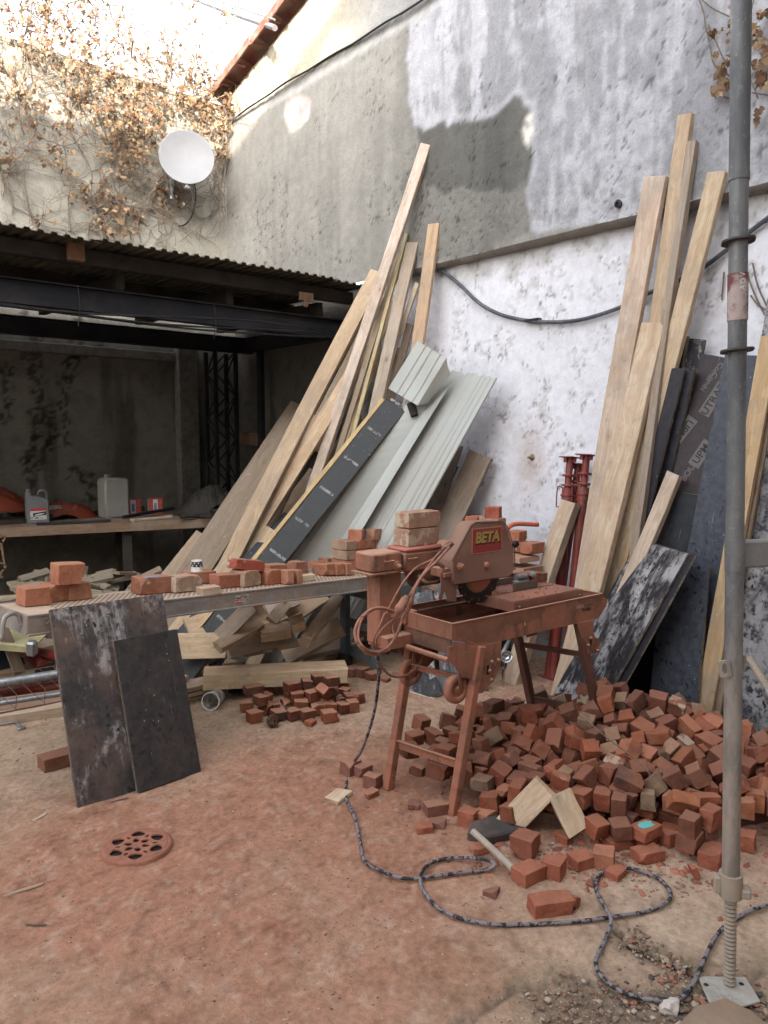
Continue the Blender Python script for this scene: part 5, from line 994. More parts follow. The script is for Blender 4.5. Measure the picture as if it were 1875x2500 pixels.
# cladding sheets
CLAD = m_plain('grey_green_coated_sheet', (.335, .345, .32), .42, .0, .5, var=.06, scale=2.5, dust=.25, dcol=(.33, .30, .25), bump=.05, streak=.3)
def cladding(name, tl, tr, bl, br, label, prof, jag=0, nr=26):
    """corners as 3-D points; prof: list of (s across 0..1, h)"""
    tl, tr, bl, br = map(V, (tl, tr, bl, br)); n_ = (tr-tl).cross(bl-tl).normalized(); 
    if n_.dot(EYE-tl) < 0: n_ = -n_
    vs = []; m_ = len(prof)
    for k in range(nr+1):
        t = k/nr; a = bl.lerp(tl, t); b = br.lerp(tr, t)
        for (s_, h) in prof:
            q = a.lerp(b, s_)+n_*(h+.006*math.sin(t*5+s_*4)*(s_ > .5))
            if k == nr: q += (tl-bl).normalized()*(.012*math.sin(s_*60)*jag)
            vs.append(q)
    fs = [(k*m_+i, k*m_+i+1, (k+1)*m_+i+1, (k+1)*m_+i) for k in range(nr) for i in range(m_-1)]
    me_ = mesh(name, vs, fs); o = link(name, me_, CLAD); md = o.modifiers.new('thickness', 'SOLIDIFY'); md.thickness = .0012; return tag(o, label, 'cladding sheet', 'grey-green cladding sheets')
def ribs(L_, pos, h=.004, wd=.010):
    out = [(0, -.012), (.004, 0)]
    for p_ in pos: out += [(p_-wd*1.2/L_, 0), (p_-wd*.4/L_, h), (p_+wd*.4/L_, h), (p_+wd*1.2/L_, 0)]
    return out+[(.996, 0), (1, -.012)]
tr = P(1213, 922, 'x', 4.30); br_ = P(ext(1213, 922, 1012, 1286, 1600), 1600, 'z', .02)
tl = P(1090, 905, 'x', 4.22); bl_ = P(ext(1090, 905, 860, 1268, 1600), 1600, 'z', .02)
cladding('cladding_sheet', tl, tr, bl_, br_, 'long flat grey-green cladding sheet with fine ribs leaning on the white wall', ribs(.5, (.12, .42, .55, .72, .80, .90)), 1)
tr2 = P(1096, 915, 'x', 4.10); br2 = P(ext(1096, 915, 880, 1268, 1610), 1610, 'z', .03); tl2 = P(975, 1003, 'x', 3.96); bl2 = P(ext(975, 1003, 768, 1272, 1620), 1620, 'z', .03)
# raised box rib along the left of the long sheet
cladding('cladding_sheet', tl2, tr2, bl2, br2, 'grey-green cladding sheet with a bold raised edge, left of the flat one', [(0, -.05), (.03, .02), (.10, .03), (.12, .035), (.36, .04), (.40, .045), (.43, .035), (.66, -.06), (.68, -.052), (.78, -.06), (.9, -.06), (1, -.055)], 1)
a1, a2, a3, a4 = P(1017, 831, 'x', 3.98), P(1090, 874, 'x', 4.02), P(946, 947, 'x', 3.86), P(1019, 990, 'x', 3.90)
cladding('cladding_sheet', a1, a2, a3, a4, 'short cut piece of grey-green cladding lying across the top of the long sheets', [(0, -.012), (.03, 0), (.26, 0), (.28, .007), (.32, .007), (.34, 0), (.47, 0), (.49, .007), (.53, .007), (.55, 0), (.76, 0), (.78, .007), (.82, .007), (.84, 0), (1, 0)], 0, 8)
b2, b4 = P(1101, 911, 'x', 4.08), P(1045, 985, 'x', 3.98)
cladding('cladding_flange', a2, b2, a4, b4, 'folded-down flange of the short cut cladding piece', [(0, 0), (.5, .0), (1, 0)], 1, 8)
tag(link('gap_shade', MB().tube([P(1002, 985, 'x', 3.93), P(1012, 1015, 'x', 3.93)], .03, 7).me('gap_shade'), DKW), 'dark filler standing in for the shade in the gap under the short cut cladding piece', 'dark gap')  # dark tube added to give the gap under the cut piece its shade
# ------------------------------------------------------------------ scaffold deck on trestles with bricks
ZDL, ZDR = .82, .69
d0 = P(67, 1504, 'z', ZDL); d1 = P(903, 1408, 'z', ZDR); dx = (d1-d0).normalized(); Ld = (d1-d0).length+.45; Wd = .36
deck = root('scaffold_deck', frame(d0, dx, (0, 0, 1)), 'dusty perforated aluminium scaffold deck used as a table for bricks', 'scaffold deck'); Md_ = deck.matrix_world
def m_deck():
    s = NT('perforated_deck'); n1 = s.noise(s.obj, 9, 5, .7); xy = s.map(s.obj, (32, 52, 1))
    br_ = s.n('TexBrick', {'Vector': xy, 'Color1': (1, 1, 1, 1), 'Color2': (1, 1, 1, 1), 'Mortar': (0, 0, 0, 1), 'Scale': 1., 'Mortar Size': .24, 'Mortar Smooth': .25, 'Brick Width': 1.0, 'Row Height': 1.0}).outputs['Color']
    c = s.mix(s.ramp(n1, .3, .7), (.42, .29, .20), (.46, .37, .29)); k = s.math('MULTIPLY', s.ramp(br_, .2, .8), s.ramp(n1, .30, .42)); yv = s.n('SeparateXYZ', (s.obj,)).outputs[1]
    k = s.math('MULTIPLY', k, s.math('MULTIPLY', s.ramp(yv, .03, .035), s.ramp(yv, Wd-.03, Wd-.035))); k = s.math('MULTIPLY', k, s.ramp(s.n('SeparateXYZ', (s.obj,)).outputs[0], .17, .18))
    c = s.mix(k, c, (.07, .035, .025)); return s.fin(c, .9, s.bump(s.math('SUBTRACT', n1, k), .4, .004), spec=.2)
link('deck_surface', MB().box((.012, .0, -.003), (Ld, Wd, .0)).me('deck_surface'), m_deck(), deck)
for y0, y1, nm in ((0, .004, 'side_rail'), (Wd-.004, Wd, 'side_rail')):
    sgn = -1 if y0 == 0 else 1
    link('side_rail', MB().box((0, y0-.003*(y0 == 0), -.088), (Ld, y1, .002), .001).box((0, y0-.012 if y0 == 0 else y1, -.092), (Ld, y0+.001 if y0 == 0 else y1+.012, -.082), .002).box((0, y0-.007 if y0 == 0 else y1, -.006), (Ld, y0+.001 if y0 == 0 else y1+.007, .003), .001).me('side_rail'), ALU, deck)
link('end_rail', MB().box((-.004, .0, -.085), (.006, Wd, .001), .001).me('end_rail'), ALU, deck); link('end_rail', MB().box((Ld-.002, .0, -.085), (Ld+.006, Wd, .001), .001).me('end_rail'), ALU, deck)
for yh in (.05, Wd-.06):
    hk = smooth_path([(-.004, yh, -.05), (-.02, yh, .0), (-.045, yh, .01), (-.075, yh, -.005), (-.085, yh, -.045), (-.088, yh, -.085), (-.105, yh, -.10), (-.14, yh, -.10)], 4)
    link('hook', MB().tube(hk, .011, 8).me('hook', True), ALU, deck)
q = Md_.inverted() @ P(579, 1466, 'y', d0.y*.4+d1.y*.6); sx_ = q.x
stk = link('sticker', MB().box((sx_-.035, -.0046, -.070), (sx_+.06, -.0036, -.018)).me('sticker'), m_flat('sticker_grey', (.40, .37, .34)), deck)
link('sticker_red', MB().box((sx_-.032, -.0052, -.066), (sx_+.018, -.0047, -.044)).me('sticker_red'), LBR, stk)
text('ALTRAD', .0145, LBW, stk, Matrix.Translation((sx_-.007, -.0056, -.055)) @ XZ, bold=.0003)
link('sticker_mark', MB().prism([(sx_-.030, -.030), (sx_-.01, -.034), (sx_+.017, -.022), (sx_+.017, -.027), (sx_-.01, -.040), (sx_-.030, -.037)], -.0052, -.0047).me('sticker_mark'), LBK, stk)
link('sticker_mark', MB().tube([V((sx_+.033+.007*math.cos(a), -.005, -.032+.008*math.sin(a))) for a in np.linspace(0, 6, 12)], .0016, 5).box((sx_+.043, -.0052, -.036), (sx_+.056, -.0047, -.033)).box((sx_+.043, -.0052, -.050), (sx_+.056, -.0047, -.047)).box((sx_+.043, -.0052, -.060), (sx_+.056, -.0047, -.057)).me('sticker_mark'), LBK, stk)
for i in range(3): link('rivet', MB().lathe([(0, -.002), (.008, -.001), (.010, .001)], 10, Matrix.Translation((.085+.035*i, -.004, -.035)) @ Matrix.Rotation(R(90), 4, 'X')).me('rivet', True), ALU, deck)
# trestle at the right end
t0 = P(843, 1618, 'z', 0); t1 = P(893, 1640, 'z', 0)
tdir = V((0.10, -1, 0)).normalized(); tr_ = root('timber_trestle', frame(t0, (1, 0, 0), (0, 0, 1)), 'grey-blue painted timber trestle under the right end of the deck', 'trestle')
wy = .34; wx = .38; HT = ZDR-.10
for x in (0, wx):
    for y in (0, -wy): link('leg', MB().box((x-.022, y-.035, 0), (x+.022, y+.035, HT), .004).me('leg'), BLUEW, tr_)
for z, h in ((HT-.085, .08), (HT*.47, .06), (.07, .065)):
    for x in (0, wx): link('cross_rail', MB().box((x-.018, -wy+.036, z), (x+.018, -.036, z+h), .003).me('cross_rail'), BLUEW, tr_)
for y in (0, -wy): link('long_rail', MB().box((.023, y-.016, HT-.08), (wx-.023, y+.016, HT-.001), .003).me('long_rail'), BLUEW, tr_)
# trestle at the left end
t2 = Md_ @ V((.30, .0, 0)); tl_ = root('low_trestle', Matrix.Translation((t2.x, t2.y, 0)), 'dark low trestle under the left end of the deck, behind the dark panels', 'trestle')
for x in (0, .3):
    for y in (.04, .32): link('leg', MB().box((x-.022, y-.03, 0), (x+.022, y+.03, HT), .004).me('leg'), DKW, tl_)
link('top_rail', MB().box((-.02, .0, HT-.06), (.0, .36, HT-.001)).box((.3, .0, HT-.06), (.32, .36, HT-.001)).me('top_rail'), DKW, tl_)
# two dark boards leaning on the deck
GDB = 'dark boards leaning on the scaffold deck'
rect('shuttering_board', (190, 1976), (121, 1490), (398, 1450), .02, PLY, (.034, .032, .033), 'large brown-black board with pale cement stains leaning on the deck', 'board', GDB, br=(485, 1881), wear=.68, dust=.3, bend=0, rough=.001)
rect('shuttering_board', (331, 1934), (272, 1566), (429, 1549), .02, PLY, (.026, .025, .026), 'smaller dark spotted board leaning in front of the large stained one', 'board', GDB, br=(485, 1881), wear=.2, dust=.08, bend=0, rough=.001, off=.024)
# things at the left edge of the yard
GT = 'tubes and lengths lying at the left edge'
def tubeZ(name, u1, v1, z1, u2, v2, z2, r_, mat, label, cat='tube', group=GT, over=.0):
    a = P(u1, v1, 'z', z1); b = P(u2, v2, 'z', z2); d_ = (b-a).normalized(); a = a-d_*over; b = b+d_*over
    return tag(link(name, MB().tube([a, (a+b)/2, b], r_, 14).me(name, True), mat), label, cat, group)
tubeZ('steel_tube', 0, 1668, .17, 150, 1645, .17, .030, STEEL, 'thick galvanised tube at the left edge, on top of the pile of lengths', over=.5)
tubeZ('steel_tube', 0, 1717, .06, 155, 1693, .06, .017, STEEL, 'thin galvanised tube at the left edge, near the ground', over=.5)
tubeZ('red_tube', 0, 1692, .09, 150, 1672, .09, .028, REDP, 'red oxide steel tube between the two galvanised tubes', over=.5)
tubeZ('red_prop_tube', 30, 1575, .16, 90, 1615, .14, .035, REDP, 'worn red steel prop lying with its end toward the dark boards', over=.12)
tubeZ('red_prop_tube', 80, 1590, .18, 140, 1605, .18, .035, REDP, 'paint-chipped red and white steel prop beside the dark boards', over=.15)
def lieL(name, u1, v1, z1, u2, v2, z2, w_, t, col, label, cat='board', nrm=(0, -.1, 1), mat=None, over=.3, group=GT, **k):
    a = P(u1, v1, 'z', z1); b = P(u2, v2, 'z', z2); d_ = (b-a).normalized(); return board(name, a-d_*over, b+d_*(over if over < 1 else 0), w_, t, nrm, mat or WOOD, col, label, cat, group, **k)
lieL('beam', 0, 1740, .07, 160, 1715, .07, .07, .068, (.46, .36, .25), 'pale square beam lying on the ground at the left edge', dust=.2)
lieL('board', 0, 1727, .05, 150, 1702, .05, .08, .04, (.26, .16, .10), 'brown board just behind the pale beam at the left edge', dust=.1)
lieL('board', 0, 1705, .03, 150, 1682, .03, .2, .03, (.40, .30, .18), 'flat tan board under the red tube at the left edge', dust=.2)
lieL('board', 10, 1636, .12, 140, 1620, .12, .14, .03, (.22, .17, .10), 'dirty brown board behind the thick galvanised tube', dust=.1)
lieL('board', 60, 1585, .22, 150, 1560, .22, .10, .03, (.36, .29, .19), 'pale board ends showing left of the large dark board', dust=.1, over=.1)
lieL('board', 70, 1568, .17, 140, 1545, .17, .25, .03, (.30, .24, .16), 'wide pale board lower in the left pile', dust=.1, over=.2)
# mesh ladder on the tubes
a = P(0, 1648, 'z', .21); b = P(140, 1625, 'z', .21); d_ = (b-a); e = MB().tube([a-d_, b], .004, 5); f_ = V((.05, -.28, -.14)); e.tube([a-d_+f_, b+f_], .004, 5)
for i in range(9): t_ = -1+i*.24; p0 = a+d_*t_; e.tube([p0, p0+f_*.6+d_*.08, p0+f_+d_*(.16 if i % 2 else -.1)], .0025, 4)
tag(link('lattice_girder', e.me('lattice_girder', True), RUST), 'rusty wire lattice girder lying over the tubes at the left edge', 'lattice girder')
# yellow trough panel
q = P(60, 1560, 'z', .33); tp = root('formwork_tray', frame(q, (1, -.85, -.12), (0, -.25, 1)), 'yellow formwork tray with grey plastic corners under the deck end', 'formwork tray')
YTR = m_plain('yellow_film_board', (.36, .33, .18), .5, scale=8, var=.2, dust=.4, dcol=(.2, .17, .12))
link('tray_floor', MB().box((-.6, -.12, -.01), (.1, .12, 0)).me('tray_floor'), YTR, tp); link('tray_side', MB().box((-.6, .12, -.02), (.1, .145, .05), .004).me('tray_side'), YTR, tp); link('tray_side', MB().box((-.6, -.145, -.02), (.1, -.12, .03), .004).me('tray_side'), YTR, tp)
for y in (.13, -.13): link('corner_cap', MB().box((.075, y-.03, -.04), (.135, y+.03, .06), .012).me('corner_cap'), STEEL, tp)
board('post_board', P(48, 1640, 'z', .12), P(-10, 1490, 'z', .55), .07, .05, (-.2, -1, .2), WOOD, (.22, .17, .12), 'grey-brown post slanting at the left edge before the deck hook', 'board', GT, dust=.1)
board('dark_sheet', P(20, 1640, 'z', .10), P(-45, 1490, 'z', .5), .25, .03, (.2, -1, .3), PLY, (.02, .022, .03), 'dark panel at the far left edge behind the slanting post', 'panel', GT, wear=.5)
lg = P(110, 1630, 'z', .15); tag(link('angle_bracket', MB().box((-.08, 0, -.05), (.08, .006, .02), .001).box((-.08, 0, -.05), (.08, .05, -.044), .001).me('angle_bracket'), DKW, None, Matrix.Translation(lg) @ Matrix.Rotation(.5, 4, 'Z')), 'small brown angle bracket lying on the lattice girder', 'bracket')
# steel clamp on the ground
q = P(0, 1768, 'z', .012); q2 = P(38, 1762, 'z', .012); q3 = P(52, 1778, 'z', .01)
tag(link('steel_coupler', MB().tube([q-(q2-q), q, q2], .011, 8).tube([q2, q3], .009, 7).box(tuple(q3+V((-.02, -.014, -.01))), tuple(q3+V((.02, .012, .008))), .003).me('steel_coupler', True), STEEL), 'grey steel bracket arm with a bent end lying on the ground at the left edge', 'bracket')
# big dry leaf, single brick, slivers
vs, fs = leaf_geo(77, .075); tag(link('dry_leaf', mesh('dry_leaf', vs, fs), LEAF, None, Matrix.Translation(P(115, 1757, 'z', .03)) @ Euler((.5, .3, 1)).to_matrix().to_4x4()), 'curled dry leaf on the ground beside the pale beam', 'leaf')
for i, (u1, v1, u2, v2, r_) in enumerate(((10, 2187, 104, 2156, .006), (82, 2002, 113, 1984, .006), (65, 2257, 112, 2257, .003), (270, 1957, 312, 1947, .0025), (1000, 1687, 1062, 1705, .006), (690, 1598, 696, 1600, .003))):
    a = P(u1, v1, 'z', .006); b = P(u2, v2, 'z', .007); board('splinter', a, b, r_*2.4, r_, (0, 0, 1), WOOD, ((.40, .27, .17), (.45, .33, .22), (.08, .05, .04), (.2, .12, .08), (.5, .4, .28), (.3, .2, .1))[i], ('long brown stick lying on the red ground at the far left', 'pale wood splinter above the long brown stick', 'short black stick low on the left of the ground', 'thin twig under the edge of the dark boards', 'pale splinter before the plywood offcuts', 'tiny splinter before the long yellow beam')[i], 'stick', dust=.0)
# ------------------------------------------------------------------ timber pile under and before the deck
GP2 = 'timbers piled under the scaffold deck'
z4 = lambda x, y: (400+x/2.765, 1200+y/2.765)
def tp_(x1, y1, z1, x2, y2, z2, w_, t, col, label, nrm=(0, -.3, 1), cat='timber', **k):
    a = P(*z4(x1, y1), 'z', z1); b = P(*z4(x2, y2), 'z', z2); k.setdefault('dust', .2); return board('timber', a, b, w_, t, nrm, WOOD, col, label, cat, GP2, **k)
YW = (.60, .45, .25); PW = (.60, .49, .34); GW = (.40, .33, .25)
a = P(498, 1650, 'z', .175); b = P(855, 1632, 'z', .175)
board('timber', a+V((.05, .09, 0)), b+V((.04, .09, 0)), .19, .095, (0, 0, 1), WOOD, YW, 'thick yellow beam lying along the front of the timber pile', 'timber', GP2, dust=.2, bend=0)
for i, (z, dx_, c) in enumerate(((.16, -.30, PW), (.115, -.22, GW), (.075, -.34, PW), (.035, -.25, PW))):
    A = a+V((dx_-.25, .08+.02*i, z-.175)); board('timber', A, A+V((.9, -.0, 0)) if i else A+V((.5, .1, 0)), .12, .028, (0, -.1, 1), WOOD, c, ('uppermost', 'second', 'third', 'lowest')[i]+' thin board of the small stack under the left end of the yellow beam', 'timber', GP2, dust=.2)
for i in range(3): tag(link('bearer', MB().box((-.04, -.04, 0), (.04, .04, .078), .005).me('bearer'), DKW, None, Matrix.Translation((a.x+.25+.45*i, a.y+.08, 0)) @ Matrix.Rotation(.1*i, 4, 'Z')), ('left', 'middle', 'right')[i]+' wooden bearer block under the yellow beam', 'block', 'bearers under the yellow beam')
tp_(60, 1045, .26, 420, 1035, .24, .17, .035, YW, 'broad light board end standing behind the yellow beam at left', nrm=(0, -1, .35))
tp_(440, 1070, .27, 880, 960, .30, .11, .05, GW, 'greyish board rising to the right over the pile, before the split piece', nrm=(.1, -1, .45))
tp_(530, 1100, .21, 925, 1022, .24, .04, .03, PW, 'thin lath just under the greyish rising board', nrm=(0, -1, .5))
tp_(365, 1035, .34, 660, 880, .42, .08, .05, (.52, .40, .24), 'split piece with a torn point lying across the pile', nrm=(0, -.6, 1), taper=.3)
tp_(645, 925, .38, 850, 900, .39, .13, .07, (.48, .35, .2), 'short thick block with a knotted end on top of the pile', nrm=(0, -.25, 1))
tp_(850, 875, .43, 940, 850, .45, .10, .07, (.52, .40, .23), 'small square offcut with a star crack beside the thick block', nrm=(-.3, -.3, 1))
tp_(960, 985, .33, 1180, 700, .50, .075, .075, PW, 'square post leaning up to the right across the pile', nrm=(-.4, -.6, .6))
tp_(375, 985, .36, 590, 770, .55, .10, .04, (.42, .34, .25), 'grey-tan board rising steeply behind the split piece', nrm=(-.5, -.8, .5))
tp_(730, 870, .42, 830, 740, .52, .085, .04, PW, 'short pale board standing between block and deck', nrm=(-.4, -.9, .4))
tp_(810, 1110, .12, 1195, 900, .32, .14, .04, (.42, .32, .21), 'long board rising to the right behind the yellow beam', nrm=(-.2, -.7, 1))
tp_(850, 840, .38, 1080, 690, .50, .12, .03, (.50, .37, .22), 'yellowish board slanting under the deck behind the small offcut', nrm=(-.4, -.7, .7))
tp_(930, 1090, .10, 1300, 1010, .12, .10, .04, GW, 'dull board low behind the right end of the yellow beam')
tp_(1215, 900, .20, 1400, 790, .34, .12, .05, PW, 'board end seen between the legs of the grey-blue trestle', nrm=(-.2, -.8, .8))
tp_(1230, 1000, .10, 1420, 930, .16, .12, .05, (.36, .28, .18), 'lower board end seen between the trestle legs', nrm=(-.2, -.8, .8))
tp_(180, 965, .30, 800, 755, .42, .24, .025, (.52, .37, .20), 'wide orange-tan sheet of board lying slanted behind the split piece', nrm=(-.35, -.75, .55))
tp_(700, 800, .45, 900, 720, .50, .10, .03, GW, 'grey board tucked beneath the deck rail', nrm=(-.3, -.8, .6))
for i in range(26):
    u, v = z4(rnd.uniform(200, 1250), rnd.uniform(930, 1080)); p = P(u, v, 'z', 0)+V((rnd.uniform(0, .3), rnd.uniform(.1, .45), 0)); z = rnd.uniform(.05, .25); an = rnd.uniform(-.7, .9); L_ = rnd.uniform(.35, .9)
    A = V((p.x-math.cos(an)*L_/2, p.y-math.sin(an)*L_/2, z)); board('timber', A, A+V((math.cos(an)*L_, math.sin(an)*L_, rnd.uniform(-.02, .14))), rnd.uniform(.06, .14), rnd.uniform(.025, .05), (rnd.uniform(-.4, .2), -.3, 1), WOOD, rnd.choice([YW, PW, GW, (.28, .2, .13)]), ('pale' if i % 3 else 'grey')+' rough timber half buried in the pile behind the yellow beam', 'timber', GP2, dust=.2)
# roll of clear plastic on the ground
q = P(520, 1708, 'z', .052); rl = root('plastic_tub', Matrix.Translation(q) @ V((-.62, -.6, .10)).to_track_quat('Z', 'Y').to_matrix().to_4x4(), 'clear scratched plastic tub lying on its side on the ground', 'tub')
CLR = NT('scratched_clear_plastic'); CLR.fin((.52, .50, .46), .35, spec=.5); trn = CLR.n('BsdfTransparent', {'Color': (.85, .85, .83)}); mx = CLR.n('MixShader', {0: CLR.ramp(CLR.noise(CLR.obj, 18, 4), .4, .6, .35, .8), 1: trn.outputs[0], 2: CLR.bs.outputs[0]}); CLR.t.links.new(mx.outputs[0], CLR.out.inputs['Surface'])
link('tub_wall', MB().lathe([(.046, -.085), (.050, .0), (.0515, .045), (.0495, .045), (.048, .0), (.044, -.083)], 28).me('tub_wall', True), CLR.m, rl)
link('rim', MB().lathe([(.0495, .043), (.055, .043), (.055, .049), (.0495, .049), (.0495, .043)], 28).me('rim', True), WHT, rl)
link('tub_base', MB().lathe([(.001, -.083), (.044, -.083), (.046, -.085), (.001, -.086)], 28).me('tub_base', True), CLR.m, rl)
# bird-nest ball of tangled wire
q = P(666, 1760, 'z', .035); wb = MB(); wr = random.Random(3)
for i in range(16):
    M_ = Euler((wr.random()*6, wr.random()*6, wr.random()*6)).to_matrix(); r_ = wr.uniform(.024, .038); wb.tube([q+M_ @ V((r_*math.cos(a), r_*math.sin(a), .006*math.sin(3*a))) for a in np.linspace(0, 6.0, 16)], .0022, 4)
tag(link('wire_ball', wb.me('wire_ball', True), RUST), 'small ball of tangled rusty wire lying against the small brick heap', 'wire ball')
# ------------------------------------------------------------------ masonry saw
C0 = P(1104, 1523, 'z', .8); SX = V((.9987, -.0512, 0))
KS = .956; Msaw = frame((C0.x*KS, C0.y*KS, H_CAM*(1-KS)), SX, (0, 0, 1)) @ Matrix.Scale(KS, 4); saw = root('masonry_saw', Msaw, 'red masonry saw bench caked in brick dust, with blade guard and water tray', 'masonry saw')
def sp(nm, mb, mat=None, sm=False, bev=0, par=None, M=None): return link(nm, mb.me(nm, sm, bevel=bev), mat or SAWP, par or saw, M)
def sloc(u, v, y=None, x=None, z=None):
    q = Msaw.inverted(); o_ = q @ EYE; d_ = q.to_3x3() @ ray(u, v)
    t = (y-o_.y)/d_.y if y is not None else (x-o_.x)/d_.x if x is not None else (z-o_.z)/d_.z
    return o_+d_*t
LT, WT, ZR = 1.075, .41, .80
# tray: front long side deeper in the middle, short sides, floor
tk = .003
sp('tray_side', MB().prism([(0, .727), (.175, .672), (LT-.03, .672), (LT, .70), (LT, ZR), (0, ZR)], 0, tk).box((0, -.004, ZR-.004), (LT, .008, ZR+.001)))
sp('tray_side', MB().prism([(0, .727), (.175, .672), (LT-.03, .672), (LT, .70), (LT, ZR), (0, ZR)], WT-tk, WT).box((0, WT-.008, ZR-.004), (LT, WT+.004, ZR+.001)))
sp('tray_end', MB().box((0, tk, .727), (tk, WT-tk, ZR)).box((-.003, 0, ZR-.004), (.008, WT, ZR+.0015)))
sp('tray_end', MB().box((LT-tk, tk, .70), (LT, WT-tk, ZR)).box((LT-.008, 0, ZR-.004), (LT+.003, WT, ZR+.0015)).prism([(0, .70), (.035, .73), (.04, .765), (0, .79)], .0, .02, 'y', Matrix.Translation((LT, 0, 0))))
SLUR = m_plain('red_brown_slurry', (.16, .06, .035), .5, scale=5, var=.3, spec=.5)
sp('tray_floor', MB().add([(0.003, .003, .729), (.175, .003, .676), (LT-.03, .003, .676), (LT-.003, .003, .70), (0.003, WT-.003, .729), (.175, WT-.003, .676), (LT-.03, WT-.003, .676), (LT-.003, WT-.003, .70)], [(0, 1, 5, 4), (1, 2, 6, 5), (2, 3, 7, 6)]), SAWD)
sp('slurry', MB().add([(.12, .004, .70), (LT-.02, .004, .70), (LT-.02, WT-.004, .70), (.12, WT-.004, .70)], [(0, 1, 2, 3)]), SLUR)
# dust crusts on the front side: their own shape
rc = random.Random(9)
def crust(pts, y=-.0012):
    out = []
    for i in range(len(pts)):
        a, b = V(pts[i]+(0,)), V(pts[(i+1) % len(pts)]+(0,))
        for k in range(5): q_ = a.lerp(b, k/5); out.append((q_.x+rc.uniform(-.003, .003), min(ZR-.001, max(.68, q_.y+rc.uniform(-.003, .003)))))
    return MB().prism(out, y, y+.0011)
CRU = m_plain('dried_brick_slurry', (.215, .095, .058), .95, scale=10, var=.25)
sp('dust_crust', crust([(.02, .795), (.32, .798), (.62, .798), (.615, .768), (.58, .752), (.53, .748), (.49, .735), (.40, .738), (.34, .748), (.30, .70), (.27, .684), (.17, .686), (.12, .70), (.03, .735)]), CRU)
sp('dust_crust', crust([(.86, .798), (1.07, .798), (1.06, .768), (1.0, .758), (.93, .762), (.88, .775)]), CRU)
text('TS 350E', .022, LBK, saw, Matrix.Translation((.94, -.0009, .733)) @ XZ @ Matrix.Rotation(0, 4, 'Z'), bold=.0005)
sp('faded_mark', MB().box((.86, -.0006, .748), (.92, -.0002, .762)), m_flat('faded_grey', (.30, .20, .17))); sp('paint_chip', MB().prism([(.467, .74), (.475, .742), (.478, .725), (.472, .716), (.468, .728)], -.0008, -.0002), m_flat('yellow_chip', (.5, .33, .05)))
# carrying rails at the left end, brackets, wheels
sp('end_panel', MB().box((.01, .02, .655), (.016, WT-.03, .727)), SAWD)
for y in (.0, WT): sp('leg_bracket', MB().prism([(.0, .672+.05), (.175, .672), (.31, .672), (.31, .56), (.27, .50), (.22, .47), (.19, .45), (.16, .455), (.155, .50), (.12, .53), (.06, .55), (.02, .60), (-.015, .635), (.005, .68)], y-.003 if y == 0 else y-.001, y+.001 if y == 0 else y+.003), SAWP)
sp('carrying_bar', MB().tube([(-.02, .0, .640), (-.02, WT+.02, .640)], .0125, 14).box((-.024, -.002, .63), (.006, .002, .70)).box((-.024, WT+.018, .62), (.006, WT+.022, .71)), SAWP, True)
sp('carrying_bar', MB().tube([(LT+.015, .02, .70), (LT+.015, WT-.02, .70)], .011, 12), SAWP, True)
for (x, z) in ((.247, .585), (.288, .585), (.232, .545), (.245, .50)): sp('bolt', MB().lathe([(0, .012), (.006, .012), (.010, .006), (.0105, 0)], 10, Matrix.Translation((x, -.003, z)) @ Matrix.Rotation(R(90), 4, 'X')), SAWP, True)
sp('slot', MB().box((.215, -.0038, .53), (.228, -.0030, .575), .002), m_flat('slot_black', (.012, .01, .01)))
for y in (.04, WT-.05):
    wM = Matrix.Translation((.065, y, .485)) @ Matrix.Rotation(R(90), 4, 'X')
    wh = sp('wheel', MB().lathe([(.035, -.018), (.058, -.02), (.066, -.012), (.068, 0), (.066, .012), (.058, .02), (.035, .018), (.035, -.018)], 28, wM), SAWP, 'all'); sp('wheel_hub', MB().lathe([(0, -.022), (.014, -.022), (.016, -.014), (.037, -.010), (.037, .010), (.016, .014), (.014, .022), (0, .022)], 18, wM), SAWP, True, par=wh)
    sp('axle_arm', MB().box((.058, y-.026, .48), (.075, y-.022, .60)), SAWP)
# legs (square hollow section), splayed, with cross bars
def leg(xt, xb, y, mat, z1=.672, w_=.042):
    a = V((xt, y, z1)); b = V((xb, y, -H_CAM*(1-KS)/KS)); ax_ = (a-b); L_ = ax_.length; me_ = MB().box((0, -w_/2, -w_/2), (L_, w_/2, w_/2), .004).me('leg')
    return link('leg', me_, mat, saw, frame(b, ax_, (0, -1, 0)))
LEGD = m_plain('dusty_dark_red_leg', (.13, .055, .04), .7, dust=.6, dcol=(.22, .12, .085), scale=7, var=.35)
LEGS = {'nl': (.175, .012, .0), 'fl': (.090, -.060, .375), 'nr': (.903, 1.165, .02), 'fr': (.80, 1.03, .375)}; ZG = -H_CAM*(1-KS)/KS
leg(.175, .012, .0, SAWP); leg(.090, -.060, .375, SAWP); leg(.903, 1.165, .02, LEGD); leg(.80, 1.03, .375, LEGD)
def crossbar(a_, b_, z, h, mat, flat=False):
    pa, pb_ = LEGS[a_], LEGS[b_]; f = lambda q: V((q[1]+(q[0]-q[1])*(z-ZG)/(.672-ZG), q[2], z)); A_, B_ = f(pa), f(pb_); d_ = (B_-A_).normalized(); A_ += d_*.0215; B_ -= d_*.0215
    me_ = MB().box((0, -.003, -h/2), ((B_-A_).length, .003, h/2), .001).box((0, -.003, h/2-.003), ((B_-A_).length, .018, h/2)).me('cross_bar'); link('cross_bar', me_, mat, saw, frame(A_, d_, (0, 0, 1)))
crossbar('nl', 'fl', .145, .045, SAWP); crossbar('nl', 'fl', .515, .03, SAWP); crossbar('nr', 'fr', .485, .03, LEGD); crossbar('nr', 'fr', .157, .04, LEGD)
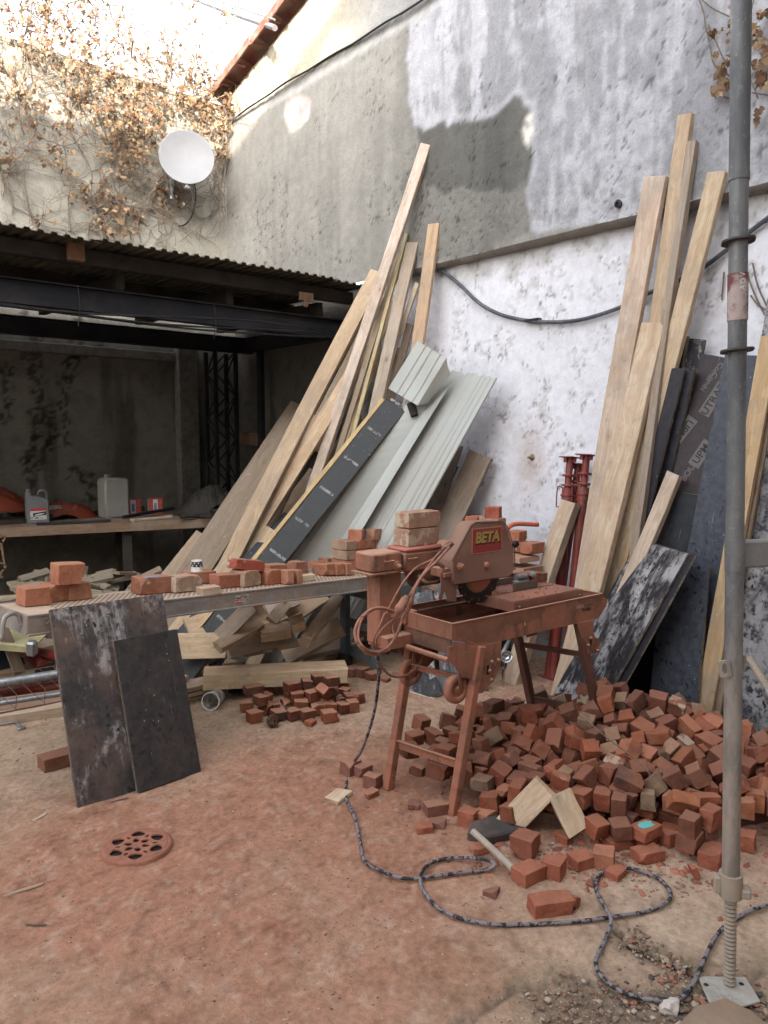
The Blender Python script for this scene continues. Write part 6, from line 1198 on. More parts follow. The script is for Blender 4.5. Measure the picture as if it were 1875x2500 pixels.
sp('leg_bracket', MB().prism([(.86, .672), (.99, .672), (1.0, .64), (1.0, .60), (1.02, .575), (1.055, .56), (1.06, .53), (1.045, .50), (1.01, .49), (.96, .50), (.94, .56), (.90, .60)], -.004, -.001), SAWP)
sp('leg_bracket', MB().prism([(.86, .672), (.99, .672), (1.0, .60), (1.055, .56), (1.045, .50), (.96, .50), (.90, .60)], WT+.001, WT+.004), SAWP)
for (x, z) in ((.975, .578), (.955, .545), (1.035, .502)): sp('bolt', MB().lathe([(0, .014), (.006, .014), (.009, .006), (.0095, 0)], 10, Matrix.Translation((x, -.004, z)) @ Matrix.Rotation(R(90), 4, 'X')), SAWP, True)
sp('slot', MB().box((.972, -.0048, .54), (.984, -.0041, .57), .002), bpy.data.materials['slot_black'])
# rear column and head
sp('column', MB().box((-.152, .332, .655), (-.012, .425, 1.0), .008), SAWP)
sp('column_foot', MB().box((-.14, .28, .64), (.01, .43, .70), .004).box((-.02, .30, .74), (.06, .41, .80), .006), SAWP)
hb = MB().box((-.205, .305, 1.0), (-.03, .445, 1.088), 0); sp('head_box', hb, SAWP, True, .009); sp('head_flange', MB().box((-.222, .297, .992), (-.03, .452, .999)), SAWP)
sp('arm_box', MB().box((-.024, .30, .985), (.235, .44, 1.078), 0), SAWP, True, .010); sp('arm_lid', MB().box((-.020, .296, 1.080), (.22, .444, 1.100), 0), m_plain('pinkish_red_paint', (.42, .13, .095), .55, dust=.6, dcol=(.44, .2, .14), scale=6), True, .008)
sp('pivot', MB().lathe([(0, .03), (.006, .03), (.009, .02), (.012, .018), (.014, .008), (.022, .007), (.024, 0)], 18, Matrix.Translation((-.062, .305, 1.022)) @ Matrix.Rotation(R(90), 4, 'X')), SAWP, True)
for x in (-.135, .0): sp('grab_pin', MB().tube([(x, .29, 1.050), (x+.042, .285, 1.051)], .004, 8).tube([(x, .29, 1.050), (x, .306, 1.050)], .0035, 6).tube([(x+.042, .285, 1.051), (x+.042, .306, 1.051)], .0035, 6), SAWP, True)
sp('lid_bolt', MB().lathe([(0, .022), (.006, .02), (.008, .010), (.014, .004), (.015, 0)], 12, Matrix.Translation((.13, .33, 1.10))), SAWP, True)
sp('motor', MB().tube([(.08, .37, .955), (.30, .37, .955)], .055, 22).tube([(.10, .37, .955), (.28, .37, .955)], .06, 22), SAWD, True)
sp('arm_link', MB().box((.19, .26, .97), (.33, .36, 1.04), .006), SAWD)
# guard: closed housing with chamfered outline
gy0, gy1 = .165, .262
gp = [(.168, .925), (.155, .960), (.150, 1.044), (.270, 1.200), (.300, 1.212), (.475, 1.205), (.505, 1.190), (.525, 1.165), (.572, 1.062), (.578, .955), (.562, .932), (.535, .922)]
gm = MB().prism(gp, gy0, gy1)
gd = sp('blade_guard', gm, m_plain('dusty_dark_red_guard', (.15, .06, .045), .55, dust=.85, dcol=(.26, .15, .11), scale=3.5, var=.3, lo=.3, hi=.65), True, .007)
sp('guard_edge', MB().tube([(x, gy0-.001, z) for x, z in gp[2:10]], .0035, 6), SAWD, True, par=gd)
RL = m_plain('label_dark_red', (.26, .03, .03), .5, var=.15, dust=.25, dcol=(.25, .12, .08)); YL = m_flat('label_yellow', (.34, .25, .07)); DR = m_flat('label_outline', (.10, .02, .02))
pl0 = sloc(1152, 1291, y=gy0); pl1 = sloc(1224, 1344, y=gy0); bx0, bx1, bz1, bz0 = pl0.x, pl1.x, pl0.z+.0, pl1.z
lbp = sp('nameplate', MB().box((bx0, gy0-.0022, bz0), (bx1, gy0-.0002, bz1)), m_flat('label_rim', (.42, .22, .12)), par=gd)
sp('nameplate_field', MB().box((bx0+.004, gy0-.0030, bz0+.004), (bx1-.004, gy0-.0023, bz1-.004)), RL, par=lbp)
cxl, czl = (bx0+bx1)/2, (bz0*.40+bz1*.60)
text('BETA', .072, DR, lbp, Matrix.Translation((cxl+.004, gy0-.0034, czl-.006)) @ XZ, bold=.0048, shear=.12)  # printed dark outline behind the yellow letters
text('BETA', .070, YL, lbp, Matrix.Translation((cxl, gy0-.0042, czl)) @ XZ, bold=.0030, shear=.12)
sp('guard_bolt', MB().lathe([(0, .016), (.010, .014), (.016, .006), (.017, 0)], 16, Matrix.Translation((.375, gy0, 1.0)) @ Matrix.Rotation(R(90), 4, 'X')), SAWP, True, par=gd)
sp('guard_nut', MB().lathe([(0, .03), (.011, .03), (.014, .02), (.018, .018), (.018, 0)], 6, Matrix.Translation((.196, gy0, 1.012)) @ Matrix.Rotation(R(90), 4, 'X')), SAWP, par=gd)
sp('guard_knob', MB().lathe([(0, .03), (.014, .028), (.019, .018), (.016, .006), (.008, 0)], 14, Matrix.Translation((.574, gy0+.01, 1.085)) @ Matrix.Rotation(R(90), 4, 'X')), BLK, True, par=gd)
# rubber splash flap at the guard's left end
RF = m_plain('dusty_rubber_flap', (.17, .085, .06), .85, scale=14, var=.35, dust=.5, dcol=(.30, .15, .10))
fl0 = sloc(1074, 1400, y=.19); fm = MB(); prof = [(1074, 1400), (1112, 1402), (1114, 1432), (1113, 1469), (1091, 1467), (1089, 1448), (1085, 1443), (1081, 1452), (1079, 1465), (1070, 1463), (1076, 1440), (1076, 1420)]
fp = [sloc(u, v, y=.185) for u, v in prof]; fm.prism([(p.x, p.z) for p in fp], .182, .188); sp('splash_flap', fm, RF); sp('flap_clamp', MB().box((fp[0].x+.015, .17, fp[0].z-.022), (fp[1].x-.012, .181, fp[0].z+.0), .002).box((fp[0].x+.01, .18, fp[0].z-.02), (fp[1].x-.005, .262, fp[0].z+.02), .002), SAWP)
# blade
bc = V((.372, .213, .955)); Rb = .150; n_ = 96; vs = []; out = []
for k in range(n_):
    a = 2*math.pi*k/n_; r_ = Rb-(.012 if k % 6 == 0 else 0); out.append((bc.x+r_*math.cos(a+.35), bc.z+r_*math.sin(a+.35)))
BLD = m_plain('dark_steel_blade', (.030, .026, .025), .45, .6, scale=6, var=.4, dust=.45, dcol=(.12, .07, .05)); bl = sp('blade', MB().prism(out, bc.y-.0015, bc.y+.0015), BLD)
sp('flange', MB().lathe([(0, -.008), (.085, -.008), (.088, -.004), (.088, .004)], 40, Matrix.Translation(bc) @ Matrix.Rotation(R(-90), 4, 'X')), m_plain('orange_red_flange', (.42, .11, .05), .5, dust=.3), True, par=bl)
tm2 = MB()
for k in range(44): a = 2*math.pi*k/44; tm2.box((-.0035, -.0024, .082), (.0035, -.0016, .096), 0, Matrix.Translation(bc) @ Matrix.Rotation(a, 4, 'Y'))
sp('flange_teeth', tm2, m_flat('brass_teeth', (.35, .22, .12)), par=bl)
tm3 = MB()
for k in range(16): a = 2*math.pi*k/16+.35; tm3.box((-.001, -.0022, .122), (.001, -.0016, .139), 0, Matrix.Translation(bc) @ Matrix.Rotation(a, 4, 'Y'))
sp('blade_slots', tm3, m_flat('slot_line', (.25, .2, .18)), par=bl)
# orange handle
h0 = sloc(1240, 1290, y=.24); h1_ = sloc(1252, 1281, y=.24); h2_ = sloc(1270, 1279, y=.24); h3 = sloc(1313, 1281, y=.22)
sp('handle', MB().tube(smooth_path([h0+V((-.03, 0, -.035)), h0, h1_, h2_, h3], 4), .0115, 14), SAWO, 'all'); sp('handle_bore', MB().lathe([(0, .0006), (.009, .0006)], 14, Matrix.Translation(h3) @ (h3-h2_).to_track_quat('Z', 'Y').to_matrix().to_4x4()), m_flat('bore_black', (.01, .01, .01)))
# rolling table
tx0, tx1, ty0, ty1, tz = .435, .955, .035, .375, .835
CART = m_plain('dusty_cart_steel', (.20, .07, .045), .7, dust=.8, dcol=(.25, .12, .08), scale=6); CTOP = m_plain('scraped_table_plate', (.10, .065, .055), .55, dust=.95, dcol=(.34, .14, .085), scale=3.2, lo=.30, hi=.6)
sp('table_frame', MB().box((tx0, ty0, tz-.055), (tx1, ty0+.012, tz-.004), .002).box((tx0, ty1-.012, tz-.055), (tx1, ty1, tz-.004), .002).box((tx0, ty0+.0125, tz-.055), (tx0+.012, ty1-.0125, tz-.004), .002).box((tx1-.012, ty0+.0125, tz-.055), (tx1, ty1-.0125, tz-.004), .002), CART)
sp('table_plate', MB().box((tx0+.002, ty0+.002, tz-.003), (tx1-.03, .193, tz+.001), .001), CTOP); sp('table_plate', MB().box((tx0-.02, .207, tz-.003), (tx1-.03, ty1-.002, tz+.001), .001), CTOP)
sp('fence', MB().box((.615, .205, tz+.002), (.80, .211, tz+.040), .001).box((.50, .352, tz+.002), (.925, .358, tz+.036), .001), m_plain('brown_angle_steel', (.13, .09, .07), .7, dust=.5, dcol=(.26, .15, .11)))
sp('stop_clamp', MB().tube([(.73, .29, tz+.045), (.80, .29, tz+.045)], .017, 14).box((.72, .27, tz+.002), (.81, .31, tz+.03), .004).lathe([(0, .03), (.02, .028), (.022, .01), (.01, 0)], 12, Matrix.Translation((.82, .27, tz+.04)) @ Matrix.Rotation(R(60), 4, 'Y')), STEEL, True)
for x in (.47, .93): sp('table_bolt', MB().lathe([(0, .006), (.005, .005), (.006, 0)], 9, Matrix.Translation((x, ty0, tz-.03)) @ Matrix.Rotation(R(90), 4, 'X')), STEEL, True)
for y in (.03, WT-.03): sp('slide_rail', MB().box((.12, y-.012, .765), (LT-.004, y+.006, .778), .002), SAWD)
cr = MB(); 
for i in range(70):
    x = rc.uniform(tx0+.02, tx1-.1); y = rc.uniform(ty0+.02, ty1-.03); s_ = rc.uniform(.002, .005); cr.lathe([(0, 0), (s_, .0), (s_*.7, s_), (0, s_*1.2)], 5, Matrix.Translation((x, y, tz+.001)))
o = sp('brick_crumbs', cr, CRU, 'all'); o['kind'] = 'stuff'
# flex: coil tied at the left end, plug and hoses running up to the guard
def S3(u, v, y): return sloc(u, v, y=y)
def zc1(x, y): return (850+x/4.1475, 1450+y/4.1475)
def zc2(x, y): return (840+x/5.53, 1220+y/5.53)
loops = [
 ([zc2(*p) for p in ((1440, 590), (1380, 650), (1200, 800), (1000, 900), (880, 1010), (760, 1180), (640, 1400), (560, 1560))]+[zc1(*p) for p in ((370, 200), (320, 320), (270, 420), (255, 500), (290, 570), (340, 580))], .006, .10),
 ([zc2(*p) for p in ((1430, 600), (1280, 720), (1150, 880), (1020, 1060), (940, 1200), (900, 1350), (850, 1480), (760, 1600))]+[zc1(*p) for p in ((480, 250), (370, 330), (300, 430), (290, 520), (330, 580), (390, 570))], .0055, .085),
 ([zc2(*p) for p in ((1420, 640), (1250, 830), (1080, 1000), (960, 1190), (900, 1420), (840, 1540))]+[zc1(*p) for p in ((545, 260), (500, 400), (420, 520), (340, 580), (250, 585), (200, 570))], .009, .07),
 ([zc1(*p) for p in ((470, 190), (380, 150), (280, 145), (190, 190), (110, 270), (70, 380), (90, 480), (150, 560), (230, 605), (330, 600), (420, 560))], .010, .06),
 ([zc1(*p) for p in ((460, 180), (350, 140), (230, 160), (150, 240), (110, 350), (105, 450), (150, 530), (230, 580), (310, 600))], .0065, .045),
 ([zc2(*p) for p in ((1340, 700), (1390, 640), (1440, 590), (1400, 580), (1340, 620), (1310, 690), (1200, 830), (1050, 1030), (930, 1200), (880, 1300))], .0045, .12),
 ([zc1(*p) for p in ((600, 60), (560, 180), (470, 290), (450, 350), (480, 420), (520, 330), (560, 230), (610, 120), (640, 20))], .005, .055)]
for i, (pts, r_, y_) in enumerate(loops):
    P3 = [S3(u, v, y_+.02*math.sin(k*1.1+i)) for k, (u, v) in enumerate(pts)]
    sp('flex', MB().tube(smooth_path(P3, 5), r_*.74, 9), DROPE, 'all')
a, b = S3(*zc2(850, 1300), .05), S3(*zc2(670, 1600), .05); d_ = b-a
sp('plug', MB().tube([a, a+d_*.12, a+d_*.14, a+d_*.48, a+d_*.5, a+d_*.62, a+d_*.64, b], [.010, .013, .017, .018, .021, .021, .018, .013], 14), DROPE, 'all')
a, b = S3(*zc2(1460, 590), .11), S3(*zc2(1200, 850), .11); sp('hose_stub', MB().tube([a, b], .011, 10), SAWD, True)
for (u, v) in (zc2(1310, 670), zc2(900, 1290), zc1(325, 578), zc1(100, 475), zc1(185, 200), zc1(220, 590)):
    q = S3(u, v, .06); sp('cable_tie', MB().tube([q+V((.024*math.cos(a_), .02*math.sin(a_), .010*math.cos(a_+.6))) for a_ in np.linspace(0, 6.28, 14)], .0018, 5), SAWD, True)
sp('water_hose', MB().tube(smooth_path([S3(*zc2(1230, 840), .2), S3(*zc2(1330, 900), .19), S3(*zc2(1320, 940), .2)], 4), .010, 8), SAWD, 'all')
sp('water_hose', MB().tube(smooth_path([S3(*zc2(1010, 1030), .25), S3(*zc2(1100, 1110), .2), S3(*zc2(1200, 1120), .2), S3(*zc2(1300, 1090), .22)], 4), .008, 8), SAWD, 'all')
lp_ = [zc1(*p) for p in ((280, 625), (310, 700), (370, 780), (440, 830), (520, 840), (600, 820), (680, 760), (740, 680), (770, 600), (775, 540))]
sp('hanging_flex', MB().tube(smooth_path([S3(u, v, .12+.03*k) for k, (u, v) in enumerate(lp_)], 4), .0055, 7), DROPE, 'all')
spg = MB(); a, b = S3(1062, 1580, .38), S3(1068, 1636, .38); sp('spring', MB().tube([a.lerp(b, t)+V((.011*math.cos(t*120), .011*math.sin(t*120), 0)) for t in np.linspace(0, 1, 190)], .0022, 5), m_plain('rusty_red_spring', (.16, .05, .03), .8), 'all')
# ------------------------------------------------------------------ power cable across the ground
def m_cable():
    s = NT('dusty_speckled_cable'); n1 = s.noise(s.obj, 42, 3, .7); c = s.mix(s.ramp(n1, .49, .54), (.20, .175, .18), (.022, .022, .026)); return s.fin(c, .7, s.bump(n1, .2, .002), spec=.3)
cab = [(922, 1605, .50), (924, 1660, .42), (912, 1745, .28), (884, 1829, .14)]
g1 = [(853, 1880), (844, 1943), (867, 1998), (880, 2061), (889, 2099), (927, 2125), (983, 2144), (1040, 2142), (1130, 2130), (1185, 2124), (1208, 2112), (1187, 2099), (1108, 2094), (1051, 2108), (1028, 2136), (1034, 2175), (1085, 2226), (1187, 2255), (1300, 2256), (1404, 2250), (1491, 2239), (1577, 2225), (1619, 2208), (1638, 2187), (1622, 2156), (1588, 2135), (1543, 2121), (1494, 2121), (1459, 2142), (1456, 2173), (1473, 2208), (1491, 2239), (1489, 2263), (1473, 2305), (1456, 2340), (1458, 2367), (1480, 2395), (1522, 2423), (1570, 2438), (1619, 2442), (1660, 2437), (1688, 2409), (1709, 2367), (1730, 2319), (1757, 2274), (1803, 2239), (1837, 2222), (1875, 2210), (1960, 2195)]
pts = []
st_ = S3(922, 1605, .06); w0 = Msaw @ st_; gnd = P(853, 1880, 'z', .011)
for (u, v, z) in cab:
    t_ = (1.0-(z-.011)/(.50-.011)); yy = w0.y+(gnd.y-w0.y)*t_; pts.append(P(u, v, 'y', yy))
for i, (u, v) in enumerate(g1):
    z = .011+(.017 if i in (10, 11, 30, 31) else 0)+(.004*math.sin(i*2.1)**2)
    if i in (13, 14): z += .0
    pts.append(P(u, v, 'z', z))
tag(link('power_cable', MB().tube(smooth_path(pts, 6), .0068, 9).me('power_cable', 'all'), m_cable()), 'dusty mottled black power cable looping over the ground from the saw', 'cable')
# ------------------------------------------------------------------ bricks
def brick_mesh(seed, L_, W_, H_, rough=1., broken=True):
    r_ = random.Random(seed); bm = bmesh.new(); bmesh.ops.create_cube(bm, size=1)
    for v_ in bm.verts: v_.co = V((v_.co.x*L_, v_.co.y*W_, v_.co.z*H_))
    def cut(co, no):
        res = bmesh.ops.bisect_plane(bm, geom=bm.verts[:]+bm.edges[:]+bm.faces[:], plane_co=co, plane_no=no, clear_outer=True)
        ed = [e for e in res['geom_cut'] if isinstance(e, bmesh.types.BMEdge)]
        if ed: bmesh.ops.holes_fill(bm, edges=bm.edges[:])
    if broken:
        cut(V((L_*.5-.006-.012*r_.random(), 0, 0)), V((1, r_.uniform(-.28, .28), r_.uniform(-.22, .22))).normalized())
        for k in range(r_.choice((0, 1, 1, 2))):
            s_ = V((r_.choice((-1, 1)), r_.choice((-1, 1)), r_.choice((-1, 1)))); c_ = V((s_.x*L_/2, s_.y*W_/2, s_.z*H_/2)); n_ = V((s_.x*r_.uniform(.4, 1), s_.y*r_.uniform(.4, 1), s_.z*r_.uniform(.4, 1))).normalized()
            cut(c_-n_*r_.uniform(.008, .024), n_)
    else:
        for k in range(2):
            s_ = V((r_.choice((-1, 1)), r_.choice((-1, 1)), r_.choice((-1, 1)))); c_ = V((s_.x*L_/2, s_.y*W_/2, s_.z*H_/2)); n_ = V((s_.x, s_.y, s_.z)).normalized(); cut(c_-n_*r_.uniform(.004, .014), n_)
    bmesh.ops.bevel(bm, geom=[e for e in bm.edges if e.is_manifold and e.calc_face_angle(0) > .4], offset=.0022, segments=1, affect='EDGES', clamp_overlap=True)
    bmesh.ops.subdivide_edges(bm, edges=[e for e in bm.edges if e.calc_length() > .03], cuts=2, use_grid_fill=True)
    bmesh.ops.triangulate(bm, faces=[f for f in bm.faces if len(f.verts) > 4])
    for v_ in bm.verts: v_.co += V((mnoise.noise(v_.co*28+V((seed, 0, 0))), mnoise.noise(v_.co*28+V((0, seed, 0))), mnoise.noise(v_.co*28+V((0, 0, seed)))))*.0026*rough
    for v_ in [q for q in bm.verts if broken and q.co.x > L_*.26]: v_.co += V((mnoise.noise(v_.co*60+V((seed, 3, 0)))*1.4, mnoise.noise(v_.co*45+V((0, seed, 7)))*.5, mnoise.noise(v_.co*45+V((5, 0, seed)))*.5))*.0055
    me_ = bpy.data.meshes.new('brick'); bm.to_mesh(me_); bm.free(); return me_
HALF = [brick_mesh(i, .074+.004*(i % 6), .072+.002*(i % 3), .054+.004*(i % 4)) for i in range(14)]+[brick_mesh(40+i, .058, .07, .030) for i in range(2)]+[brick_mesh(50+i, .115, .074, .052) for i in range(3)]
FULL = [brick_mesh(60+i, .195, .096, .066, 1.3, False) for i in range(3)]
CHIPS = [brick_mesh(80+i, .06+.01*i, .05, .02+.004*i, 1.4) for i in range(3)]
BKC = [(.24, .088, .052), (.29, .105, .06), (.18, .074, .048), (.21, .072, .044), (.32, .13, .075), (.15, .068, .048), (.23, .092, .060), (.27, .092, .050), (.20, .092, .062)]
def brick(me_, M, col, label, group=None, name='brick', mortar=.1, dust=.3, cat='brick'):
    o = link(name, me_, BRICK, None, M, col, mortar=mortar, dust=dust); return tag(o, label, cat, group)
# mound of rubble under the loose bricks
UU = [840, 950, 1050, 1180, 1300, 1400, 1500, 1590, 1700, 1800, 1900, 2000]
VC = [1890, 1872, 1835, 1750, 1720, 1712, 1660, 1632, 1690, 1770, 1820, 1860]
TB = [3.62, 3.68, 3.80, 3.90, 3.92, 3.88, 3.83, 3.78, 3.58, 3.42, 3.36, 3.3]
TF = [3.50, 3.42, 3.32, 3.16, 3.02, 2.90, 2.84, 2.82, 2.86, 2.92, 2.96, 3.0]
def mound(X_, Y_):
    fx_, fy_ = math.sin(YAW), math.cos(YAW); t = X_*fx_+Y_*fy_; lat = X_*fy_-Y_*fx_; u = CX+FPX*lat/np.maximum(t, .1)*1.0
    vc = np.interp(u, UU, VC); tb = np.interp(u, UU, TB); tf = np.interp(u, UU, TF); hc = np.maximum(0, H_CAM-(vc-1074)/FPX*tb)
    tf = tf-.10; s_ = (t-tf)/np.maximum(tb-tf, .05); up_ = np.clip(s_, 0, 1)**.75; dn_ = np.clip(1-(t-tb)/np.interp(u, [900, 1250, 1450], [.10, .20, .36]), 0, 1)
    return np.where(s_ < 1, hc*up_, hc*dn_)*np.clip((u-830)/60, 0, 1)*np.clip((2100-u)/100, 0, 1)
ax_ = np.arange(1.9, 4.3, .03); ay_ = np.arange(.3, 3.3, .03); MX, MY = np.meshgrid(ax_, ay_, indexing='ij')
MH = mound(MX, MY); core = np.clip(MH-.135, -.02, 9)+np.where(MH > .135, (fbm(MX*12, MY*12, 300, 3)-.5)*.03, 0)
Cc = np.zeros(MX.shape+(3,))+np.array((.11, .045, .03)); Cc = Cc*(.6+.7*fbm(MX*20, MY*20, 301, 3))[..., None]
rub = link('brick_rubble', gridmesh('brick_rubble', np.stack([MX, MY, core], -1), Cc, False), GROUND); tag(rub, 'broken brick rubble and dust filling the core of the big brick pile', kind='stuff')
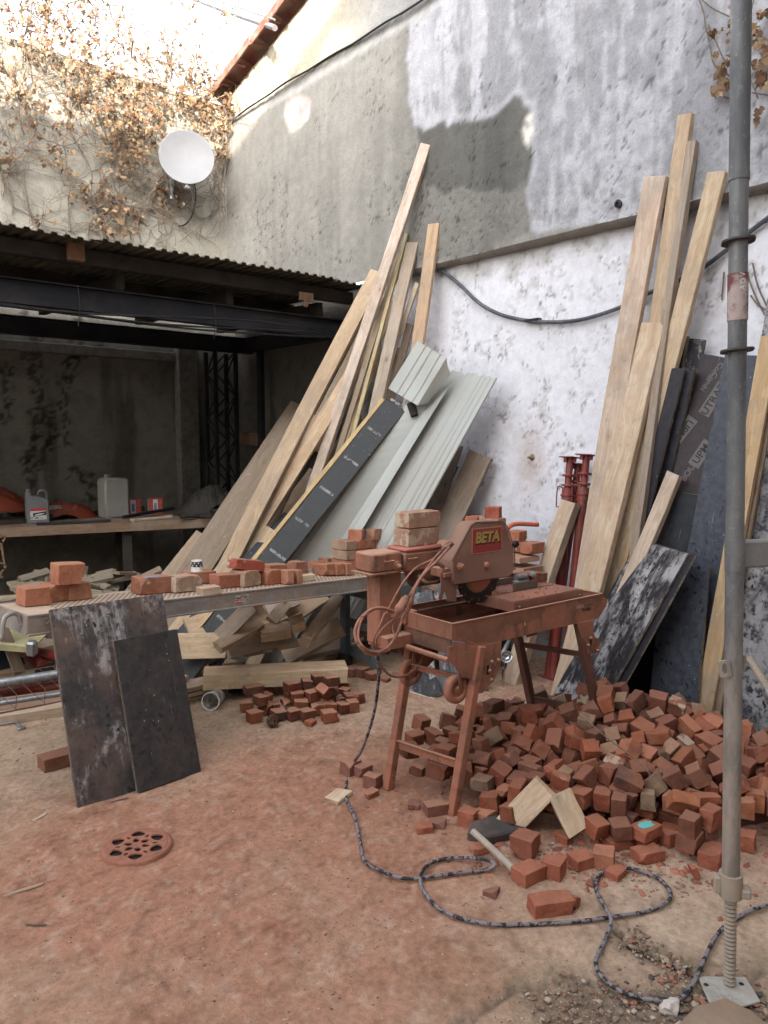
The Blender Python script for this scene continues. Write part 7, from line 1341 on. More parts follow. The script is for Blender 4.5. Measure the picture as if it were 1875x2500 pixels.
# settled positions of the loose bricks: (shape, x, y, z in mm, rotation in 1/100 rad)
PILE = [(14,2835,2658,118,-77,131,104),(7,3604,1608,130,-110,178,-139),(5,2569,1832,178,-73,-140,-195),(10,3848,1409,146,-174,-159,125),(9,3318,1313,131,-1,-2,231),(4,2528,2666,129,2,-1,-14),(15,3268,1652,224,44,-20,-2),(1,2397,2574,130,-2,-1,273),(6,3009,1781,191,102,-202,11),(11,2496,2098,149,-274,-8,26),(8,3667,2148,129,1,-2,-305),(3,2638,1676,138,-158,-1,-269),(0,3831,1508,138,155,2,301),(3,2680,2158,145,-18,97,1),(4,3124,2258,137,-25,4,115),(17,3186,1808,255,33,13,-176),(2,2944,1447,125,219,190,-7),(5,2890,1647,140,30,0,-133),(3,3425,1784,316,-28,-24,191),(9,3595,2228,138,-158,0,-88),(12,2845,2104,129,0,0,-78),(15,3419,2300,122,5,42,118),(13,2403,2225,133,-183,145,-107),(3,2844,1468,135,314,-1,-140),(15,2522,2176,116,312,0,15),(7,3010,1269,141,9,-154,-270),(15,2616,2496,120,108,143,-142),(8,2393,2110,129,1,-2,-285),(5,3333,2335,150,0,-54,-137),(5,2473,2385,140,-157,1,-306),(1,3117,1887,230,-115,-27,-134),(16,2536,2025,128,-1,-1,31),(13,3160,2328,155,78,-69,-312),(10,2686,2447,132,314,1,146),(14,3304,1485,155,-13,195,-164),(18,2545,2275,128,-314,0,96),(0,2823,2513,128,314,2,-9),(12,2813,2224,129,313,-1,24),(2,2925,2123,254,62,84,-76),(4,3496,1374,139,-1,-29,148),(13,3050,1843,197,-9,46,263),(10,2676,2076,138,154,0,166),(5,2815,1734,144,134,1,-138),(9,3452,2439,138,-158,0,-227),(16,2482,1894,128,314,-1,38),(14,3975,1383,116,310,-3,12),(8,3122,1200,139,-158,1,52),(16,3113,1678,207,24,-13,-25),(3,3614,2039,204,70,56,-127),(2,3605,1507,132,2,1,54),(0,2903,1903,129,0,0,-65),(3,3610,1395,138,-158,-1,-59),(15,2434,2026,116,-2,1,184),(5,3254,2430,140,154,1,296),(0,3728,1785,124,183,173,-112),(18,3096,1585,171,-26,32,-306),(1,3319,2092,279,-35,34,182),(12,3709,1946,138,156,0,-239),(15,2594,2122,116,-2,314,3),(4,3390,1635,255,24,37,-151),(8,3305,1268,210,152,-182,-125),(17,3814,1635,129,-1,-313,-126),(0,3422,1258,128,0,5,125),(2,2464,2447,133,-314,-2,-107),(16,2910,2501,245,9,-1,-303),(9,3914,1468,135,17,121,291),(0,3299,1826,288,-24,-32,105),(16,3222,1484,148,11,43,-161),(2,2804,2719,125,219,190,-7),(14,2941,1745,143,27,-15,-131),(2,2778,2432,141,-266,97,-100),(14,2792,1977,116,3,-1,213),(6,3183,1972,246,204,-42,-116),(5,2758,2312,131,0,313,114),(8,3154,2159,176,-215,92,10),(14,3412,1536,201,51,-21,-8),(15,2280,2396,120,108,143,130),(6,2586,2278,195,142,-8,-7),(2,2403,2326,132,2,2,252),(4,2810,1645,138,154,1,198),(10,3569,1695,163,-78,-61,-237),(8,3064,2506,129,1,-2,-256),(3,2561,1955,137,157,1,31),(5,2486,1805,131,-2,1,-298),(12,3648,1991,151,-41,-50,-15),(14,3020,1705,168,-33,23,264),(15,3399,1975,315,29,14,-225),(6,2646,2248,132,0,0,-196),(9,3012,1696,214,14,-33,6),(7,3132,2592,158,-211,-36,-45),(2,2837,2307,142,28,-154,-65),(10,3526,1442,158,106,-6,-194),(2,2791,2037,151,1,-97,-94),(18,2573,2401,200,9,20,172),(5,3178,2419,148,269,174,-20),(5,2653,1606,140,156,-1,46),(2,3014,1511,138,17,3,-82),(7,2590,2197,152,-163,58,146),(10,3019,1621,166,-251,115,47),(16,3318,1940,316,-148,266,-10),(9,3192,2057,231,208,11,-216),(11,2852,1967,155,-204,-14,-198),(10,2458,2273,139,-159,-2,-218),(9,2478,2183,178,4,-102,-282),(14,3198,1402,136,-155,13,-233),(15,2848,2465,175,80,137,123),(3,2854,1566,178,15,-82,171),(0,2574,2407,124,177,170,-15),(3,3750,2029,136,10,153,-287),(2,3380,2406,184,-38,114,-242),(16,3318,1672,274,-174,-50,141),(4,3367,1147,129,2,-1,36),(18,3460,2315,197,-42,-312,55),(8,3659,1892,130,-2,-5,-43),(3,3419,1431,175,-53,55,-262),(2,3193,1713,250,-20,-116,-277),(3,3339,2272,197,-194,75,-180),(8,2579,2340,139,157,0,-34),(10,3534,1560,173,78,-73,-23),(2,3009,1864,238,-203,102,26),(4,2928,1831,209,-26,33,232),(18,2875,1751,185,-99,9,-137),(6,3047,2328,157,-111,139,98),(2,3219,1911,268,41,-33,-127),(7,3528,1729,235,68,-81,202),(2,2976,2664,142,9,-154,68),(11,2584,1748,135,3,1,-301),(9,3110,2263,194,-9,21,223),(17,3673,1669,139,157,2,280),(5,3193,1587,192,-52,12,293),(1,3665,2073,147,-227,-89,55),(2,2881,2394,199,18,32,-274),(1,3570,1324,139,-160,-1,190),(18,2337,2304,138,154,2,-137),(16,3385,2212,251,-69,96,219),(9,2917,2588,131,0,-2,-144),(12,3370,1356,138,-156,-1,237),(14,2442,2161,135,-156,8,-149),(4,3750,2101,146,103,-153,45),(2,3035,2078,198,-143,22,-68),(15,3339,1573,201,-27,-40,167),(10,3094,1264,135,-26,166,24),(2,3268,1751,282,55,-186,50),(17,3500,1270,149,-45,137,-87),(5,2817,1315,140,156,-1,314),(5,3679,1536,131,-2,1,-92),(11,3520,1637,207,-82,-61,-240),(5,3381,2504,140,-287,136,47),(7,2675,2782,130,-110,178,-121),(9,2398,2338,196,1,-1,179),(5,2891,2245,200,-6,-1,-130),(11,2978,2514,172,-77,2,167),(4,2660,1768,187,-143,268,-11),(16,3284,1388,193,22,3,11),(4,2661,1882,146,-211,-161,47),(0,3502,2402,139,106,-158,-170),(6,2734,2234,138,-155,0,-12),(6,2898,1908,202,-50,-1,211),(4,3216,1312,142,99,-36,-60),(8,2952,1672,168,-121,19,-142),(17,3085,2126,223,-21,50,233),(17,2577,2585,138,-154,1,-177),(6,2592,2127,168,10,248,-134),(16,2714,1744,128,0,-313,12),(7,2943,2412,141,-13,-155,-284),(0,2781,1546,138,155,2,-106),(16,2443,1956,139,161,1,40),(4,3558,2161,178,18,-60,73),(10,2946,2327,208,77,-161,-141),(9,2535,2489,137,156,1,176),(6,3766,1404,125,-134,133,-202),(13,3084,1489,143,-274,65,111),(6,3430,1312,174,88,-70,136),(14,3157,2479,135,-148,49,-263),(3,3554,1806,238,208,37,-169),(9,3083,1772,225,-124,40,-248),(12,3412,2076,320,-89,110,-101),(15,3364,2424,130,-24,-150,-150),(6,3776,1505,132,1,2,-50),(13,2750,2526,138,-154,2,-8),(14,3143,2543,116,3,-1,153),(6,3027,2608,137,156,0,218),(7,2808,2232,197,-159,1,-7),(9,2867,1652,204,-20,87,67),(13,3136,2064,281,-138,99,-60),(4,3682,2240,129,1,0,51),(11,3618,1941,202,-83,28,-312),(16,3060,1327,188,1,-70,-114),(4,2843,2591,142,125,-19,-138),(10,3591,1252,138,154,0,33),(17,3198,2272,192,-153,-101,207),(10,2665,2545,139,-159,-2,-155),(4,3559,1347,224,111,-155,79),(15,3118,1353,214,-163,1,-213),(7,2751,2085,180,-82,60,113),(7,3163,1140,135,1,-1,199),(5,3272,2077,329,15,50,-272),(3,2695,2299,196,-91,67,233),(5,3219,2594,140,27,178,-84),(11,3525,2311,253,200,-11,91),(7,3777,1301,139,157,-1,244),(4,2948,2181,221,116,23,-16),(4,3040,2223,241,-52,-41,-270),(7,3697,1804,210,150,-54,65),(15,3325,2431,166,-259,150,17),(17,2928,1583,149,-45,137,-191),(8,2997,1904,161,30,-46,-106),(12,3014,2396,139,-116,-153,128),(6,3306,2494,138,-155,0,-118),(10,2717,1339,138,154,0,13),(18,3627,1686,205,-259,10,-179),(7,3033,2028,258,55,186,-221),(18,3566,1907,256,30,276,163),(7,2757,1820,180,-111,-305,17),(18,2926,1381,138,154,2,-62),(17,2869,1973,225,29,24,91),(15,3168,1913,225,-50,97,-12),(16,3116,1708,269,3,290,-113),(11,2921,1733,243,60,72,-300),(15,3255,1575,204,-172,-45,140),(11,3656,1558,204,-166,9,-142),(4,3547,2117,215,-65,-298,-70),(4,3474,1621,264,39,259,145),(3,3082,2424,193,-3,8,-300),(5,3467,1354,210,-24,80,113),(14,2715,1598,136,-156,12,-145),(0,3277,1267,128,314,2,90),(4,3064,1615,243,215,94,43),(14,2719,1997,116,310,-3,-126),(18,3305,1563,242,-24,-19,134),(6,3744,1880,201,5,-298,87),(12,2838,1855,161,4,0,239),(7,2660,2360,139,157,-1,226),(16,2618,2021,138,-161,-1,-151),(10,3190,1247,157,-59,99,-311),(11,3376,1485,212,-60,87,-283),(4,2790,2390,191,42,-100,113),(14,3016,1360,116,3,-1,65),(4,2913,2720,136,94,125,164),(1,3134,1511,191,94,-89,44),(14,2585,1862,117,311,-5,141),(6,3705,1455,134,20,220,-51),(3,2954,2035,210,82,58,-35),(7,2727,2170,197,-79,-62,-182),(2,2935,2585,194,0,-309,34),(7,3485,1511,200,-44,-56,-235),(0,2896,2484,179,-137,144,-106),(9,3156,1427,187,-82,74,-9),(1,2729,1667,144,-44,113,122),(11,3388,1864,331,-187,-6,188),(10,3277,1457,219,-137,32,-158),(7,2831,1864,235,-269,0,-70),(0,3688,1364,128,0,5,105),(7,3195,2017,323,153,-44,-100),(9,3107,2347,200,262,120,-31),(15,3766,1595,120,108,143,-168),(12,3639,1862,215,-54,75,-250),(13,2761,1726,193,-150,5,7),(4,3733,1588,173,35,50,-235),(18,2787,1405,178,221,25,-80),(16,2831,2166,208,143,67,-17),(18,2849,2069,206,24,65,-272),(7,3093,1980,199,24,48,302),(17,2983,2425,204,24,11,-301),(3,3224,2209,223,40,-95,154),(4,3429,2294,258,31,-30,131),(7,3379,1367,218,1,-43,-209),(13,3350,1214,138,-155,1,39),(15,3029,2001,195,-302,35,-20),(2,3637,1459,191,-76,-256,4),(1,2752,1885,145,-261,-50,-140),(10,3061,2145,276,-46,-22,76),(9,2835,2318,200,-8,31,29),(6,3579,1275,202,-128,130,-86),(14,3631,1761,214,-141,-37,-21),(1,2977,1940,228,140,11,140),(14,3200,1657,210,-14,-38,142),(15,2972,2107,215,-98,55,-29),(13,3032,1427,139,158,1,86),(0,3023,2310,229,-139,-3,-49),(2,2919,1518,194,-158,53,221),(4,3066,1547,227,147,-61,-23),(16,3250,1155,128,314,-1,-150),(9,3779,1967,202,71,288,42),(10,2994,1455,205,15,214,231),(9,3725,1717,190,-71,-258,12),(8,3486,2222,284,210,81,-31),(1,3071,2656,139,157,-1,-81),(15,3412,1582,228,20,106,153),(0,3332,2020,296,-190,111,4),(9,3457,2156,254,102,38,-217),(13,3315,2208,264,278,-12,-161),(16,2700,1954,145,-122,-1,-298),(4,3297,2375,202,100,-7,6),(8,3309,2508,211,-94,109,2),(17,2749,1621,203,40,35,-107),(7,3097,2517,193,3,10,132),(4,3442,1179,139,-159,2,-296),(9,3212,1474,214,101,106,91),(11,2892,2261,266,-4,-6,-217)]
def zone(u, v):
    if u > 1815: return 'in the big pile right of the scaffold post'
    if u < 1010: return 'between the near saw legs'
    if v < 1790 and u < 1150: return 'in the pile just behind the near saw legs'
    if v < 1790 and u < 1330: return 'in the upper left of the big pile'
    if v < 1790: return 'on the '+('left ' if u < 1500 else 'right ' if u > 1650 else '')+'crest of the big pile'
    if v > 1990: return 'along the front edge of the big pile'
    if u < 1250: return 'on the left slope of the big pile'
    if u > 1600: return 'on the right slope of the big pile'
    return 'on the '+('upper' if v < 1880 else 'lower')+' middle slope of the pile'
def tone(c, mortar, dust):
    if mortar > .5: return 'mortar-smeared'
    if dust > .75: return 'dusty brown'
    if c[0] > .29: return 'bright orange-red'
    if c[0] < .17: return 'dark brown'
    return 'brick-red'
br = random.Random(21)
def pilebrick(rec, lab, group, dusty=0.):
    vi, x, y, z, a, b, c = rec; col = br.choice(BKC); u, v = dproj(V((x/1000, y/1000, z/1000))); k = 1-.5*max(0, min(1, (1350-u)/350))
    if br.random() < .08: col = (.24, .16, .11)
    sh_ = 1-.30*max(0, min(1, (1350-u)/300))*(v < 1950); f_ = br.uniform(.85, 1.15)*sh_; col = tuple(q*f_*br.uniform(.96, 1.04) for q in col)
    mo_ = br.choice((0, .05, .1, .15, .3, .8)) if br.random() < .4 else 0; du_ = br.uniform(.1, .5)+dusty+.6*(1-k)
    kind_ = 'flat' if vi in (14, 15) else 'long' if vi > 15 else 'half'
    return brick(HALF[vi], Matrix.Translation((x/1000, y/1000, z/1000)) @ Euler((a/100, b/100, c/100)).to_matrix().to_4x4(), col, lab or tone(col, mo_, du_)+' '+kind_+' brick '+zone(u, v), group, mortar=mo_, dust=du_)
# the 215 that show most are single bricks; those sunk between and behind them are one mass
def _hid(r): return sum(1 for q in PILE if q[3] > r[3]+20 and (q[1]-r[1])**2+(q[2]-r[2])**2 < 90**2)*400+math.hypot(r[1], r[2])*.5
PILE = sorted(PILE, key=_hid); rest = MB()
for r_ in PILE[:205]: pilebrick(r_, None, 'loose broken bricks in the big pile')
for r_ in PILE[205:]:
    me_ = HALF[r_[0]]; rest.add([v_.co for v_ in me_.vertices], [tuple(p_.vertices) for p_ in me_.polygons], Matrix.Translation((r_[1]/1000, r_[2]/1000, r_[3]/1000)) @ Euler((r_[4]/100, r_[5]/100, r_[6]/100)).to_matrix().to_4x4())
tag(link('packed_bricks', rest.me('packed_bricks', fix=False), BRICK, None, None, (.19, .074, .048), mortar=.1, dust=.4), 'dense mass of broken bricks sunk between and behind the loose ones in the big pile', kind='stuff')
z4b = lambda x, y: (400+x/2.765, 1200+y/2.765)
for (x, y, z, v_, a, tl_) in ((610, 1335, .105, 17, .35, 0), (660, 1405, .10, 0, .5, 0), (560, 1445, .035, 1, .1, 0), (615, 1515, .035, 2, .45, 0), (700, 1460, .035, 3, .9, .3), (690, 1395, .035, 4, .9, 0), (780, 1505, .035, 4, .5, .1), (870, 1315, .145, 5, .45, 0), (970, 1300, .135, 6, .15, .1), (1045, 1270, .14, 7, .3, 0), (1130, 1275, .18, 8, .3, 0),
  (1005, 1375, .10, 9, .5, 0), (905, 1385, .095, 10, .2, 0), (1085, 1355, .125, 18, 1.1, .75), (1200, 1315, .035, 11, .4, 0), (1225, 1355, .035, 12, .8, 0), (1310, 1385, .035, 13, .3, 0), (1180, 1395, .04, 14, .4, .2), (875, 1500, .035, 1, .5, 0), (970, 1505, .035, 2, .35, 0), (1040, 1465, .035, 3, .15, 0), (1115, 1450, .04, 5, .3, .2),
  (1122, 1512, .035, 5, .2, 0), (1215, 1455, .035, 0, .4, 0), (1282, 1445, .035, 7, .3, 0), (1262, 1395, .035, 8, .2, .1), (830, 1420, .06, 14, .3, .1), (760, 1440, .05, 15, .2, 0), (930, 1440, .06, 11, .1, .1), (1140, 1340, .09, 12, .2, 0), (1040, 1340, .05, 6, .4, 0), (870, 1380, .05, 9, .3, 0), (700, 1340, .04, 13, .1, 0), (1000, 1440, .03, 10, .3, 0), (1150, 1400, .03, 8, .3, 0)):
    p = P(*z4b(x, y), 'z', z); u, v = dproj(p); e_ = (tl_*.6, tl_, a-.55)
    pilebrick((v_, p.x*1000, p.y*1000, z*1000, e_[0]*100, e_[1]*100, e_[2]*100), 'dusty half brick in the '+('upper ' if z > .07 else 'bottom ')+('left' if u < 690 else 'middle' if u < 790 else 'right')+' part of the small brick heap', 'half bricks in the small heap', .5)
fr = random.Random(44); fp_ = []
for k in range(900):
    u = fr.uniform(1190, 1745); vb_ = np.interp(u, [1190, 1300, 1500, 1745], [1985, 1995, 2030, 2060]); v = fr.uniform(vb_-95, vb_-5); p = P(u, v, 'z', fr.choice((.03, .03, .08)))
    if len(fp_) > 44 or any((p-q).length < .085 for q in fp_) or abs(u-1340) < 45 and v > 1940 or abs(u-1576) < 45 and v > 1985: continue
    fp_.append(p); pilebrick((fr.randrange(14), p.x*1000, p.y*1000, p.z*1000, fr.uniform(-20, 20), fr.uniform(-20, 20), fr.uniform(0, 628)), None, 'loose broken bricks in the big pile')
# single bricks placed where they lie
def one(u, v, z, ang, me_, label, col=(.27, .095, .06), rx=0, ry=0, mortar=.1, dust=.3, group=None, ax='z', **k):
    p = P(u, v, 'z', z) if ax == 'z' else P(u, v, 'y', z)
    zs = [v_.co.z for v_ in me_.vertices]; M = Matrix.Translation(p) @ Matrix.Rotation(ang, 4, 'Z') @ Euler((rx, ry, 0)).to_matrix().to_4x4()
    lo = min((M @ v_.co).z for v_ in me_.vertices); M = Matrix.Translation((0, 0, p.z-lo)) @ M; return brick(me_, M, col, label, group, mortar=mortar, dust=dust, **k)
RD1 = (.33, .118, .072); OR1 = (.38, .165, .10); BRN1 = (.22, .105, .078)
GG = 'single bricks lying round the big pile'
TURQ = m_flat('turquoise_paint', (.13, .47, .42), .6)
for (u, v, ang, m_, lab, kw) in (
 (1345, 2226, -.5, brick_mesh(201, 0.148, 0.070, 0.053, 1.6), 'nearest broken brick, alone on the ground before the cable', dict(col=RD1)),
 (1396, 2212, .2, brick_mesh(202, 0.055, 0.048, 0.033, 1.3), 'brick fragment leaning against the nearest broken brick', dict(col=RD1, ry=.5)),
 (1292, 2148, -.1, HALF[17], 'flat red half brick before the round stick end', dict(col=RD1)),
 (1352, 2136, .3, HALF[2], 'red half brick beside the flat one before the pile', dict(col=RD1)),
 (1422, 2112, -.3, brick_mesh(203, 0.103, 0.072, 0.043), 'broad cut brick behind the cable loop', dict(col=RD1)),
 (1474, 2108, .5, HALF[5], 'half brick right of the broad cut brick', dict(col=OR1)), (1505, 2136, .1, brick_mesh(204, 0.090, 0.055, 0.025), 'flat brick piece inside the cable loop', dict(col=RD1)),
 (1283, 2085, .25, brick_mesh(205, 0.096, 0.090, 0.083, 1.3), 'big blocky brick chunk behind the stick end', dict(col=(.26, .10, .065))),
 (1580, 2098, -.35, brick_mesh(206, 0.110, 0.069, 0.043, 1., False), 'whole-faced brick lying behind the cable loop', dict(col=RD1)),
 (1508, 2066, -.45, brick_mesh(207, 0.103, 0.069, 0.036, 1., False), 'brick with a black mark in its face, before the turquoise one', dict(col=RD1)),
 (1640, 2060, -.2, brick_mesh(208, 0.096, 0.055, 0.058), 'upright brick right of the turquoise one', dict(col=RD1)),
 (1685, 2075, -.1, brick_mesh(209, 0.110, 0.062, 0.040, 1., False), 'low brick with a black streak left of the scaffold post', dict(col=RD1)),
 (1738, 2105, .2, brick_mesh(210, 0.130, 0.076, 0.058, 1.2), 'long brick touching the foot of the scaffold post from the left', dict(col=(.32, .115, .07))),
 (1820, 2070, .3, brick_mesh(211, 0.076, 0.069, 0.065, 1.1), 'brick just right of the scaffold post', dict(col=RD1)),
 (1692, 2140, .9, CHIPS[0], 'thin brick shard standing before the scaffold post', dict(col=RD1, rx=1.2)),
 (1065, 1985, -.4, brick_mesh(212, 0.103, 0.062, 0.047), 'half brick between the near saw legs, foremost', dict(col=BRN1, dust=.9)),
 (1068, 2018, .6, HALF[14], 'small brick piece left of the near saw foot', dict(col=BRN1)), (1036, 2030, -.5, CHIPS[2], 'flat brick chip left of the small piece by the saw foot', dict(col=RD1)),
 (1010, 1970, .8, CHIPS[1], 'dark chip of brick on the bare ground between the saw legs', dict(col=BRN1)), (905, 1945, .1, CHIPS[2], 'brick chip just right of the cable, beside the far saw foot', dict(col=RD1, dust=.9)),
 (857, 1888, .1, HALF[3], 'dusty half brick left of the cable, outermost of the row', dict(col=BRN1, dust=1.)), (888, 1892, .05, HALF[4], 'dusty half brick just right of the cable', dict(col=BRN1, dust=1.)), (912, 1920, .3, HALF[6], 'dusty half brick against the far saw foot', dict(col=BRN1, dust=1.)),
 (1145, 2012, .35, HALF[7], 'red half brick right of the near saw foot', dict(col=RD1)), (1185, 2010, .1, HALF[9], 'second red half brick right of the near saw foot', dict(col=OR1)), (1170, 2080, -.3, CHIPS[2], 'flat brick flake under the round stick', dict(col=OR1)),
 (1200, 2182, .4, CHIPS[0], 'crumbly lump of brick near the cable, left of the nearest brick', dict(col=BRN1)), (760, 1768, .3, CHIPS[1], 'small red chip before the small brick heap', dict(col=RD1)),
 (859, 1650, .2, HALF[1], 'brick at the right end of the yellow beam, leftmost of four', dict(col=BRN1, dust=.7)), (884, 1652, .1, HALF[2], 'brick at the right end of the yellow beam, second of four', dict(col=BRN1, dust=.7)), (911, 1660, -.1, HALF[4], 'brick near the trestle foot, third of four', dict(col=BRN1, dust=.8)), (943, 1663, .3, CHIPS[1], 'small brick bit near the trestle foot, last of four', dict(col=BRN1, dust=.8)),
 (150, 1868, .05, FULL[0], 'whole brown brick on the ground behind the large dark board', dict(col=(.22, .11, .075), dust=.5)),
 (1400, 2034, -.15, CHIPS[1], 'thin brick slice under the knotty timber offcut', dict(col=RD1)), (1375, 2052, .1, HALF[15], 'thin brick under the knotty timber offcut, foremost', dict(col=RD1))):
    one(u, v, 0, ang, m_, lab, group=GG, **kw)
tb_ = one(1576, 2042, .051, -.1, brick_mesh(220, .11, .075, .045, 1., False), 'brick with turquoise paint on its top, on the front of the pile', col=RD1, group=GG, dust=0.)
one(1578, 2056, 0, .2, brick_mesh(221, .12, .085, .05, 1., False), 'brick lying under the turquoise-painted one', col=RD1, group=GG)
pm = tb_.data; zt_ = max(v_.co.z for v_ in pm.vertices); tr3 = random.Random(8); pp = []
for k in range(22): a = 2*math.pi*k/22; r_ = tr3.uniform(.7, 1.1); pp.append((.042*r_*math.cos(a), .027*r_*math.sin(a)))
link('paint_patch', MB().prism(pp, zt_-.001, zt_+.0008, 'z').me('paint_patch'), TURQ, tb_)
# bricks on the deck
def dloc(u, v):
    d = ray(u, v); n_ = Md_.col[2].xyz; return EYE+d*((Md_.translation-EYE).dot(n_)/d.dot(n_))
ad = math.atan2(dx.y, dx.x)
GD = 'bricks lying on the scaffold deck'
def dk(u, v, me_, lab, dz=0, ang=0, **k): k.setdefault('dust', .55); q_ = dloc(u, v); k.setdefault('mortar', .1); lo = min(v_.co.z for v_ in me_.vertices); return brick(me_, Matrix.Translation(q_+V((0, 0, .002-lo+dz))) @ Matrix.Rotation(ad+ang, 4, 'Z') @ Euler((0, k.pop('ry', 0)+R(3.3), 0)).to_matrix().to_4x4(), k.pop('col'), lab, GD, **k)
PL = (.37, .18, .115); MO = (.34, .24, .17)
S15 = brick_mesh(230, .145, .105, .085); S16 = brick_mesh(231, .12, .10, .085); CUBE = brick_mesh(232, .14, .115, .10)
dk(88, 1476, S15, 'half brick at the left end of the deck, leftmost', ang=.0, col=OR1); dk(138, 1466, S16, 'orange half brick in the left row on the deck, second', col=OR1); b3 = dk(187, 1462, S16, 'half brick with grey-blue painted end, third in the left row on the deck', col=PL)
dk(170, 1466, CUBE, 'cube-like orange brick on top of the left row on the deck', dz=.086, ang=-.1, col=OR1, dust=.9)
e = dk(374, 1447, brick_mesh(233, .20, .11, .088, 1.2), 'large brick with a bluish stripe on top, over the large dark board', ang=-.05, col=(.32, .15, .10), mortar=.4)
BLP = m_flat('pale_blue_paint', (.22, .30, .40), .7); DBL = m_flat('blue_paint', (.05, .13, .24), .6)
zt_ = max(v_.co.z for v_ in e.data.vertices); link('paint_stripe', MB().box((-.07, -.045, zt_-.001), (.03, -.015, zt_+.0012), .0005).me('paint_stripe'), BLP, e)
dk(448, 1443, brick_mesh(234, .175, .11, .085, 1.6), 'rough mortar-covered brick in front of the paper cup', ang=.03, col=MO, mortar=.9)
dk(485, 1424, brick_mesh(235, .19, .10, .07, 1.1), 'brick under the upside-down paper cup', ang=0, col=OR1, mortar=.4)
dk(555, 1433, brick_mesh(236, .18, .10, .075, 1.2), 'reddish brick right of the paper cup', ang=-.05, col=(.36, .15, .10)); dk(600, 1430, brick_mesh(237, .13, .12, .09, 1.2), 'pale brick carrying the tilted brick', ang=.1, col=MO, mortar=.6)
dk(602, 1428, brick_mesh(238, .20, .10, .06, 1.3, False), 'tilted red brick with white lime lying on the pale one', dz=.09, ang=-.1, ry=.13, col=(.33, .09, .06), mortar=.75)
dk(658, 1425, S16, 'brick beside the two thin slips on the deck', col=OR1); dk(668, 1413, brick_mesh(239, .14, .10, .09), 'brick behind the thin slips on the deck', col=PL, mortar=.4)
dk(697, 1426, brick_mesh(240, .12, .045, .085, .8), 'thin brick slip standing on the deck, left one', ang=1.45, col=PL); dk(719, 1424, brick_mesh(241, .12, .04, .082, .8), 'thin brick slip standing on the deck, right one', ang=1.45, col=PL)
dk(727, 1404, brick_mesh(242, .12, .1, .09), 'brick behind the small wooden block, middle of the deck', col=(.33, .17, .12), dz=0)
for i, u in enumerate((788, 812, 836)): dk(u, 1404-i, brick_mesh(243+i, .17, .07, .075, .8), ('left', 'middle', 'right')[i]+' one of three bricks side by side on the deck near the saw', ang=1.5, col=PL)
dk(808, 1382, brick_mesh(247, .17, .10, .06), 'brick behind the three side by side on the deck', col=PL)
dk(776, 1388, brick_mesh(248, .1, .08, .05), 'small brick piece behind the three side by side', col=OR1)
# stack at the right end of the deck
q0 = Md_.inverted() @ dloc(857, 1392); GS2 = 'bricks stacked at the right end of the deck'
def stb(x, y, r_, lab, me_=None, ang=0., **k):
    me_ = me_ or brick_mesh(300+int(x*100)+r_*7, .15, .094, .064, .9, False); M = Md_ @ Matrix.Translation((x, y, .036+r_*.069)) @ Matrix.Rotation(ang, 4, 'Z'); k.setdefault('col', PL); k.setdefault('dust', .5); k.setdefault('mortar', .3)
    return brick(me_, M, k.pop('col'), lab, GS2, **k)
for c_ in range(5):
    for r_ in range(3):
        x = q0.x-.0+c_*.112; lab = ('bottom', 'second', 'third')[r_]+' row brick of the deck stack, '+('leftmost', 'second', 'middle', 'fourth', 'last')[c_]+' column'
        stb(x, q0.y+.075, r_, lab, ang=1.57 if c_ < 2 or r_ < 2 else .02, col=(OR1, PL, MO, PL, MO)[(c_+r_*2) % 5], mortar=.3+.12*((c_*3+r_) % 4), me_=brick_mesh(320+c_*5+r_, .15, .105, .064, .9, False) if (c_ < 2 or r_ < 2) else brick_mesh(320+c_*5+r_, .108, .10, .064, .9, False))
b1 = stb(q0.x+.11, q0.y+.06, 3, 'brick with a blue painted end on top of the deck stack', me_=brick_mesh(350, .11, .10, .075, .9), col=OR1, ang=.5); xm_ = max(v_.co.x for v_ in b1.data.vertices)
link('paint_face', MB().box((xm_-.026, -.043, -.030), (xm_-.002+.003, -.0475-.004, .030), .002).box((xm_-.002, -.042, -.030), (xm_+.0015, .042, .030), .001).me('paint_face'), DBL, b1)
b2_ = stb(q0.x+.315, q0.y+.06, 3, 'long brick with a sooty end on top of the deck stack', me_=brick_mesh(351, .17, .10, .078, 1.1), col=(.36, .20, .13), mortar=.5, ang=.1)
# bricks on the saw
def sb(x, y, z, ang, me_, lab, **k): k.setdefault('dust', .3); return brick(me_, Msaw @ Matrix.Translation((x, y, z)) @ Matrix.Rotation(ang, 4, 'Z'), k.pop('col'), lab, 'bricks resting on the saw', **k)
F1 = brick_mesh(260, .215, .10, .082, 1.3, False); F2 = brick_mesh(261, .21, .10, .072, 1.3, False)
sb(.115, .375, 1.142, .10, F1, 'lower of the two old bricks on the saw arm', col=(.33, .21, .15), mortar=.9); sb(.118, .372, 1.224, .06, F2, 'upper of the two old bricks on the saw arm', col=(.34, .20, .14), mortar=.8)
sb(.865, .325, .864, .0, brick_mesh(262, .13, .09, .052), 'brown brick on the rolling table of the saw', col=(.25, .095, .06)); sb(.945, .31, .862, .2, brick_mesh(263, .07, .06, .045), 'small brick end beside the brown brick on the saw table', col=(.2, .12, .085))
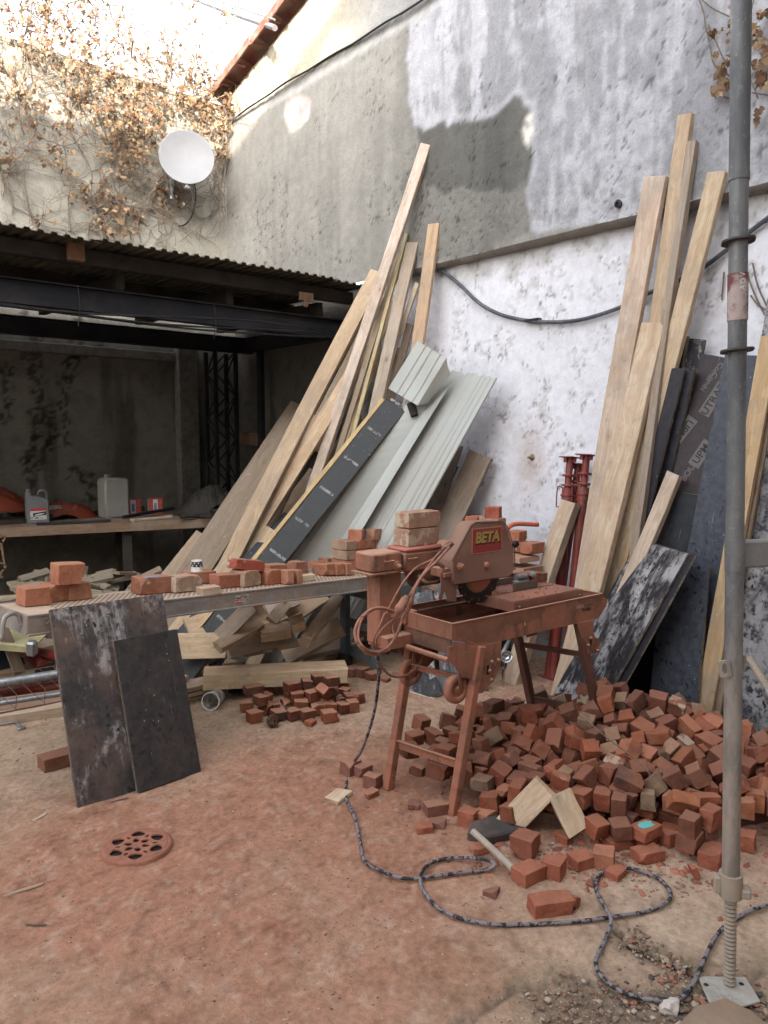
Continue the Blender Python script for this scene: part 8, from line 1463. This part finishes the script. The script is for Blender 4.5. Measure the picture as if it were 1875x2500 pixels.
# bricks on the plank stack behind the saw
def ps(u, v, z, me_, lab, ang=0, x=None, **k):
    p = P(u, v, 'x', x or 4.0); k.setdefault('mortar', .3); M = Matrix.Translation((p.x, p.y, z)) @ Matrix.Rotation(ang, 4, 'Z'); return brick(me_, M, k.pop('col', PL), lab, 'bricks on the plank stack behind the saw', **k)
T7 = brick_mesh(270, .11, .10, .07); T8 = brick_mesh(271, .13, .10, .065)
for i in range(3): ps(1190, 1250, .862+.034+.069*i, T7, ('lowest', 'middle', 'third')[i]+' brick of the column rising behind the blade guard', ang=.4+.1*i, col=(PL, MO, MO)[i])
ps(1205, 1250, .862+.034+.069*3, brick_mesh(272, .12, .10, .08, 1.4), 'topmost red brick of the column behind the blade guard', ang=.5, col=(.32, .10, .065)); ps(1212, 1262, .862+.034+.069*2, T8, 'pale brick just under the topmost red one behind the guard', ang=.2, col=MO)
for i in range(3): ps(1162, 1265, .862+.034+.069*i, T8, ('lowest', 'middle', 'top')[i]+' brick of the orange column left of the taller one behind the guard', ang=.1*i, col=OR1)
ps(1264, 1345, .895, T7, 'upright brick on the plank stack just right of the guard', col=PL, ang=.1); ps(1279, 1348, .893, HALF[3], 'dark half brick on the plank stack, middle one', col=(.2, .09, .06), ang=.4); ps(1262, 1320, .964, T8, 'orange brick lying across the two on the plank stack', col=OR1, ang=.2); ps(1300, 1335, .895, brick_mesh(273, .13, .10, .072), 'brick alone at the right on the plank stack behind the saw', col=(.34, .14, .09))
# wooden blocks and cup on the deck
q = dloc(509, 1450); tag(link('wooden_block', MB().box((-.055, -.04, 0), (.055, .04, .042), .003).me('wooden_block'), WOOD, None, Matrix.Translation(q) @ Matrix.Rotation(ad-.15, 4, 'Z'), (.52, .38, .24), dust=.2), 'small wooden block before the paper cup on the deck', 'wooden block')
q = dloc(741, 1418); tag(link('wooden_block', MB().box((-.07, -.025, 0), (.07, .025, .04), .003).me('wooden_block'), WOOD, None, Matrix.Translation(q) @ Matrix.Rotation(ad-.3, 4, 'Z'), (.56, .45, .28), dust=.2), 'pale wooden wedge right of the thin brick slips on the deck', 'wooden block')
q = dloc(833, 1376); tag(link('wooden_block', MB().prism([(-.06, 0), (.06, 0), (.04, .06), (-.03, .07)], -.03, .03).me('wooden_block'), WOOD, None, Matrix.Translation(q) @ Matrix.Rotation(.6, 4, 'Z'), (.5, .39, .25), dust=.2), 'slanted timber end behind the brick stack on the deck', 'wooden block')
q = P(481, 1406, 'y', dloc(485, 1424).y); cup = root('paper_cup', q, 'upside-down white paper cup with black polka-dot band on a brick on the deck', 'paper cup')
CW = m_flat('cup_paper', (.62, .56, .52), .6); CK = m_flat('cup_black', (.04, .03, .035), .6)
link('cup_body', MB().lathe([(.038, 0), (.040, .002), (.040, .005), (.0375, .006), (.031, .092), (.030, .094), (.030, .090), (.001, .090)], 30).me('cup_body', 'all'), CW, cup)
def rc_(z): return .0375-(z-.006)*.0756+.0005
link('printed_band', MB().lathe([(rc_(.058), .058), (rc_(.088), .088)], 30).me('printed_band', 'all'), CK, cup)
dm_ = MB()
for r_ in range(2):
    for k in range(9):
        a = 2*math.pi*(k+.5*r_)/9; z = .066+.014*r_; rr_ = rc_(z)+.0006; dm_.lathe([(0, .0003), (.0045, .0)], 8, Matrix.Translation((rr_*math.cos(a), rr_*math.sin(a), z)) @ V((math.cos(a), math.sin(a), .07)).to_track_quat('Z', 'Y').to_matrix().to_4x4())
link('printed_dots', dm_.me('printed_dots'), CW, cup)
a = R(-62); link('printed_square', MB().box((-.006, -.005, 0), (.006, .005, .0008)).me('printed_square'), m_flat('cup_blue', (.12, .25, .45)), cup, Matrix.Translation((rc_(.078)*math.cos(a), rc_(.078)*math.sin(a), .078)) @ V((math.cos(a), math.sin(a), .07)).to_track_quat('Z', 'Y').to_matrix().to_4x4() @ Matrix.Translation((0, 0, .0008)))
sw = MB()
for k in range(7): a0 = k*.9; sw.tube([V(((rc_(.045)+.0006)*math.cos(a0+t), (rc_(.045)+.0006)*math.sin(a0+t), .050+.008*math.sin(t*8))) for t in np.linspace(0, .7, 9)], .0007, 4)
link('printed_scroll', sw.me('printed_scroll', 'all'), CK, cup)
# dry twig over the pile
pts = [P(u, v, 'z', z) for u, v, z in ((1412, 1745, .36), (1440, 1765, .37), (1480, 1800, .34), (1520, 1830, .30), (1560, 1860, .26), (1590, 1895, .21), (1602, 1925, .17))]
tag(link('dry_twig', MB().tube(smooth_path(pts, 4), .0028, 5).me('dry_twig', 'all'), STEM), 'long dry twig lying over the big brick pile', 'twig')
# ------------------------------------------------------------------ drain cover: cast flower pattern
q = P(335, 2072, 'z', .0); dr = root('drain_cover', (q.x, q.y, 0), 'round cast drain cover with petal-shaped openings, dusted brick red', 'drain cover')
DRM = m_plain('dust_red_cast_iron', (.30, .125, .08), .95, scale=18, var=.25); RD = .130
def pet(cx, cy, rl, rw, a, n=14):
    out = []
    for k in range(n):
        t = 2*math.pi*k/n; x = rl*math.cos(t); y = rw*math.sin(t)*(1-.35*math.cos(t)); out.append((cx+x*math.cos(a)-y*math.sin(a), cy+x*math.sin(a)+y*math.cos(a)))
    return out
holes = []
for k in range(6): a = k*math.pi/3+.2; holes.append(pet(.043*math.cos(a), .043*math.sin(a), .021, .016, a))
for k in range(12): a = k*math.pi/6+.05; rr_ = .100 if k % 2 == 0 else .081; holes.append(pet(rr_*math.cos(a), rr_*math.sin(a), .028 if k % 2 == 0 else .015, .032 if k % 2 == 0 else .010, a))
c = bpy.data.curves.new('drain', 'CURVE'); c.dimensions = '2D'; c.fill_mode = 'BOTH'; c.extrude = .003; c.bevel_depth = .0025; c.bevel_resolution = 1
for pl_ in [[(RD*math.cos(2*math.pi*k/56), RD*math.sin(2*math.pi*k/56)) for k in range(56)]]+holes:
    s_ = c.splines.new('POLY'); s_.points.add(len(pl_)-1); s_.use_cyclic_u = True
    for p_, xy in zip(s_.points, pl_): p_.co = (xy[0], xy[1], 0, 1)
o = bpy.data.objects.new('drain', c); COL.objects.link(o); dg = bpy.context.evaluated_depsgraph_get(); dg.update(); me_ = bpy.data.meshes.new_from_object(o.evaluated_get(dg)); me_.materials.clear(); bpy.data.objects.remove(o)
link('grating', me_, DRM, dr, Matrix.Translation((0, 0, .013)) @ Matrix.Scale(.88, 4))
link('drain_hollow', MB().lathe([(0, .0050), (RD*.93, .0050)], 40).me('drain_hollow'), m_flat('drain_dark', (.018, .012, .010)), dr)
rr2 = random.Random(12); rim = MB().lathe([(RD-.014, .016), (RD-.002, .018), (RD+.004, .012), (RD+.005, -.02)], 56)
for i_, v_ in enumerate(rim.v): v_.z += rr2.uniform(-.0012, .0012)
link('rim', rim.me('rim', 'all'), DRM, dr)
# ------------------------------------------------------------------ wooden pieces and stones in and before the brick heap
def onb(name, L_, w_, t, M, col, label, cat, group=None, dust=.1, **k):
    _sd[0] += 1; o = link(name, beam_mesh(name, L_, w_, t, seed=_sd[0], n=4, **k), WOOD, None, M, col, dust=dust); return tag(o, label, cat, group)
PB = (.60, .44, .27)
A = P(1247, 2010, 'z', .05); B = P(1330, 1922, 'z', .22); board('timber_offcut', A, B, .105, .028, (-.5, -.75, .75), WOOD, PB, 'pale timber offcut with slanted end, left of the two on the brick pile', 'timber offcut', 'pale timber offcuts on the brick pile', ends=(-.07, 0), dust=.05)
A = P(1415, 2033, 'z', .06); B = P(1368, 1938, 'z', .20); board('timber_offcut', A, B, .095, .026, (-.75, -.55, .75), WOOD, (.62, .46, .28), 'pale timber offcut with crack and knot, right of the two on the brick pile', 'timber offcut', 'pale timber offcuts on the brick pile', dust=.05)
A = P(1262, 2130, 'z', .03); B = P(1155, 2030, 'z', .075); tag(link('wooden_stick', MB().tube([A, A.lerp(B, .5)+V((0, 0, .002)), B], .0135, 12).me('wooden_stick', True), m_plain('bleached_round_wood', (.42, .34, .27), .8, scale=8, var=.3, streak=.2)), 'round bleached wooden stick lying before the brick pile', 'stick')
q = P(824, 1940, 'z', .022); onb('wood_chip', .11, .075, .018, Matrix.Translation(q) @ Matrix.Rotation(.35, 4, 'Z') @ Matrix.Translation((-.05, 0, 0)), (.62, .45, .29), 'small pale square of wood under the cable', 'wood offcut')
SLT = m_plain('dark_slate_stone', (.06, .052, .048), .8, scale=12, var=.4, dust=.5, dcol=(.20, .13, .10)); rs3 = random.Random(5)
q = P(1208, 2040, 'z', .0); pp = [(-.13, -.01), (-.09, .05), (.0, .065), (.11, .06), (.14, -.02), (.09, -.05), (-.05, -.06)]
tag(link('slate_fragment', MB().prism(pp, 0, .05, 'z').me('slate_fragment', bevel=.008), SLT, None, Matrix.Translation(q) @ Matrix.Rotation(-.4, 4, 'Z') @ Matrix.Rotation(.15, 4, 'X')), 'flat dark stone slab fragment beside the round stick', 'stone')
q = P(1735, 2508, 'z', .0); tag(link('paving_fragment', MB().prism([(-.10, -.10), (-.09, .03), (.0, .05), (.10, .03), (.12, -.04), (.11, -.12)], 0, .03, 'z').me('paving_fragment', bevel=.004), m_plain('worn_wooden_pad', (.24, .16, .105), .85, scale=6, var=.35, dust=.4, dcol=(.4, .3, .22)), None, Matrix.Translation(q) @ Matrix.Rotation(-.2, 4, 'Z')), 'flat tan slab at the foot of the scaffold base plate', 'slab')
def rock_me(seed, s=(1, 1, 1), sub=2, rough=.35):
    bm = bmesh.new(); bmesh.ops.create_icosphere(bm, subdivisions=sub, radius=1)
    for v_ in bm.verts:
        n_ = mnoise.noise(v_.co*1.3+V((seed*3.1, seed, 0)))*rough*1.6+mnoise.noise(v_.co*3+V((seed, 0, 5)))*rough*.5; v_.co *= 1+n_; v_.co = V((v_.co.x*s[0], v_.co.y*s[1], v_.co.z*s[2]))
    me_ = bpy.data.meshes.new('stone'); bm.to_mesh(me_); bm.free(); return me_
PALES = m_plain('pale_quartz_stone', (.55, .48, .43), .8, scale=10, var=.25); MSOIL = m_plain('gravel_mixed', (.30, .22, .16), .9, scale=20, var=.4)
q = P(1636, 2455, 'z', .01); tag(link('pale_stone', rock_me(3, (.034, .024, .019)), PALES, None, Matrix.Translation(q)), 'pinkish white stone beside the cable bend, near the scaffold base', 'stone')
# gravel, chips and crumbs: uncountable
def m_gravel():
    s = NT('gravel'); k = s.n('NewGeometry').outputs['Random Per Island']; c = s.mix(s.ramp(k, .0, .35), (.34, .26, .19), (.17, .12, .09)); c = s.mix(s.ramp(k, .66, .68), c, (.27, .125, .08)); c = s.mix(s.ramp(k, .84, .86), c, (.38, .31, .24)); c = s.mix(s.ramp(k, .94, .95), c, (.08, .07, .065)); return s.fin(c, .92, spec=.2)
GRV = m_gravel(); CRB = NT('brick_crumb'); _k = CRB.n('NewGeometry').outputs['Random Per Island']; CRB.fin(CRB.mix(CRB.ramp(_k, 0, 1), (.19, .075, .05), (.36, .14, .09)), .95, spec=.2); gr_ = random.Random(77); gb = MB(); ico = [rock_me(s_, (1, 1, .7), 1, .5) for s_ in range(5)]; ivs = [([v_.co.copy() for v_ in m_.vertices], [tuple(p_.vertices) for p_ in m_.polygons]) for m_ in ico]
def grit(u, v, r, n, s0, s1):
    c_ = P(u, v, 'z', 0)
    for i in range(n):
        a = gr_.random()*6.283; d = r*math.sqrt(gr_.random())*gr_.uniform(.3, 1.2); s_ = s0+(s1-s0)*gr_.random()**3
        vs, fs = gr_.choice(ivs); gb.add(vs, fs, Matrix.Translation((c_.x+d*math.cos(a), c_.y+d*math.sin(a), s_*.1-.002)) @ Matrix.Rotation(gr_.random()*6, 4, 'Z') @ Matrix.Diagonal((s_*gr_.uniform(.8, 1.5), s_, s_*.8, 1)))
for a in ((1550, 2300, .09, 80, .003, .011), (1620, 2345, .08, 80, .003, .011), (1660, 2365, .07, 90, .003, .009), (1560, 2480, .22, 300, .002, .011), (1440, 2470, .16, 240, .002, .009), (1700, 2470, .2, 300, .003, .013), (1830, 2440, .14, 160, .003, .012),
          (1350, 2440, .14, 120, .002, .007), (1470, 2150, .2, 160, .002, .006), (1350, 2160, .14, 160, .002, .007), (1310, 2180, .1, 80, .002, .006), (1200, 2090, .2, 120, .002, .007), (1330, 2060, .3, 160, .003, .012), (1500, 2090, .35, 220, .003, .012), (1650, 2110, .3, 160, .003, .010),
          (1150, 1750, .5, 130, .002, .006), (900, 1740, .5, 120, .002, .006), (500, 1850, .8, 160, .002, .006), (150, 1850, .5, 160, .002, .008), (330, 2060, .3, 60, .002, .006), (600, 2150, .9, 160, .0015, .006), (1000, 2300, .8, 160, .0015, .006), (900, 2420, .6, 80, .0015, .007), (1270, 2300, .4, 90, .002, .006), (1800, 2200, .3, 60, .002, .006), (1180, 1640, .3, 120, .003, .012), (250, 2400, .6, 160, .0015, .005), (700, 2200, .8, 220, .0015, .0055), (450, 2330, .6, 160, .0015, .005), (900, 2250, .5, 160, .0015, .006), (1150, 2380, .4, 140, .0015, .005), (650, 1950, .6, 160, .0015, .006), (200, 2100, .5, 120, .0015, .005), (1100, 1800, .5, 120, .002, .006)):
    grit(*a)
gb2 = gb; gb = MB()
for a in ((1330, 2060, .30, 90, .006, .022), (1500, 2085, .32, 120, .006, .022), (1650, 2095, .28, 90, .006, .02), (1080, 2010, .25, 50, .005, .016), (1200, 2110, .2, 40, .004, .014), (1700, 2140, .25, 40, .004, .014), (1800, 2060, .25, 60, .006, .02), (950, 1960, .25, 40, .004, .014), (700, 1740, .3, 40, .004, .012), (1380, 2180, .2, 30, .004, .012), (1250, 1930, .4, 60, .006, .02)): grit(*a)
o = link('brick_crumbs', gb.me('brick_crumbs', fix=False), CRB.m); tag(o, 'brick crumbs and shards strewn round the foot of the piles', kind='stuff'); gb = gb2
o = link('gravel', gb.me('gravel', fix=False), GRV); tag(o, 'grit, brick crumbs and pebbles scattered over the ground', kind='stuff')
# ------------------------------------------------------------------ look-alikes told apart by their place, counted from the left
bpy.context.view_layer.update()
ORD = 'first second third fourth fifth sixth seventh eighth ninth tenth eleventh twelfth thirteenth fourteenth fifteenth sixteenth seventeenth eighteenth nineteenth twentieth twenty-first twenty-second twenty-third twenty-fourth twenty-fifth twenty-sixth twenty-seventh twenty-eighth twenty-ninth thirtieth'.split()
by = {}
for o in bpy.data.objects:
    if o.parent is None and 'label' in o and 'group' in o: by.setdefault((o['group'], o['label']), []).append(o)
for (g_, l_), os_ in by.items():
    if len(os_) < 2 or len(os_) > 30: continue
    os_.sort(key=lambda o: dproj(o.matrix_world.translation)[0])
    for i, o in enumerate(os_): o['label'] = l_+', '+ORD[i]+' from left'
